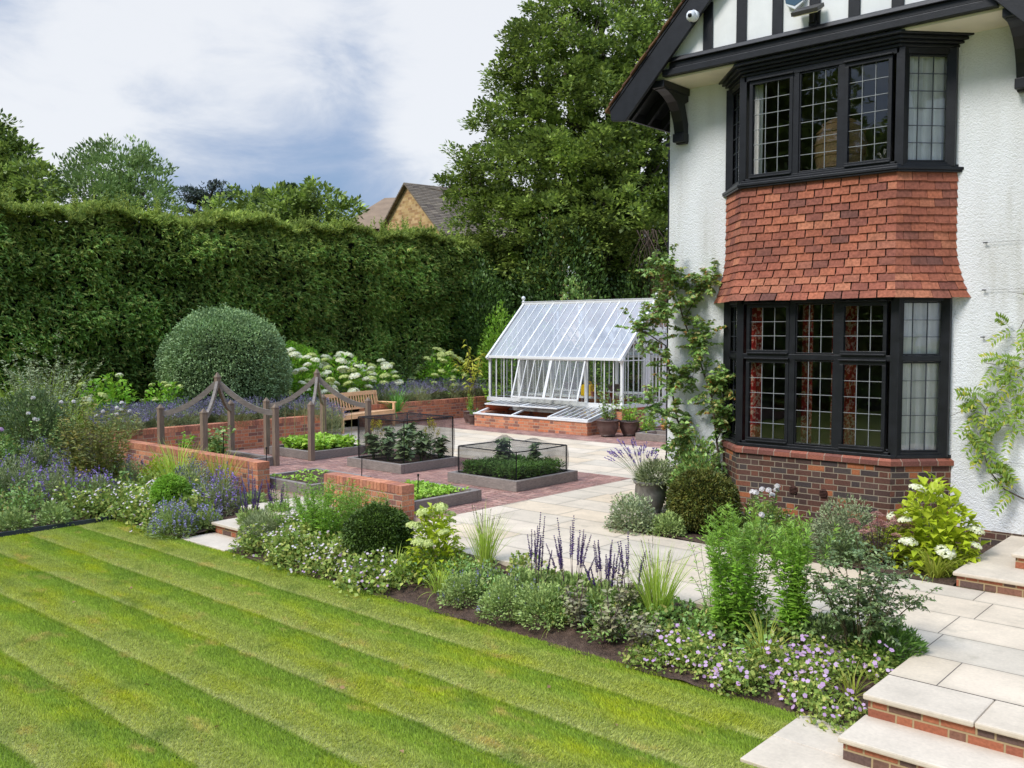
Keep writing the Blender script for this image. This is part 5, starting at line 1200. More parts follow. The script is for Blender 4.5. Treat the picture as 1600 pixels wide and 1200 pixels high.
# ================================================================== HEDGE AND TREES
def hedge():
    X0 = -21.6; Y0, Y1 = -4, 27.0; top = lambda y: 5.26 + .022 * (y - 7) + .09 * np.sin(y * 1.9) + .06 * np.sin(y * 4.3 + 1) + .04 * np.sin(y * 9.1)
    r = root('conifer_hedge', 'long tall dark green conifer hedge running along the back of the garden', 'hedge', (X0 - .8, 12, -.3)); o = np.array(r.location)
    f = Fol(); g = Fol(); n = 66000
    Y = U(Y0, Y1, n); Z = -.2 + (top(Y) + .2) * rng.random(n); Z = np.minimum(Z, top(Y)); P = np.stack([0 * Y, Y, Z], 1)
    dep = .30 * noise3(P, .9, 3) + .22 * noise3(P, 2.6, 4); ed = np.clip((Z - top(Y) + .9) / .9, 0, 1); X = X0 + dep - rng.random(n) ** 1.3 * .30 - .45 * ed ** 2
    P[:, 0] = X; dd = np.array([1., 0, .15]) + rdir(n) * .6
    # drooping sprays: five narrow leaflets fanned from one point
    def sprays(F_, P, dd, L, W):
        n = len(P); dd = nrm(dd); S = nrm(np.cross(dd, rdir(n)))
        for a in (-.9, -.45, 0, .45, .9): D = dd * math.cos(a) + S * math.sin(a); F_.leaves(P - o, D, L * U(.7, 1.2, n) * (1 - abs(a) * .25), W, 0, True, droop=.3, fold=.05)
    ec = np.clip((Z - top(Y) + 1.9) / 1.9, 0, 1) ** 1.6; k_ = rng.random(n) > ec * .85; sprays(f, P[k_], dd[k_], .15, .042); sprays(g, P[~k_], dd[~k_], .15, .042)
    n2 = 17000; Y = U(Y0, Y1, n2); X = X0 - 1.7 * rng.random(n2) - .1; Z = top(Y) + .16 * noise3(np.stack([X, Y, 0 * X], 1), 1.3, 9) + .10 * rng.random(n2) - .06 - .5 * np.clip(X - X0 + .5, 0, 1) ** 2
    P2 = np.stack([X, Y, Z], 1); sprays(g, P2, np.array([.25, 0, 1.]) + rdir(n2) * .55, .17, .036)
    # taller wispy leaders along the top edge
    n3 = 720; Y = U(Y0, Y1, n3); X = X0 - 1.3 * rng.random(n3) - .2; h = np.minimum(rng.gamma(2., .17, n3), .62)
    for i in range(12): t = i / 12; P3 = np.stack([X + rng.normal(size=n3) * .02, Y + rng.normal(size=n3) * .02, top(Y) + h * t], 1); sprays(g, P3, np.array([0, 0, .8]) + rdir(n3) * .8, .13 * (1.2 - t), .03)
    f.build('side_foliage', 'hedge_leaf', r); g.build('top_foliage', 'hedge_top_leaf', r)
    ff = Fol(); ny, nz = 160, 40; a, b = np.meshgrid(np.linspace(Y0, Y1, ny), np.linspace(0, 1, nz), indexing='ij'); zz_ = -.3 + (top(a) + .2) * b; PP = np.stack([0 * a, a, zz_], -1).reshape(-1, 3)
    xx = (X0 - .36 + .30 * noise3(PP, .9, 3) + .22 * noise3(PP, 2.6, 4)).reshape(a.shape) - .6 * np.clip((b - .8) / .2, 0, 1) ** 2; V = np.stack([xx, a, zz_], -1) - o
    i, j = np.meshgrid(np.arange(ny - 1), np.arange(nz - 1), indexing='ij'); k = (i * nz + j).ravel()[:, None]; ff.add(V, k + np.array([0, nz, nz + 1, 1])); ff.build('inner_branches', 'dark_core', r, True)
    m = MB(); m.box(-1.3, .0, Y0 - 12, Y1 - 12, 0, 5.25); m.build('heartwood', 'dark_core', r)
hedge()
def B(px, py, dep, rad): return (tuple(dp(px, py, dep)), rad)
def BO(px, py, dep, rad): return (tuple(dp(px, py, dep * 1.14)), rad * 1.14)
# the big oak, right of centre
ob = [BO(*q) for q in ((845, 120, 30, 1.7), (905, 60, 30, 2.0), (975, 70, 31, 1.5), (1050, 75, 32, 1.5), (1150, 110, 32, 2.0), (820, 205, 29.5, 1.6), (895, 165, 29.5, 2.1), (975, 150, 30, 2.0), (1060, 190, 30.5, 2.3), (1150, 240, 31, 2.4),
      (762, 265, 29, 1.1), (845, 285, 28.5, 1.9), (925, 255, 28.5, 2.1), (1005, 290, 28.5, 2.1), (780, 345, 28.5, 1.3), (860, 370, 27.6, 1.7), (940, 355, 27.6, 1.9), (1015, 385, 28, 1.8), (735, 315, 29, .8), (1100, 350, 29, 2.4),
      (722, 255, 29.5, .55), (760, 185, 30, .6), (796, 110, 30, .6), (818, 62, 30.3, .55), (872, 18, 30.5, .9), (702, 290, 29, .4), (935, -2, 31, .9), (1030, 12, 32, .8), (985, -30, 32, .8), (890, -40, 31, 1.0), (1110, 10, 33, 1.2))]
fo = gp(930, 560, 0); fo = dp(960, 470, 33.5)
oak = tree('oak_tree', 'huge dense green oak tree behind the greenhouse and house', ob, (fo.x, fo.y, 0), .42, 'oak_leaf', 2.5, .155, .11, clus=.55, k=54, inner=.42, flat=.8)
# lower understorey behind the greenhouse
def bush(name, label, px, py, dep, rx, rz, leaf, n=5000, L=.13, W=.07, zb=None, group=None, seed=0, lump=.25):
    c = dp(px, py, dep); z0 = c.z - rz if zb is None else zb
    return mound(name, label, 'shrub', (c.x, c.y, z0), rx, rx * .8, (c.z - z0) + rz * .0 + rz, n, L, W, leaf, group=group, seed=seed, shell=.55, lump=lump, stemn=16, stemm='twig')
bush('laurel_shrub', 'broad grey-green shrub left behind the greenhouse ridge, under the oak', 865, 440, 30.5, 2.4, 1.0, 'dark_shrub_leaf', 16000, zb=.2, seed=3)
bush('laurel_shrub', 'dark shrub between the hedge end and the greenhouse roof', 752, 490, 31, 1.9, 1.6, 'dark_shrub_leaf', 12000, zb=.2, seed=5)
bush('laurel_shrub', 'bright green shrub beside the left gable of the greenhouse', 778, 520, 29.3, .7, .8, 'aster_leaf', 4000, zb=.4, seed=6, L=.11, W=.05)
bush('laurel_shrub', 'dark bush right behind the greenhouse finial near the house', 1000, 440, 30.6, 1.8, .8, 'dark_shrub_leaf', 9000, zb=.2, seed=7)
bush('laurel_shrub', 'small light green bush behind the centre of the greenhouse roof', 905, 466, 29.2, 1.1, .5, 'rose_leaf', 5000, zb=.2, seed=8)
m = MB(); c = dp(965, 440, 33); m.box(-.11, .11, -4, 4, 0, 4.9); o = m.build('brick_wall', 'old_brick'); o.location = (c.x, c.y, -.2); o.rotation_euler = (0, 0, R(62)); setprops(o, 'old brown brick wall glimpsed under the oak behind the greenhouse', 'wall')
# dead hanging branch under the oak near the house
def deadbranch():
    c = dp(1012, 405, 29); r = root('dead_branch', 'bare grey drooping branch hanging from the oak by the house corner', 'branch', tuple(c)); m = MB(); rr = random.Random(8)
    for i in range(16):
        a = rr.uniform(0, 6.28); p = Vector((rr.uniform(-.3, .3), rr.uniform(-.3, .3), .9)); pts = [p]
        for k in range(5): p = p + Vector((math.cos(a) * .14 + rr.uniform(-.08, .08), math.sin(a) * .14 + rr.uniform(-.08, .08), -.22 - .08 * rr.random())); pts.append(p)
        m.tube(pts, [.018, .014, .011, .008, .006, .003], 5)
    m.build('twigs', 'bark', r)
deadbranch()
tree('ash_tree', 'green leafy tree rising over the hedge at the far left edge', [B(*q) for q in ((10, 262, 46, 1.6), (-30, 235, 46, 2.0), (40, 285, 45, 1.2), (68, 288, 44, .9), (-60, 290, 46, 2.2), (15, 300, 45, 1.4))], tuple(dp(-20, 590, 46)), .3, 'oak_leaf', 3.0, .26, .17, clus=.6, k=24)
tree('birch_tree', 'feathery round-topped tree with upswept twigs above the hedge on the left', [B(*q) for q in ((180, 285, 48, 2.3), (130, 295, 48, 1.7), (225, 295, 48, 1.7), (180, 262, 48, 1.7), (150, 310, 47, 2.2), (215, 318, 47, 2.0))], tuple(dp(180, 590, 48)), .25, 'round_tree_leaf', 2.0, .24, .10, clus=.65, k=20, up=.7)
def twigs():
    c = dp(180, 300, 48); r = root('birch_tree', 'bare-tipped upswept young tree standing against the round feathery tree', 'tree', (c.x, c.y, 0)); f = Fol(); n = 95
    a = U(0, 6.28, n); e = U(.1, 1.35, n); q = np.stack([np.cos(a) * np.sin(e), np.sin(a) * np.sin(e), np.cos(e) * .95 + .1], 1); t = np.linspace(0, 1, 6)[None, :, None]
    B0 = np.array([0, 0, 6.6]) + q * 1.0; T = np.array([0, 0, 7.9]) + q * np.array([2.9, 2.9, 2.3]) * U(.85, 1.12, n)[:, None]; P = B0[:, None] * (1 - t) + T[:, None] * t; P[:, :, 2] += (.35 * np.sin(t * 3.1))[:, :, 0]
    f.tubes(P, .035, .008); f.build('branches', 'bark', r); f = Fol(); spray(f, P, 26, .35, 1.0, .26, .08, .9, simple=True, taper=.2); f.build('crown', 'round_tree_leaf', r)
    m = MB(); m.tube([(0, 0, 0), (.1, 0, 7)], [.25, .1], 8); m.build('trunk', 'bark', r)
twigs()
def cedar():
    c = dp(330, 330, 60); r = root('cedar_tree', 'dark flat-topped cedar with tiered horizontal branches above the hedge', 'tree', (c.x, c.y, 0)); f = Fol(); m = MB(); rr = random.Random(6); RTn = np.array(RT)
    m.tube([(0, 0, 0), (0, 0, c.z + 1.1)], [.5, .12], 8)
    for i in range(17):
        z = c.z - 1.2 + 2.4 * i / 17; a = rr.uniform(0, 6.28); L = (4.2 - 2.4 * (i / 17)) * rr.uniform(.6, 1.05); d = Vector((math.cos(a), math.sin(a), (.05 + .30 * i / 17))); m.tube([(0, 0, z), tuple(Vector((0, 0, z)) + d * L)], [.09, .02], 5)
        n = 260; t = U(.15, 1, n); P = np.array([0, 0, z]) + np.array(d) * (L * t)[:, None] + rng.normal(size=(n, 3)) * np.array([.30, .30, .04]); f.leaves(P, np.array(d) * .7 + rdir(n) * .7 + np.array([0, 0, .2]), .24, .10, 0, True)
    m.build('trunk', 'bark', r, True); f.build('crown', 'cedar_leaf', r)
cedar()
def spire(label, px, py, dep, h, rad):
    c = dp(px, py, dep); r = root('cypress_tree', label, 'tree', (c.x, c.y, 0), group='small conifers above the hedge'); m = MB(); m.tube([(0, 0, 0), (0, 0, c.z)], [.2, .03], 6); m.build('trunk', 'bark', r); f = Fol(); n = 3200
    t = rng.random(n) ** .8; a = U(0, 6.28, n); q = rad * (1 - t) ** .8 * (.6 + .4 * rng.random(n)) * (1 + .3 * np.sin(t * 40 + a * 2)) + .05; P = np.stack([np.cos(a) * q, np.sin(a) * q, c.z - h + h * t], 1)
    f.leaves(P, np.stack([np.cos(a), np.sin(a), .9 + 0 * a], 1) + rdir(n) * .4, .26, .10, 0, True); f.build('crown', 'conifer_leaf', r)
for q in ((405, 296, 50, 3.6, .8, 'slim dark cypress left of a pair above the hedge'), (424, 303, 50, 3.4, .7, 'slim dark cypress right of a pair above the hedge'), (455, 290, 49, 3.6, 1.0, 'dark conifer spire in the middle of the hedge skyline'), (478, 300, 48, 3.2, .8, 'conifer spire just right of the middle of the hedge skyline')): spire(q[5], *q[:5])
tree('ash_tree', 'low rounded green tree peeping over the hedge left of the brick gable house', [B(*q) for q in ((505, 325, 44, 1.1), (470, 325, 44, 1.0), (440, 330, 44, 1.2), (490, 303, 45, .6), (535, 335, 44, .9), (385, 328, 46, 1.3), (360, 340, 46, 1.1))], tuple(dp(480, 590, 44)), .2, 'oak_leaf', 3.0, .24, .15, clus=.5, k=22)
# two tall trees across the lawn: what the windows mirror
for i, (x, y, s) in enumerate(((-20, -15, 1.4), (-10.5, -20, 1.15), (-31, -4, .95))):
    def ctree(x=x, y=y, s=s, i=i):
        bl = [((x + a * s, y + b_ * s, z * s), q * s) for a, b_, z, q in ((0, 0, 7, 3.2), (2.6, 0, 6, 2.4), (-2.6, .5, 6, 2.4), (0, 1, 10, 2.6), (1.8, 0, 9, 2), (-1.6, 0, 9, 2.2), (0, 0, 12, 1.8), (0, 1, 4, 2.8), (3, 0, 3.6, 2.2), (-3, 0, 3.4, 2.2))]
        tree('oak_tree', ['tall oak across the lawn mirrored in the left window panes', 'tall oak across the lawn mirrored in the right window panes', 'distant oak beyond the left border, out past the hedge end'][i], bl, (x, y, -.3), .4, 'oak_leaf', 1.6, .30, .20, clus=.9, k=24)
    ctree()
def far_hedge():  # unseen hedge, added so the lower bay panes mirror something dark
    r = root('added_dark_hedge', 'unseen hedge added across the lawn to darken reflections in the lower bay window', 'hedge', (-16, -13, -.3)); f = Fol(); n = 26000; P = np.stack([U(-20, 16, n), 1.0 + .4 * rng.random(n), 4.3 * rng.random(n)], 1); P[:, 1] += .25 * noise3(P, .9, 2)
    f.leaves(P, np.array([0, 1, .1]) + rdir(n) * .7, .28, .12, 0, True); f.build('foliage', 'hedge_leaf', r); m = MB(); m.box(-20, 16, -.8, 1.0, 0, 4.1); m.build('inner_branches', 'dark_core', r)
far_hedge()
def back_hedge():
    r = root('laurel_hedge', 'tall laurel hedge closing the garden behind the greenhouse and the house side', 'hedge', (-9, 28, -.2)); f = Fol(); n = 30000; P = np.stack([U(-5, 8, n), -.4 - .5 * rng.random(n), 4.6 * rng.random(n) ** .9], 1); P[:, 1] += .35 * noise3(P, .8, 5)
    f.leaves(P, np.array([0, -1, .3]) + rdir(n) * .8, .17, .08, 0, True); f.build('foliage', 'dark_shrub_leaf', r); m = MB(); m.box(-5, 8, -.3, 1.0, 0, 4.3); m.build('inner_branches', 'dark_core', r)
back_hedge()
# ---- neighbours' houses
def facing(r): return r
def gable_house():
    D = 52.0
    def P(px, py, d=D): return dp(px, py, d)
    a, b, c = P(637, 287), P(612, 345), P(697, 355); O = Vector((a.x, a.y, 0)); r = root('brick_house', 'yellow brick gabled house with a tiled roof beyond the hedge', 'house', tuple(O))
    u = Vector((c.x - b.x, c.y - b.y, 0)).normalized(); n = Vector((-u.y, u.x, 0)); 
    if n.dot(FWH) < 0: n = -n
    th = R(52); n = (FWH * math.cos(th) + RT * math.sin(th)).normalized(); u = (RT * math.cos(th) - FWH * math.sin(th)).normalized()
    hw = 3.4; za = a.z; ze = za - hw * .84; L = lambda s, t, z: tuple(u * s + n * t + Vector((0, 0, z)))
    m = MB(); q = [L(-hw, 0, 0), L(hw, 0, 0), L(hw, 0, ze), L(0, 0, za - .1), L(-hw, 0, ze)]; q2 = [L(-hw, 8, 0), L(hw, 8, 0), L(hw, 8, ze), L(0, 8, za - .1), L(-hw, 8, ze)]; m.solid(q, q2); m.build('wall', 'far_brick', r)
    for s in (-1, 1):
        m = MB(); k = 30
        for i in range(k):
            t0, t1 = i / k, (i + 1) / k; e0, e1 = s * (hw + .3) * t0, s * (hw + .3) * t1; z0, z1 = za + .05 - (za - ze + .28) * t0, za + .05 - (za - ze + .28) * t1
            for j in range(20):
                a0, a1 = -.25 + 8.4 * j / 20, -.25 + 8.4 * (j + 1) / 20 - .02; A = [L(e0, a0, z0 - .1), L(e1, a0, z1 - .1), L(e1, a1, z1 - .1), L(e0, a1, z0 - .1)]; Bq = [L(e0, a0, z0), L(e1, a0, z1 + .03), L(e1, a1, z1 + .03), L(e0, a1, z0)]
                m.solid(A[::s], Bq[::s])
        m.build('roof', 'grey_slate', r)
    # main range behind, ridge parallel to the picture
    m = MB(); z = P(592, 300, 56).z; u, n = RT.copy(), FWH.copy(); s0 = (P(545, 345, 56) - O).dot(u); s1 = (P(592, 300, 56) - O).dot(u)
    A = [L(s0 - .5, 2, z - 2.4), L(9, 2, z - 2.4), L(9, 12, z - 2.4), L(s0 - .5, 12, z - 2.4)]; m.solid([L(s0, 2.2, 0), L(9, 2.2, 0), L(9, 11.8, 0), L(s0, 11.8, 0)], [L(s0, 2.2, z - 2.45), L(9, 2.2, z - 2.45), L(9, 11.8, z - 2.45), L(s0, 11.8, z - 2.45)]); m.build('wall', 'far_brick', r)
    m = MB(); m.solid(A, [L(s1, 6.5, z), L(9, 6.5, z + .5), L(9, 7.2, z + .5), L(s1, 7.2, z)]); m.build('roof', 'brown_roof', r)
gable_house()
def low_roof(label, px0, px1, py, dep, h, col='brown_roof'):
    a, b = dp(px0, py + 18, dep), dp(px1, py + 18, dep); O = Vector((a.x, a.y, 0)); r = root('house', label, 'house', tuple(O)); u = Vector((b.x - a.x, b.y - a.y, 0)); W = u.length; u.normalize(); n = Vector((-u.y, u.x, 0))
    if n.dot(FWH) < 0: n = -n
    L = lambda s, t, z: tuple(u * s + n * t + Vector((0, 0, z))); z = dp((px0 + px1) / 2, py, dep).z
    m = MB(); m.solid([L(.3, .3, 0), L(W - .3, .3, 0), L(W - .3, 7.7, 0), L(.3, 7.7, 0)], [L(.3, .3, z - h), L(W - .3, .3, z - h), L(W - .3, 7.7, z - h), L(.3, 7.7, z - h)]); m.build('wall', 'far_brick', r)
    m = MB(); m.solid([L(0, 0, z - h), L(W, 0, z - h), L(W, 8, z - h), L(0, 8, z - h)], [L(W * .25, 3.8, z), L(W * .85, 3.8, z - .15), L(W * .85, 4.2, z - .15), L(W * .25, 4.2, z)]); m.build('roof', col, r)
low_roof('low brown roof just showing over the hedge below the cedar', 165, 375, 322, 50, 1.6, 'roof_tile')
low_roof('grey tiled roof glimpsed through the oak beside the white house', 985, 1090, 352, 36, 1.6, 'grey_slate')
# ================================================================== BACK BORDER
rng = np.random.default_rng(21)
topiary('clipped_shrub', 'large clipped blue-green dome shrub in front of the hedge', 'topiary', (-19.95, 12.2, 1.62), 1.52, .95, 60000, .062, .030, 'dome_leaf', 'dark_core', 3)
def lavender_mass(label, x0, x1, y0, y1, z, n, sp, skew=0, h=.42, dens=1):
    """one drift of lavender: overlapping grey mounds topped by flower wands"""
    r = root('lavender', label, 'lavender', ((x0 + x1) / 2, (y0 + y1) / 2, z), kind='stuff'); f = Fol(); g = Fol(); nm = max(3, int((x1 - x0) * (y1 - y0) * 3.2)); c = np.stack([U(x0, x1, nm) - (x0 + x1) / 2, U(y0, y1, nm) - (y0 + y1) / 2, np.zeros(nm)], 1)
    per = int(n / nm)
    for q in c:
        P, d = mound_pts(per, .40, .40, h * .8, .6, .2); f.leaves(P + q, d * .6 + rdir(per) * .4 + np.array([0, 0, .6]), .09, .012, 0, True)
        k = int(sp / nm); a = nrm(rdir(k) * np.array([1, 1, .6]) + np.array([0, 0, .9])); B0 = q + a * np.array([.38, .38, h * .8]); Tp = B0 + a * U(.14, .26, k)[:, None]; t = np.linspace(0, 1, 3)[None, :, None]
        f.tubes(B0[:, None] * (1 - t) + Tp[:, None] * t, .0025, .002)
        for i in range(6): s_ = i / 6; g.leaves(Tp + a * (s_ * .075), rdir(k) + a * .8, .026, .017, 0, True)
    f.build('foliage', 'lavender_leaf', r); g.build('flowers', 'lavender_flower', r); return r
lavender_mass('hazy blue-violet lavender drift behind the left retaining wall', -19.1, -17.75, 8.5, 13.1, .46, 26000, 4200)
lavender_mass('grey-violet lavender drift between the bench and the greenhouse', -21.0, -19.6, 14.2, 21.2, .46, 30000, 5200, h=.5)
lavender_mass('lavender clump growing at the left end of the bench', -18.9, -18.0, 13.3, 14.1, .1, 3600, 700, h=.62)
FC = nrm(np.array([.62, -.78, .3]))
hydrangea('large hydrangea smothered in creamy white heads, directly right of the clipped dome', (-20.3, 14.5, .5), .95, .95, 1.4, 1500, 44, 'hydrangea_leaf', ['hydrangea_petal', 'hydrangea_petal', 'hydrangea_lime_petal'], seed=2, face=FC, hs=1.35, group='white hydrangeas before the hedge', zlow=.1)
hydrangea('white hydrangea in the middle of the row behind the bench', (-20.5, 16.1, .5), .9, .95, 1.34, 1500, 42, 'hydrangea_leaf', ['hydrangea_petal', 'hydrangea_lime_petal', 'hydrangea_petal'], seed=3, face=FC, hs=1.35, group='white hydrangeas before the hedge', zlow=.1)
hydrangea('white hydrangea at the right end of the row behind the bench', (-20.7, 17.6, .5), .85, .8, 1.1, 1200, 30, 'hydrangea_leaf', ['hydrangea_petal', 'hydrangea_lime_petal'], seed=4, face=FC, hs=1.35, group='white hydrangeas before the hedge', zlow=.1)
hydrangea('lime green flowered hydrangea left of the greenhouse', (-20.6, 20.0, .5), .85, 1.1, 1.4, 1500, 38, 'hydrangea_leaf', ['hydrangea_lime_petal'], seed=5, face=FC, hs=1.1, group='lime hydrangeas', zlow=.1)
hydrangea('lime hydrangea squeezed between its neighbour and the greenhouse corner', (-20.2, 21.7, .5), .6, .6, 1.0, 700, 10, 'hydrangea_leaf', ['hydrangea_lime_petal'], seed=6, face=FC, hs=.9, group='lime hydrangeas', zlow=.1)
hydrangea('lime flowered hydrangea left of the clipped dome, the taller of two', (-20.1, 9.35, .45), .6, .65, 1.18, 900, 13, 'hydrangea_leaf', ['hydrangea_lime_petal', 'hydrangea_petal'], seed=7, face=FC, hs=.9, group='lime hydrangeas', zlow=.1)
hydrangea('lime flowered hydrangea tucked against the left side of the clipped dome', (-19.5, 10.45, .45), .5, .6, .95, 700, 14, 'hydrangea_leaf', ['hydrangea_lime_petal'], seed=8, face=FC, hs=.75, group='lime hydrangeas', zlow=.1)
mound('box_shrub', 'rounded bright green bush behind the white hydrangeas', 'shrub', (-21.0, 15.0, .5), .8, .9, 1.65, 9000, .07, .035, 'hydrangea_leaf', seed=3, shell=.25, lump=.1)
leafy('shrub_rose', 'loose upright green shrub against the hedge behind the lavender', 'shrub', (-21.0, 18.9, .5), 26, .25, .8, 1.75, 34, .11, .07, 'dark_shrub_leaf', 'twig')
leafy('shrub_rose', 'tall leafy shoots rising against the hedge left of the lime hydrangea', 'shrub', (-21.1, 19.6, .5), 14, .2, .5, 2.1, 30, .10, .06, 'oak_leaf', 'twig')
clump('yucca_plant', 'spiky dark green strap-leaved plant at the right end of the bench', 'plant', (-19.15, 16.9, .35), 90, .08, .62, .035, .75, .55, 'dark_blade', seg=4)
leafy('bay_plant', 'leafy green plant between the lavender and the greenhouse base', 'plant', (-18.9, 20.6, .3), 20, .2, .55, .75, 24, .14, .08, 'veg_leaf')
# slender yellow-leaved sapling by the greenhouse corner
def sapling():
    b = Vector((-17.95, 18.75, 0)); r = root('maple_sapling', 'slender sapling with drooping yellow-green leaves at the left corner of the greenhouse', 'sapling', tuple(b)); P = stems(5, .05, .50, 2.2, .12, 7, .05)
    f = Fol(); f.tubes(P, .010, .004); f.build('stems', 'bark', r); f = Fol(); spray(f, P, 13, .5, 1.0, .16, .06, -.1, taper=.0, droop=.5); f.build('foliage', 'yellow_leaf', r)
sapling()
def sapling2():
    b = Vector((-19.9, 20.6, .5)); r = root('maple_sapling', 'yellow-leaved sapling spreading over the lime hydrangea', 'sapling', tuple(b)); P = stems(8, .05, .75, 1.75, .12, 7, .05)
    f = Fol(); f.tubes(P, .010, .004); f.build('stems', 'bark', r); f = Fol(); spray(f, P, 12, .6, 1.0, .16, .06, -.1, taper=.0, droop=.5); f.build('foliage', 'yellow_leaf', r)
sapling2()
# ================================================================== CROPS
def rows(label, name, x0, x1, y0, y1, z, n, L, W, h, leaf, cat='vegetables', k=9, up=.9, skip=None):
    """each plant a rosette; one bed of seedlings is one thing"""
    r = root(name, label, cat, ((x0 + x1) / 2, (y0 + y1) / 2, z), kind='stuff'); f = Fol()
    c = np.stack([U(x0, x1, n) - (x0 + x1) / 2, U(y0, y1, n) - (y0 + y1) / 2, np.zeros(n)], 1); P = np.repeat(c, k, 0); a = U(0, 6.28, len(P)); zt = rng.random(len(P)) ** .7
    D = np.stack([np.cos(a), np.sin(a), U(.1, up, len(P))], 1); P = P + np.stack([0 * a, 0 * a, zt * h], 1) + D * .02; f.leaves(P, D, L * U(.6, 1.2, len(P)), W * U(.7, 1.2, len(P)), 0, False, droop=.3); f.build('foliage', leaf, r); return r
rows('bed of bright green leafy seedlings in front of the bench', 'bean_seedlings', -16.3, -15.1, 11.2, 12.3, .13, 170, .12, .085, .18, 'veg_leaf')
rows('low green salad seedlings in the open bed behind the pier', 'salad_seedlings', -10.7, -9.6, 8.75, 9.85, .13, 250, .06, .045, .05, 'veg_leaf', k=7)
rows('sparse seedlings in the tan soil bed', 'salad_seedlings', -13.0, -11.85, 8.72, 9.65, .13, 22, .07, .05, .05, 'veg_leaf', k=6)
rows('feathery dark green carrot tops filling the lower net cage', 'carrot_tops', -10.9, -9.72, 11.08, 12.3, .13, 520, .10, .022, .17, 'carrot_leaf', k=16, up=1.6)
rng = np.random.default_rng(33)
def brassica(label, x, y, h, n=9, L=.24, W=.15, group='brassicas in the net cage', leaf='kale_leaf'):
    r = root('kale_plant', label, 'kale plant', (x, y, .13), group=group); P = stems(2, .02, .06, h, .05, 5, .02); f = Fol(); f.tubes(P, .016, .010, sides=6); f.build('stem', 'green_stem', r)
    f = Fol(); spray(f, P, n * 4, .2, 1.0, L * .85, W * 1.15, .55, taper=.3, droop=.45, flat=.8); f.build('foliage', leaf, r)
pl = ['front left', 'front centre', 'front right', 'middle left', 'central', 'middle right', 'rear left', 'rear centre', 'rear right']
i = 0
for yy in (11.3, 11.7, 12.15):
    for xx in (-13.45, -13.02, -12.6):
        brassica(f'blue-green leafy brassica, {pl[i]} plant inside the taller net cage', xx + U(-.05, .05), yy + U(-.05, .05), [.5, .45, .42, .62, .6, .5, .66, .5, .42][i]); i += 1
for lab, x, y, h in (('yellow flowering brassica shoots at the left side inside the taller net cage', -13.5, 11.35, .72), ('yellow flowering brassica head under the roof of the taller net cage', -12.75, 12.05, .78)):
    r = root('flowering_brassica', lab, 'plant', (x, y, .13)); P = stems(7, .05, .16, h, .06); f = Fol(); f.tubes(P, .005, .003); spray(f, P, 6, .2, .8, .1, .04); f.build('stems', 'green_stem', r)
    f = Fol(); t = U(.84, 1.03, (7, 40)); Q, T = along(P, t); f.dots(Q.reshape(-1, 3) + rdir(280) * .03, rdir(280), .011, 0, 4); f.build('flowers', 'yellow_petal', r)
brassica('tall kale plant pushing up the roof of the lower net cage at its left', -10.62, 11.8, .60, 14, .20, .16, None)
brassica('thin kale plant in the middle of the lower net cage', -10.15, 12.05, .52, 9, .17, .13, None)
# plants in the left frame bed
leafy('raspberry_plant', 'large-leaved green bush inside the left arch frame', 'plant', (-15.75, 9.35, .13), 14, .15, .42, .72, 22, .16, .11, 'rose_leaf')
leafy('raspberry_plant', 'small yellow-green bush inside the left arch frame at its left side', 'plant', (-16.2, 9.0, .13), 9, .1, .28, .5, 16, .12, .08, 'hydrangea_leaf')
# ================================================================== POTS BY THE GREENHOUSE
def pot(label, x, y, rad, h, mat, name='plant_pot', z=0, rim=.02, group=None, feet=False, belly=1.08):
    r = root(name, label, 'pot', (x, y, z), group=group); z0 = .03 if feet else 0
    m = MB(); m.lathe([(rad * .62, z0), (rad * .78, z0 + h * .2), (rad * .93 * belly, z0 + h * .6), (rad * .96, z0 + h * .88), (rad + rim * .3, z0 + h * .9), (rad + rim, z0 + h * .93), (rad + rim, z0 + h), (rad - .005, z0 + h), (rad - .02, z0 + h * .9), (0, z0 + h * .88)], (0, 0, 0), 28); m.build('body', mat, r, True)
    if feet:
        for a in (0, 2.1, 4.2): m = MB(); m.box(-.03, .03, -.02, .02, 0, .03); o = m.build('foot', mat, r); o.location = (rad * .5 * math.cos(a), rad * .5 * math.sin(a), 0)
    m = MB(); m.lathe([(0, z0 + h * .9), (rad * .93, z0 + h * .9)], (0, 0, .004), 20); m.build('soil', 'garden_soil', r); return r
pot('large brown glazed pot with a tall shrub, left of the pair by the cold frame', -13.1, 18.3, .27, .38, 'brown_glaze', group='brown glazed pots', feet=True)
pot('large brown glazed pot with a low bushy plant, right one by the cold frame', -12.78, 18.75, .24, .34, 'brown_glaze', group='brown glazed pots', feet=True)
leafy('potted_shrub', 'tall loose shrub growing in the left brown glazed pot', 'shrub', (-13.1, 18.3, .38), 16, .1, .45, .85, 30, .085, .06, 'rose_leaf', 'twig')
leafy('potted_shrub', 'low bushy plant growing in the right brown glazed pot', 'shrub', (-12.78, 18.75, .34), 18, .12, .36, .42, 26, .08, .055, 'veg_leaf')
pot('dark clay pot, taller of two left of the cold frame', -17.95, 18.55, .19, .34, 'brown_glaze', group='small clay pots'); pot('dark clay pot, shorter of two left of the cold frame', -17.58, 18.3, .16, .28, 'brown_glaze', group='small clay pots')
leafy('potted_herb', 'upright herb in the taller dark pot left of the cold frame', 'herb', (-17.95, 18.55, .32), 14, .06, .16, .5, 26, .06, .03, 'veg_leaf')
leafy('potted_herb', 'small herb in the shorter dark pot left of the cold frame', 'herb', (-17.58, 18.3, .26), 12, .06, .2, .24, 16, .06, .03, 'rose_leaf')
pot('wide shallow terracotta bowl behind the cold frame lids', -17.25, 18.95, .36, .2, 'terracotta', z=.36)
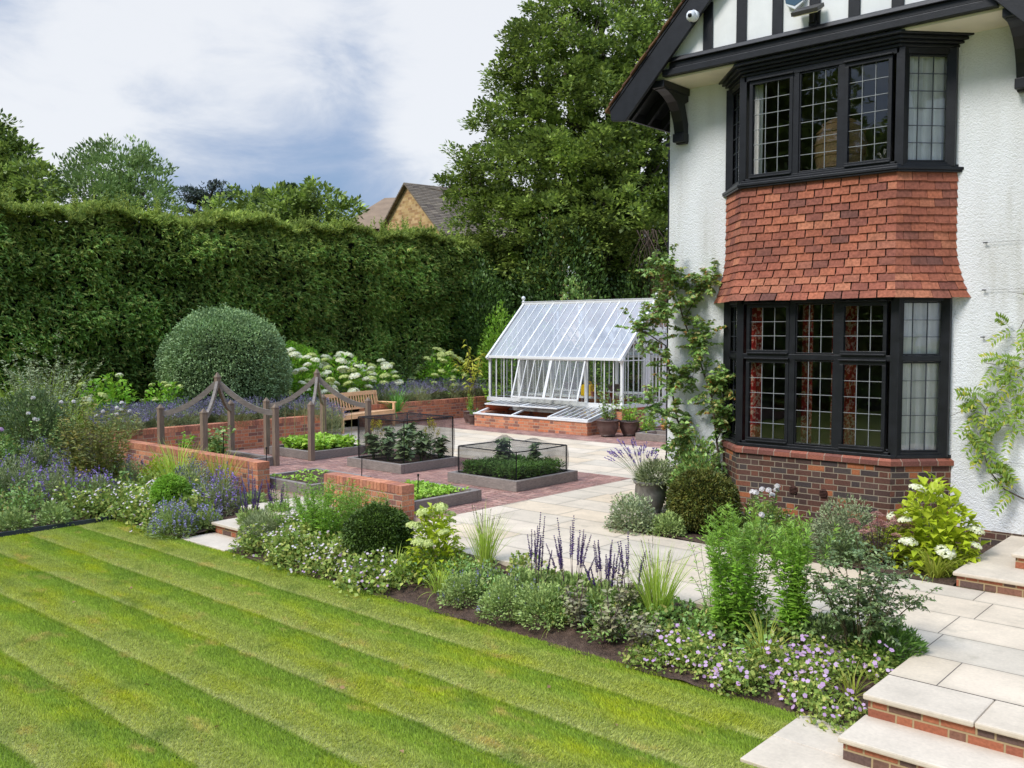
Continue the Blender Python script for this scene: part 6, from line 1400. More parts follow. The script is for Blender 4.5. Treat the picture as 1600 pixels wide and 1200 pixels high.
for i, (x, y) in enumerate(((-12.35, 18.95), (-12.0, 19.25), (-12.55, 19.35))):
    r = root('seed_tray', ['black nursery tray nearest the brown pots', 'black nursery tray furthest right by the greenhouse door', 'black nursery tray against the greenhouse base'][i], 'tray', (x, y, .01), group='black nursery trays'); m = MB(); m.solid([(-.2, -.14, 0), (.2, -.14, 0), (.2, .14, 0), (-.2, .14, 0)], [(-.23, -.17, .11), (.23, -.17, .11), (.23, .17, .11), (-.23, .17, .11)]); m.box(-.24, .24, -.18, .18, .10, .115); m.build('tray', 'black_plastic', r, bevel=.004)
    leafy('tray_plants', ['leafy green plants in the nursery tray nearest the brown pots', 'russet-tinged plants in the furthest right nursery tray', 'green plants in the nursery tray against the greenhouse'][i], 'plants', (x, y, .12), 16, .16, .26, .42, 16, .09, .055, ['veg_leaf', 'russet_leaf', 'aster_leaf'][i])
# inside the greenhouse
def can():
    r = root('watering_can', 'yellow plastic container on the greenhouse staging', 'watering can', (-14.75, 19.7, .84)); m = MB(); m.box(-.17, .17, -.10, .10, 0, .30); m.build('body', 'yellow_plastic', r, bevel=.03)
    m = MB(); m.tube([(-.12, 0, .3), (-.1, 0, .37), (.1, 0, .37), (.12, 0, .3)], .015, 8); m.build('handle', 'yellow_plastic', r); m = MB(); m.tube([(.16, 0, .08), (.30, 0, .3)], [.025, .014], 8); m.build('spout', 'yellow_plastic', r)
can()
for i, x in enumerate((-14.45, -14.25, -14.05, -13.85)):
    pot(f'terracotta pot on the greenhouse shelf, {["first", "second", "third", "fourth"][i]} right of the yellow can', x, 19.55, .075, .13, 'terracotta', z=.84, rim=.008, group='terracotta pots on the shelf')
for i, (x, y) in enumerate(((-16.9, 21.7), (-16.1, 21.75), (-15.3, 21.7))):
    pot(f'grey planting tub on the rear greenhouse shelf, {["left", "centre", "right"][i]} one', x, y, .2, .2, 'brown_glaze', z=.84, group='tubs on the rear shelf')
leafy('tomato_plant', 'leafy yellow-green plant on the greenhouse shelf behind the yellow can', 'plant', (-14.5, 20.0, .84), 12, .12, .35, .65, 22, .10, .06, 'veg_leaf')
leafy('tomato_plant', 'green plant at the back of the greenhouse near the door', 'plant', (-13.9, 21.6, .84), 12, .12, .3, .55, 20, .10, .06, 'aster_leaf')
# ================================================================== FRONT BORDER (lawn edge), right to left
rng = np.random.default_rng(55)
def zb(x, y): return float(-.33 + .28 * min(1, max(0, y - 6.5))) if x > -8.9 else (float(-.33 + .26 * min(1, max(0, (y - 6.5) / 1.6))) if x > -13.8 else float(-.33 + .5 * min(1, max(0, (-13.8 - x) / 7))))
def at(px, py):
    """foot of a plant seen at this pixel, on the sloping border"""
    z = -.2
    for _ in range(6): p = gp(px, py, z); z = zb(p.x, p.y)
    return (p.x, p.y, z - .01)
def drift(name, label, cat, spots, leaf, L, W, per, petal, npet, pr, h=.22, kk=5, blades=None, lift=.05, seed=0, fl='flowers', gcol=None, simple=False):
    """low sprawling mass nobody could count: many small overlapping mounds"""
    c0 = np.array(spots[0][:3]); r = root(name, label, cat, tuple(c0), kind='stuff'); f = Fol(); g = Fol()
    for i, (x, y, z, rad) in enumerate(spots):
        P, d = mound_pts(per, rad, rad, h * U(.8, 1.2), .7, .25, i + seed); q = np.array([x, y, z]) - c0; f.leaves(P + q, d * .5 + rdir(per) * .7 + np.array([0, 0, .2]), L * U(.6, 1.3, per), W * U(.6, 1.3, per), 0, simple)
        k = int(npet * U(.5, 1.5))
        if not k: continue
        P, d = mound_pts(k, rad * 1.02, rad * 1.02, h * 1.1, .1, .25, i + seed); P[:, 2] += lift * rng.random(k)
        # flowers come in little groups
        P = np.repeat(P, 2, 0) + rng.normal(size=(2 * k, 3)) * .022; g.dots(P + q, np.repeat(d, 2, 0) * .3 + rdir(2 * k) * .5 + np.array([.25, -.35, .7]), pr * U(.7, 1.2, 2 * k), 0, kk)
    f.build('foliage', leaf, r)
    if g.n > 500: g.build(fl, petal, r)['kind'] = 'stuff'
    return r
def line_spots(pts, rad, n, jit=.12):
    out = []
    for i in range(n):
        a = i / max(1, n - 1) * (len(pts) - 1); k = min(int(a), len(pts) - 2); p = np.array(pts[k]) * (1 - a + k) + np.array(pts[k + 1]) * (a - k); x, y = p + rng.normal(size=2) * jit; out.append((x, y, zb(x, y) - .02, rad * U(.75, 1.25)))
    return out
drift('cranesbill', 'low cranesbill with lilac-pink flowers sprawling beside the bottom right steps', 'flowers', line_spots([(-2.72, 6.88), (-3.3, 6.8), (-3.9, 6.75), (-4.4, 6.85)], .25, 16, .10) + line_spots([(-2.65, 7.1), (-3.4, 7.1)], .2, 5, .08), 'geranium_leaf', .036, .034, 700, 'geranium_petal', 11, .019, .17, seed=1)
clump('daylily_clump', 'arching strappy yellow-green leaves lying through the cranesbill near the steps', 'grass', at(1195, 1030), 60, .08, .46, .014, .7, 1.3, 'golden_blade')
clump('daylily_clump', 'small strappy clump at the lawn edge by the bottom right step corner', 'grass', at(1330, 1090), 46, .06, .32, .012, .7, 1.3, 'golden_blade')
# multi-stemmed small shrub
def stemmy():
    p = at(1338, 1022); r = root('airy_shrub', 'dark green airy shrub on several bare stems beside the steps', 'shrub', p); P = stems(13, .07, .44, .84, .14, 7, .05); f = Fol(); f.tubes(P, .009, .003, sides=5)
    t = U(.42, 1, (13, 18)); Q, T = along(P, t); Q = Q.reshape(-1, 3); n = len(Q); E_ = Q + (rdir(n) * np.array([1, 1, .55]) + np.array([0, 0, .1])) * U(.1, .28, n)[:, None]; tt = np.linspace(0, 1, 4)[None, :, None]; S = Q[:, None] * (1 - tt) + E_[:, None] * tt; S[:, 2:, 2] += .012
    f.tubes(S, .0025, .0012); f.build('stems', 'twig', r); f = Fol(); spray(f, S, 20, .1, 1.05, .042, .020, .7, taper=.1, simple=False); f.build('foliage', 'glossy_green_leaf', r)
stemmy()
leafy('aster_plant', 'tall bushy aster clump with fresh green tips at the terrace edge, the largest', 'perennial', at(1150, 985), 50, .16, .36, 1.08, 62, .105, .024, 'aster_leaf', tip='aster_tip_leaf', up=.45, taper=.45, hv=.08)
leafy('aster_plant', 'slimmer tall aster clump with narrow leaves, nearer the steps', 'perennial', at(1245, 990), 28, .09, .19, 1.05, 66, .105, .024, 'aster_leaf', tip='aster_tip_leaf', up=.45, taper=.45, hv=.06)
leafy('aster_plant', 'thin wiry stems leaning left of the larger tall aster clump', 'perennial', at(1110, 960), 8, .05, .32, .72, 30, .07, .011, 'aster_leaf', up=.6, taper=.2)
mound('low_conifer', 'low ferny dark green mat under the airy shrub by the step edge', 'ground cover', at(1385, 1020), .3, .3, .2, 2600, .06, .012, 'carrot_leaf', seed=3, stemn=0)
mound('low_conifer', 'low blue-green mat beside the cranesbill under the slim aster', 'ground cover', at(1300, 1000), .3, .22, .2, 2000, .05, .02, 'glossy_green_leaf', seed=4, stemn=0)
clump('ornamental_grass', 'upright feather grass with fine plumes, in the middle of the lawn border', 'grass', at(1025, 965), 210, .07, .70, .010, .24, .55, 'grass_blade', plume=(10, .82, 'purple_leaf'))
clump('ornamental_grass', 'upright tawny grass with dark wispy plumes right of the yellow-green hydrangea', 'grass', at(758, 885), 200, .06, .60, .009, .22, .5, 'grass_blade', plume=(12, .72, 'purple_leaf'))
# violet salvias in the middle
for i, (px, py, n, h, lab) in enumerate(((838, 928, 12, .66, 'leftmost salvia clump with thin violet spikes against the pale terrace'), (893, 938, 18, .78, 'tallest crowded salvia clump with violet spikes against the terrace'), (950, 950, 16, .70, 'salvia clump with dark violet spikes left of the feather grass'), (985, 958, 6, .78, 'salvia with a few tall lone spikes beside the feather grass'))):
    salvia(lab, at(px, py), n, .22, h, .35, group='violet salvias', sl=.40)
def fleshy(label, px, py, s):
    r = root('stonecrop_plant', label, 'perennial', at(px, py), group='purple-green fleshy plants'); P = stems(14, .05, .15 * s, .34 * s, .1, 5, .03); f = Fol(); spray(f, P, 15, .1, 1.0, .085, .045, .5, taper=.35, droop=.25); f.build('foliage', 'purple_leaf', r); f = Fol(); f.tubes(P, .005, .003); f.build('stems', 'purple_stem', r)
fleshy('purplish fleshy-leaved plant at the soil edge, left of three in a row', 905, 985, 1.25); fleshy('purplish fleshy-leaved plant at the soil edge, middle of three in a row', 952, 1003, 1.2); fleshy('purplish fleshy-leaved plant at the soil edge, right of three, next to the cranesbill', 1003, 1025, 1.2)
fleshy('purplish fleshy plant set back behind the row of three', 975, 968, 1.1)
for i, (px, py, s, lab) in enumerate(((850, 972, 1.3, 'rounded soft green catmint mound, nearest the purplish plants'), (790, 962, 1.25, 'rounded soft green catmint mound with a bare soil gap at its left'), (727, 942, 1.1, 'catmint mound right of the strappy clumps'), (815, 915, .8, 'catmint mound with pale blue haze set back behind two others'), (762, 912, .7, 'small catmint mound behind, below the tawny grass'))):
    mound('catmint_plant', lab, 'catmint', at(px, py), .22 * s, .22 * s, .27 * s, int(1900 * s), .036, .018, 'catmint_leaf', group='catmint mounds', flowers=[('flowers', 'catmint_flower', int(10 + 22 * (i > 1)), .05, 'spike', .04)], seed=i, lump=.15)
clump('daylily_clump', 'arching pale green strappy clump left of the yellow-green hydrangea', 'grass', at(622, 905), 110, .09, .42, .013, .5, 1.4, 'grass_blade')
clump('daylily_clump', 'arching strappy clump under the yellow-green hydrangea', 'grass', at(688, 925), 80, .08, .36, .012, .5, 1.4, 'grass_blade')
clump('daylily_clump', 'sparse yellowing blades at the foot of the catmint mounds', 'grass', at(872, 975), 34, .05, .36, .010, .8, 1.2, 'golden_blade')
clump('daylily_clump', 'yellow-green blades behind the purplish fleshy plants', 'grass', at(925, 955), 60, .10, .34, .011, .5, 1.2, 'golden_blade')
drift('cranesbill', 'scattered white and lilac small flowers along the terrace edge behind the salvias', 'flowers', line_spots([(-7.3, 7.3), (-6.3, 7.35), (-5.2, 7.3)], .2, 13, .08), 'geranium_leaf', .04, .035, 260, 'geranium_petal', 3, .011, .16, seed=20)
drift('cranesbill', 'dense dull green low foliage filling the terrace side between salvias and asters', 'ground cover', line_spots([(-5.2, 7.15), (-4.6, 7.2), (-3.9, 7.2), (-3.3, 7.3)], .22, 14, .1), 'rose_leaf', .05, .035, 330, 'geranium_petal', 0, .012, .2, seed=40)
drift('ground_cover', 'soft mid-green foliage knitting the middle of the border behind the catmint mounds', 'ground cover', line_spots([(-7.6, 7.0), (-6.6, 7.05), (-5.6, 7.0), (-4.9, 6.95)], .24, 18, .08), 'rose_leaf', .045, .022, 420, 'pale_petal', 2, .012, .26, seed=230)
hydrangea('yellow-green leaved hydrangea with flat creamy heads at the near corner of the terrace', at(682, 885), .30, .30, .72, 620, 10, 'lime_leaf', ['hydrangea_lime_petal'], L=.10, W=.065, hs=.78, zlow=.45, seed=11)
topiary('clipped_ball', 'dark clipped yew ball below the brick pier', 'topiary', (lambda p: (p[0], p[1], p[2] + .33))(at(592, 880)), .38, .92, 16000, .045, .017, 'yew_leaf', 'dark_core', 5)
leafy('aster_plant', 'dense bright green leafy clump hiding the brick wall, left of the yew ball', 'perennial', at(515, 858), 60, .26, .50, .86, 60, .085, .020, 'aster_leaf', tip='aster_tip_leaf', up=.5, taper=.4, hv=.08)
leafy('aster_plant', 'finer bright green leafy clump in front of the pier wall', 'perennial', at(562, 850), 40, .22, .42, .72, 60, .07, .014, 'aster_tip_leaf', up=.6, taper=.3, hv=.08)
leafy('aster_plant', 'light feathery green plant rising left of the pier wall above the salvia', 'perennial', at(460, 840), 34, .2, .4, .74, 46, .07, .014, 'aster_tip_leaf', up=.6, taper=.3)
drift('cranesbill', 'broad mass of pale pink flowered cranesbill along the lawn left of the yew ball', 'flowers', line_spots([(-7.75, 6.75), (-8.3, 6.8), (-9.0, 6.85), (-9.7, 6.9), (-10.15, 6.9)], .32, 26, .16) + line_spots([(-8.7, 7.3), (-10.2, 7.4)], .3, 9, .12), 'geranium_leaf', .055, .045, 420, 'pale_petal', 11, .017, .34, seed=60)
drift('cranesbill', 'brighter lilac cranesbill flowers at the lawn edge by the yew ball', 'flowers', line_spots([(-7.65, 6.6), (-8.2, 6.62), (-8.9, 6.6)], .16, 8, .06), 'geranium_leaf', .05, .04, 200, 'geranium_petal', 9, .017, .2, seed=90)
mound('cotton_lavender', 'soft grey-green rounded mound to the right of the garden step', 'shrub', at(412, 850), .34, .34, .42, 5200, .06, .009, 'lavender_leaf', seed=8, lump=.12)
for i, (px, py, n, lab) in enumerate(((392, 822, 14, 'violet salvia spikes just left of the pale garden step top'), (432, 815, 10, 'violet salvia spikes in front of the low brick wall end'), (395, 795, 9, 'soft blue-violet salvia beside the step and the wall end'))):
    salvia(lab, at(px, py), n, .2, .62, .4, group='violet salvias', sl=.5, spikemat='salvia_flower' if i < 2 else 'catmint_flower')
# ================================================================== BORDER LEFT OF THE STEP
rng = np.random.default_rng(77)
def lavp(label, px, py, s, fl='lavender_bright', h=.34, n=1500, leaf='lavender_leaf', nf=90, group='lavender and catmint plants'):
    return mound('lavender_plant', label, 'lavender', at(px, py), .32 * s, .3 * s, h * s, int(n * s), .07, .012, leaf, group=group, flowers=[('flowers', fl, int(nf * s), .10, 'spike', .10)], seed=int(px), lump=.12)
lavp('catmint with pale blue spikes at the left side of the garden step', 272, 836, 1.0, 'catmint_flower', .42, 2600, 'catmint_leaf', 130)
lavp('blue-violet lavender plant against the wall left of the garden step', 300, 790, 1.2, 'lavender_flower', .5, 1800)
lavp('lavender plant near the small dark bush left of the step', 322, 800, .8, 'catmint_flower', .5, 1500)
lavp('tall violet-blue lavender plant filling the corner between the step and the wall end', 350, 800, 1.0, 'lavender_bright', .52, 1800, nf=110)
lavp('pale catmint spreading beside the garden step tread', 322, 822, .7, 'catmint_flower', .3, 1500, 'catmint_leaf', 60)
topiary('clipped_ball', 'small rounded green bush among pale flowers left of the garden step', 'topiary', (lambda p: (p[0], p[1], p[2] + .34))(at(268, 812)), .27, 1.2, 7000, .05, .02, 'aster_leaf', 'dark_core', 9)
clump('iris_clump', 'tall arching iris-like blades against the low brick wall, left clump', 'grass', (-14.4, 7.9, -.1), 120, .2, .78, .020, .28, .6, 'grass_blade')
clump('iris_clump', 'tall yellowing blades against the low brick wall near its end, right clump', 'grass', (-13.2, 7.95, -.1), 90, .12, .74, .018, .2, .5, 'golden_blade')
clump('iris_clump', 'short green blades in front of the low brick wall', 'grass', (-13.7, 7.6, -.15), 70, .15, .55, .018, .35, .7, 'grass_blade')
drift('cranesbill', 'pale flowered cranesbill mass at the far corner of the lawn', 'flowers', line_spots([(-12.15, 6.85), (-12.8, 6.85), (-13.5, 6.95), (-14.1, 6.7), (-14.5, 6.1)], .34, 24, .16) + line_spots([(-12.9, 7.4), (-14.6, 7.3)], .32, 12, .15), 'geranium_leaf', .06, .05, 380, 'pale_petal', 9, .018, .40, seed=120)
leafy('nandina_shrub', 'bushy bronze-green bamboo-like shrub in front of the low wall end', 'shrub', (-15.5, 7.0, -.2), 64, .25, .66, 1.5, 66, .10, .028, 'nandina_leaf', 'twig', up=.5, taper=.2, t0=.15)
leafy('silver_shrub', 'large silvery grey-green shrub with wispy shoots before the hedge', 'shrub', (-19.0, 7.6, .3), 70, .35, 1.05, 1.75, 60, .085, .03, 'silver_leaf', 'twig', up=.6, taper=.2, t0=.12)
mound('silver_shrub', 'dense grey-green bush below the wispy silvery shrub', 'shrub', (-18.6, 7.3, .25), .95, .85, 1.1, 9000, .075, .026, 'glossy_green_leaf', seed=12)
def rosebush(label, loc, n, r1, h, flowers, petal='white_petal', fr=.05, group='rose bushes'):
    r = root('rose_bush', label, 'rose', loc, group=group); P = stems(n, .08, r1, h, .1, 6, .04); f = Fol(); f.tubes(P, .006, .003); f.build('stems', 'green_stem', r); f = Fol(); spray(f, P, 26, .2, .95, .06, .035, .3, taper=.2); f.build('foliage', 'rose_leaf', r)
    for i in range(flowers):
        g = Fol(); k = 34; d = rdir(k); d[:, 2] = np.abs(d[:, 2]); g.dots(d * fr * .55, d + rdir(k) * .3, fr * .5, 0, 5); o = g.build('flower_head', petal, r); o.location = tuple(P[i % n, -1] + np.array([0, 0, .01]))
    return r
rosebush('rose bush with white blooms left of the bronze-green shrub', (-17.2, 6.9, 0.0), 12, .6, 1.25, 6)
rosebush('rose bush with one pink bloom in front of the silvery shrub', (-16.6, 6.0, -.15), 10, .5, 1.05, 3, 'geranium_petal', .06)
rosebush('rose with white blooms leaning over the left brick wall corner', (-17.0, 8.05, .0), 9, .35, 1.15, 7)
for i, (px, py, s, lab) in enumerate(((30, 700, 1.0, 'tall bright green arching grass clump at the left edge'), (75, 695, 1.1, 'tall green arching grass clump right of the one at the left edge'), (112, 715, .8, 'finer upright grass clump beside the rose'))):
    p = at(px, py - 6); clump('ornamental_grass', lab, 'grass', p, 280, .26, 1.35 * s, .030, .3, .9, 'grass_blade', group='arching grasses')
mound('leafy_shrub', 'mid-green leafy bush behind the rose at the left', 'shrub', (-17.8, 5.9, 0), .8, .8, 1.0, 5200, .075, .045, 'rose_leaf', seed=5)
mound('leafy_shrub', 'lime-tinged green bush between the grasses and the rose', 'shrub', (-16.2, 5.2, -.15), .55, .5, .62, 2600, .075, .05, 'hydrangea_leaf', seed=6)
mound('leafy_shrub', 'spurge with acid yellow tops at the extreme left edge', 'shrub', at(8, 705), .4, .4, .75, 1400, .07, .03, 'lime_leaf', seed=7)
mound('leafy_shrub', 'brownish leafless-looking bush in front of the hedge at the far left', 'shrub', (-20.6, 6.1, 0), .75, .9, 2.1, 5000, .06, .03, 'nandina_leaf', seed=8)
mound('leafy_shrub', 'small yellow-green bush before the low brick wall, by the bronze shrub', 'shrub', (-15.0, 7.85, -.1), .3, .3, .45, 1000, .05, .03, 'lime_leaf', seed=9)
for i, (px, py, s, lab) in enumerate(((20, 775, 1.5, 'big soft lavender plant at the left edge, nearest the soil strip'), (55, 745, 1.4, 'lavender plant behind the one at the left edge'), (90, 785, 1.4, 'silvery lavender plant above the two small leafy plants'), (120, 750, 1.3, 'lavender plant in front of the lime-tinged bush'), (150, 790, 1.2, 'grey-green lavender plant left of the cranesbill mass'), (200, 760, 1.1, 'dark violet lavender plant below the bronze shrub'))):
    lavp(lab, px, py, s, 'lavender_flower' if i % 2 else 'lavender_bright', .42, 1700, nf=70)
drift('ground_cover', 'mixed low green foliage filling the deep left border', 'ground cover', [(x, y, zb(x, y) - .02, .42) for x, y in zip(U(-18.5, -14.6, 34), U(4.6, 8.1, 34))], 'rose_leaf', .06, .04, 300, 'white_petal', 0, .012, .42, seed=150, simple=True)
drift('ground_cover', 'mixed low foliage along the extreme left of the border beyond the frame edge', 'ground cover', [(x, y, zb(x, y) - .02, .45) for x, y in zip(U(-21, -15.0, 30), U(1.0, 4.8, 30))], 'geranium_leaf', .07, .045, 260, 'white_petal', 0, .012, .4, seed=190, simple=True)
mound('leafy_plant', 'small pale green leafy plant at the far lawn edge, left of two', 'plant', at(24, 828), .24, .22, .28, 620, .075, .03, 'catmint_leaf', seed=10, group='two pale leafy plants')
mound('leafy_plant', 'small pale green leafy plant at the far lawn edge, right of two', 'plant', at(86, 818), .26, .22, .28, 620, .075, .03, 'catmint_leaf', seed=11, group='two pale leafy plants')
m = MB(); m.box(-13.83, -13.80, -8, 6.5, -.4, -.27); setprops(m.build('lawn_edging', 'dark_lead'), 'dark metal edging strip between the lawn and the left border', 'edging')
# ================================================================== HOUSE BED
rng = np.random.default_rng(91)
def hb_at(px, py): p = gp(px, py, 0.0); return (p.x, p.y, 0.0)
topiary('clipped_ball', 'rust-tinged clipped yew ball by the brick base of the bay', 'topiary', (-5.92, 10.35, .36), .44, .92, 17000, .045, .017, 'yew_rust_leaf', 'dark_core', 12)
pot('fluted grey planter holding lavender at the white house corner', -7.1, 10.95, .22, .45, 'grey_pot')
mound('lavender_plant', 'lavender with deep violet flowers spilling from the grey planter', 'lavender', (-7.05, 11.0, .42), .28, .28, .30, 2000, .08, .012, 'lavender_leaf', seed=4, stemn=20)
def lavspikes():
    r = root('lavender_plant', 'sheaf of deep violet lavender spikes leaning left from the grey planter', 'lavender', (-7.2, 10.9, .48)); P = stems(44, .1, .42, .46, .12, 4, .02); P[:, :, 0] -= np.linspace(0, .16, 4)[None]; f = Fol(); f.tubes(P, .002, .0015); f.build('stems', 'green_stem', r); f = Fol(); t = U(.78, 1.0, (44, 26)); Q, T = along(P, t); k = 44 * 26; f.leaves(Q.reshape(-1, 3), T.reshape(-1, 3) + rdir(k) * .8, .022, .015, 0, True); f.build('flowers', 'lavender_bright', r)
lavspikes()
mound('leafy_shrub', 'variegated small-leaved shrub at the left corner of the house bed', 'shrub', hb_at(990, 828), .36, .32, .44, 2600, .042, .022, 'silver_leaf', seed=13)
mound('leafy_shrub', 'low blue-green mound between the variegated shrub and the rusty yew ball', 'shrub', hb_at(1045, 835), .25, .2, .26, 1700, .035, .02, 'catmint_leaf', seed=14)
mound('leafy_shrub', 'rounded green rose foliage at the foot of the climber', 'shrub', (-6.45, 11.1, 0), .42, .4, .8, 3600, .055, .032, 'rose_leaf', seed=15)
mound('leafy_shrub', 'dense leafy foot of the climbing rose against the bay corner', 'shrub', (-6.65, 11.35, 0), .42, .35, 1.15, 3600, .05, .03, 'rose_leaf', seed=16)
# climbing rose trained round the corner
def climber():
    r = root('climbing_rose', 'rambling climbing rose scrambling up the left corner of the white house', 'climber', (-6.9, 11.6, 0)); o = np.array([-6.9, 11.6, 0])
    def wp(px, py, y): d = ray(px, py); p = CAM + d * (y / d.y); return np.array(p) - o
    main = [[(1130, 770, 11.65), (1120, 690, 11.75), (1112, 620, 11.8), (1092, 560, 11.82), (1068, 500, 11.8), (1055, 450, 11.75), (1052, 415, 11.7)], [(1110, 780, 11.6), (1085, 715, 11.75), (1058, 655, 11.7), (1048, 600, 11.65), (1040, 540, 11.5), (1010, 520, 11.2), (990, 512, 11.1)],
            [(1068, 500, 11.8), (1085, 470, 11.8), (1100, 440, 11.8), (1118, 437, 11.82)], [(1092, 560, 11.82), (1100, 530, 11.75), (1098, 515, 11.7)], [(1052, 430, 11.75), (1035, 415, 11.5), (1012, 425, 11.3)], [(1058, 655, 11.7), (1030, 640, 11.2), (1015, 625, 11.0)], [(1085, 715, 11.7), (1070, 690, 11.3), (1055, 675, 11.1)],
            [(1048, 600, 11.6), (1066, 585, 11.6), (1085, 590, 11.7)], [(1112, 620, 11.8), (1130, 600, 11.78), (1135, 585, 11.75)], [(1055, 460, 11.7), (1030, 480, 11.35), (1040, 500, 11.4)], [(1120, 690, 11.7), (1135, 650, 11.7), (1128, 625, 11.7)]]
    m = MB(); f = Fol(); g = Fol()
    for i, ln in enumerate(main):
        P = np.array([wp(*q) for q in ln]); m.tube([tuple(p) for p in P], np.linspace(.018 if i < 2 else .008, .006 if i < 2 else .003, len(P)), 6)
        n = 52 if i < 2 else 22; t = U(.08 if i < 2 else .2, 1, (1, n)); Q, T = along(P[None], t); Q = Q[0]; E_ = Q + rdir(n) * U(.12, .34, n)[:, None] + np.array([0, -.05, .02]); E_[:, 1] = np.minimum(E_[:, 1], .26)
        tt = np.linspace(0, 1, 4)[None, :, None]; S = Q[:, None] * (1 - tt) + E_[:, None] * tt; f.tubes(S, .003, .0015, 1); spray(f, S, 30, .15, 1.1, .070, .046, .3, taper=.0)
        g_ = rng.random(n) < .18; spray(g, S[g_], 9, .5, 1.1, .055, .035, .3, taper=0)
    f.build('foliage', ['rose_leaf', 'twig'], r); g.build('turning_leaves', 'russet_leaf', r); m.build('main_stems', 'bark', r, True)
climber()
def wisteria():
    r = root('wisteria', 'young lime-green wisteria trained on wires on the white wall', 'climber', (-2.7, 11.85, .8)); o = np.array([-2.7, 11.85, .8]); m = MB(); f = Fol()
    def wp(px, py, y=11.84): d = ray(px, py); p = CAM + d * (y / d.y); return np.array(p) - o
    lines = [[(1600, 780), (1570, 765), (1545, 735), (1535, 700), (1540, 640), (1560, 610), (1590, 590)], [(1545, 735), (1565, 745), (1592, 772)], [(1540, 650), (1510, 640), (1485, 650)], [(1540, 640), (1525, 620), (1515, 610)], [(1560, 620), (1600, 640), (1640, 650)], [(1550, 665), (1580, 665), (1620, 690)],
             [(1545, 690), (1520, 680), (1500, 670)], [(1560, 560), (1585, 565), (1640, 560)], [(1590, 590), (1620, 560), (1640, 480), (1600, 460), (1575, 455)], [(1540, 567), (1560, 570), (1590, 560)], [(1600, 500), (1590, 520), (1575, 510)], [(1640, 600), (1600, 605), (1580, 612)], [(1548, 720), (1556, 735), (1580, 742)], [(1590, 660), (1580, 650), (1560, 640)]]
    for i, ln in enumerate(lines):
        P = np.array([wp(*q) for q in ln]); m.tube([tuple(p) for p in P], np.linspace(.010 if i == 0 else .004, .002, len(P)), 5)
        n = 9 if i == 0 else 5; t = U(.3 if i == 0 else .05, 1, (1, n)); Q, T = along(P[None], t); Q = Q[0]; a = U(0, 6.28, n); dr = np.stack([np.cos(a), -.55 + 0 * a, np.sin(a) * .8 - .12], 1); Lc = U(.18, .30, n)
        tt = np.linspace(0, 1, 5)[None, :, None]; S = Q[:, None] + nrm(dr)[:, None] * Lc[:, None, None] * tt; S[:, :, 2] -= (.08 * np.linspace(0, 1, 5) ** 2)[None]; f.tubes(S, .0018, .001, 0)
        # pinnate leaves: paired leaflets along each stalk
        ts = np.repeat(np.linspace(.2, 1, 7), 2)[None].repeat(n, 0); Q2, T2 = along(S, ts); T2 = T2.reshape(-1, 3); Q2 = Q2.reshape(-1, 3); sd_ = np.tile([1, -1], 7 * n)[:, None]; S2 = nrm(np.cross(T2, np.array([.1, -1., .3]))) * sd_
        f.leaves(Q2, S2 * .9 + T2 * .6 + rdir(len(Q2)) * .15, .075, .028, 0, False, up=np.broadcast_to(np.array([0, -1., .5]), Q2.shape), droop=.2)
    f.build('foliage', 'wisteria_leaf', r); m.build('vine', 'bark', r, True)
wisteria()
rosebush('white rose with open blooms in front of the bay, between yew ball and terrace', (-5.05, 10.35, 0), 9, .3, .62, 8, fr=.05)
mound('leafy_shrub', 'thin pale-flowered filler plants along the brick base of the bay', 'shrub', (-5.3, 10.75, 0), .45, .3, .35, 1500, .05, .025, 'geranium_leaf', seed=18, flowers=[('flowers', 'pale_petal', 26, .014, 5, .06)])
mound('leafy_shrub', 'low green filler at the terrace edge below the white rose', 'shrub', (-4.9, 9.95, 0), .4, .22, .25, 1400, .05, .022, 'rose_leaf', seed=19)
mound('cotoneaster', 'grey-green small-leaved rounded shrub at the right of the brick bay base', 'shrub', (-4.15, 10.45, 0), .42, .4, .58, 4600, .036, .018, 'silver_leaf', seed=20)
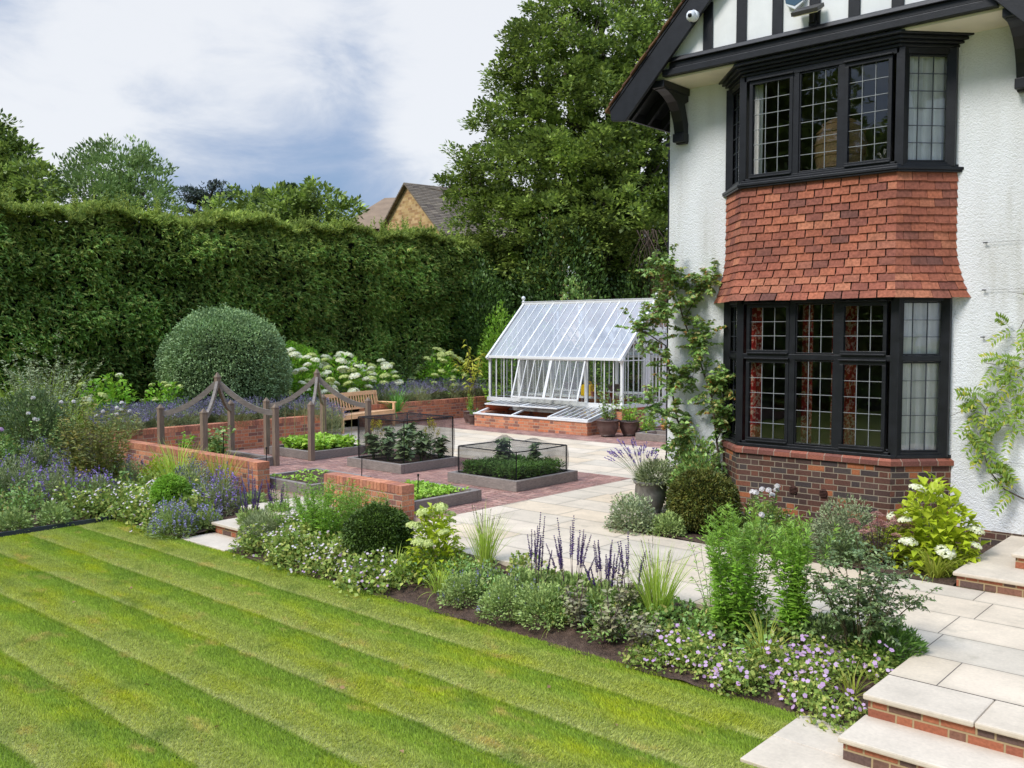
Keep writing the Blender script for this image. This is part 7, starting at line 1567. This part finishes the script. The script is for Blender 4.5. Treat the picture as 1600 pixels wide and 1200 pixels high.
mound('cotoneaster', 'lower grey-green shrub in front of the rounded one, at the paving edge', 'shrub', (-3.95, 9.98, 0), .34, .24, .32, 2400, .036, .018, 'glossy_green_leaf', seed=21)
def sedum():
    p = (-3.62, 10.05, 0); r = root('sedum_plant', 'sedum with dusky pink flat flower heads beside the white hydrangea', 'sedum', p); P = stems(20, .06, .34, .50, .1, 5, .03); f = Fol(); spray(f, P, 16, .1, .9, .065, .036, .4, taper=.2); f.build('foliage', 'nandina_leaf', r); f = Fol(); f.tubes(P, .005, .004); f.build('stems', 'purple_stem', r)
    hd = None
    for i in range(18):
        if hd is None:
            g = Fol(); n = 260; q = np.sqrt(rng.random(n)) * .072; a = U(0, 6.28, n); Pp = np.stack([np.cos(a) * q, np.sin(a) * q, .03 - q ** 2 * 6 + rng.normal(size=n) * .004], 1); g.dots(Pp, rdir(n) * .6 + np.array([0, 0, 1.]), .006, 0, 4); hd = g.build('flower_head', 'sedum_petal', r); hd.location = tuple(P[0, -1])
        else: link_copy(hd, r, tuple(P[i, -1]), (U(-.3, .3), U(-.3, .3), 0), U(.7, 1.2))
sedum()
hydrangea('lush hydrangea with large white lacy heads against the white wall by the steps', (-3.15, 10.4, 0), .44, .44, .88, 1300, 15, 'lime_leaf', ['hydrangea_petal'], L=.12, W=.085, hs=.82, zlow=.25, seed=22, face=nrm(np.array([.3, -.9, .4])))
clump('forest_grass', 'bright arching golden grass clump at the paving edge beside the house steps', 'grass', (-3.0, 9.95, 0), 190, .07, .34, .014, .5, 1.5, 'golden_blade')
# fallen leaves on the lawn
for i, (px, py) in enumerate(((203, 918), (113, 942), (235, 1070), (625, 1172), (855, 1075), (540, 1075), (960, 1130), (332, 1138))):
    p = gp(px, py, -.315); f = Fol(); f.leaves(np.zeros((1, 3)), np.array([[math.cos(i * 2.), math.sin(i * 2.), .15]]), .055, .035, 0, False); o = f.build('fallen_leaf', 'dry_leaf'); o.location = p; setprops(o, 'small dry fallen leaf lying on the mown lawn', 'leaf', 'fallen leaves on the lawn')
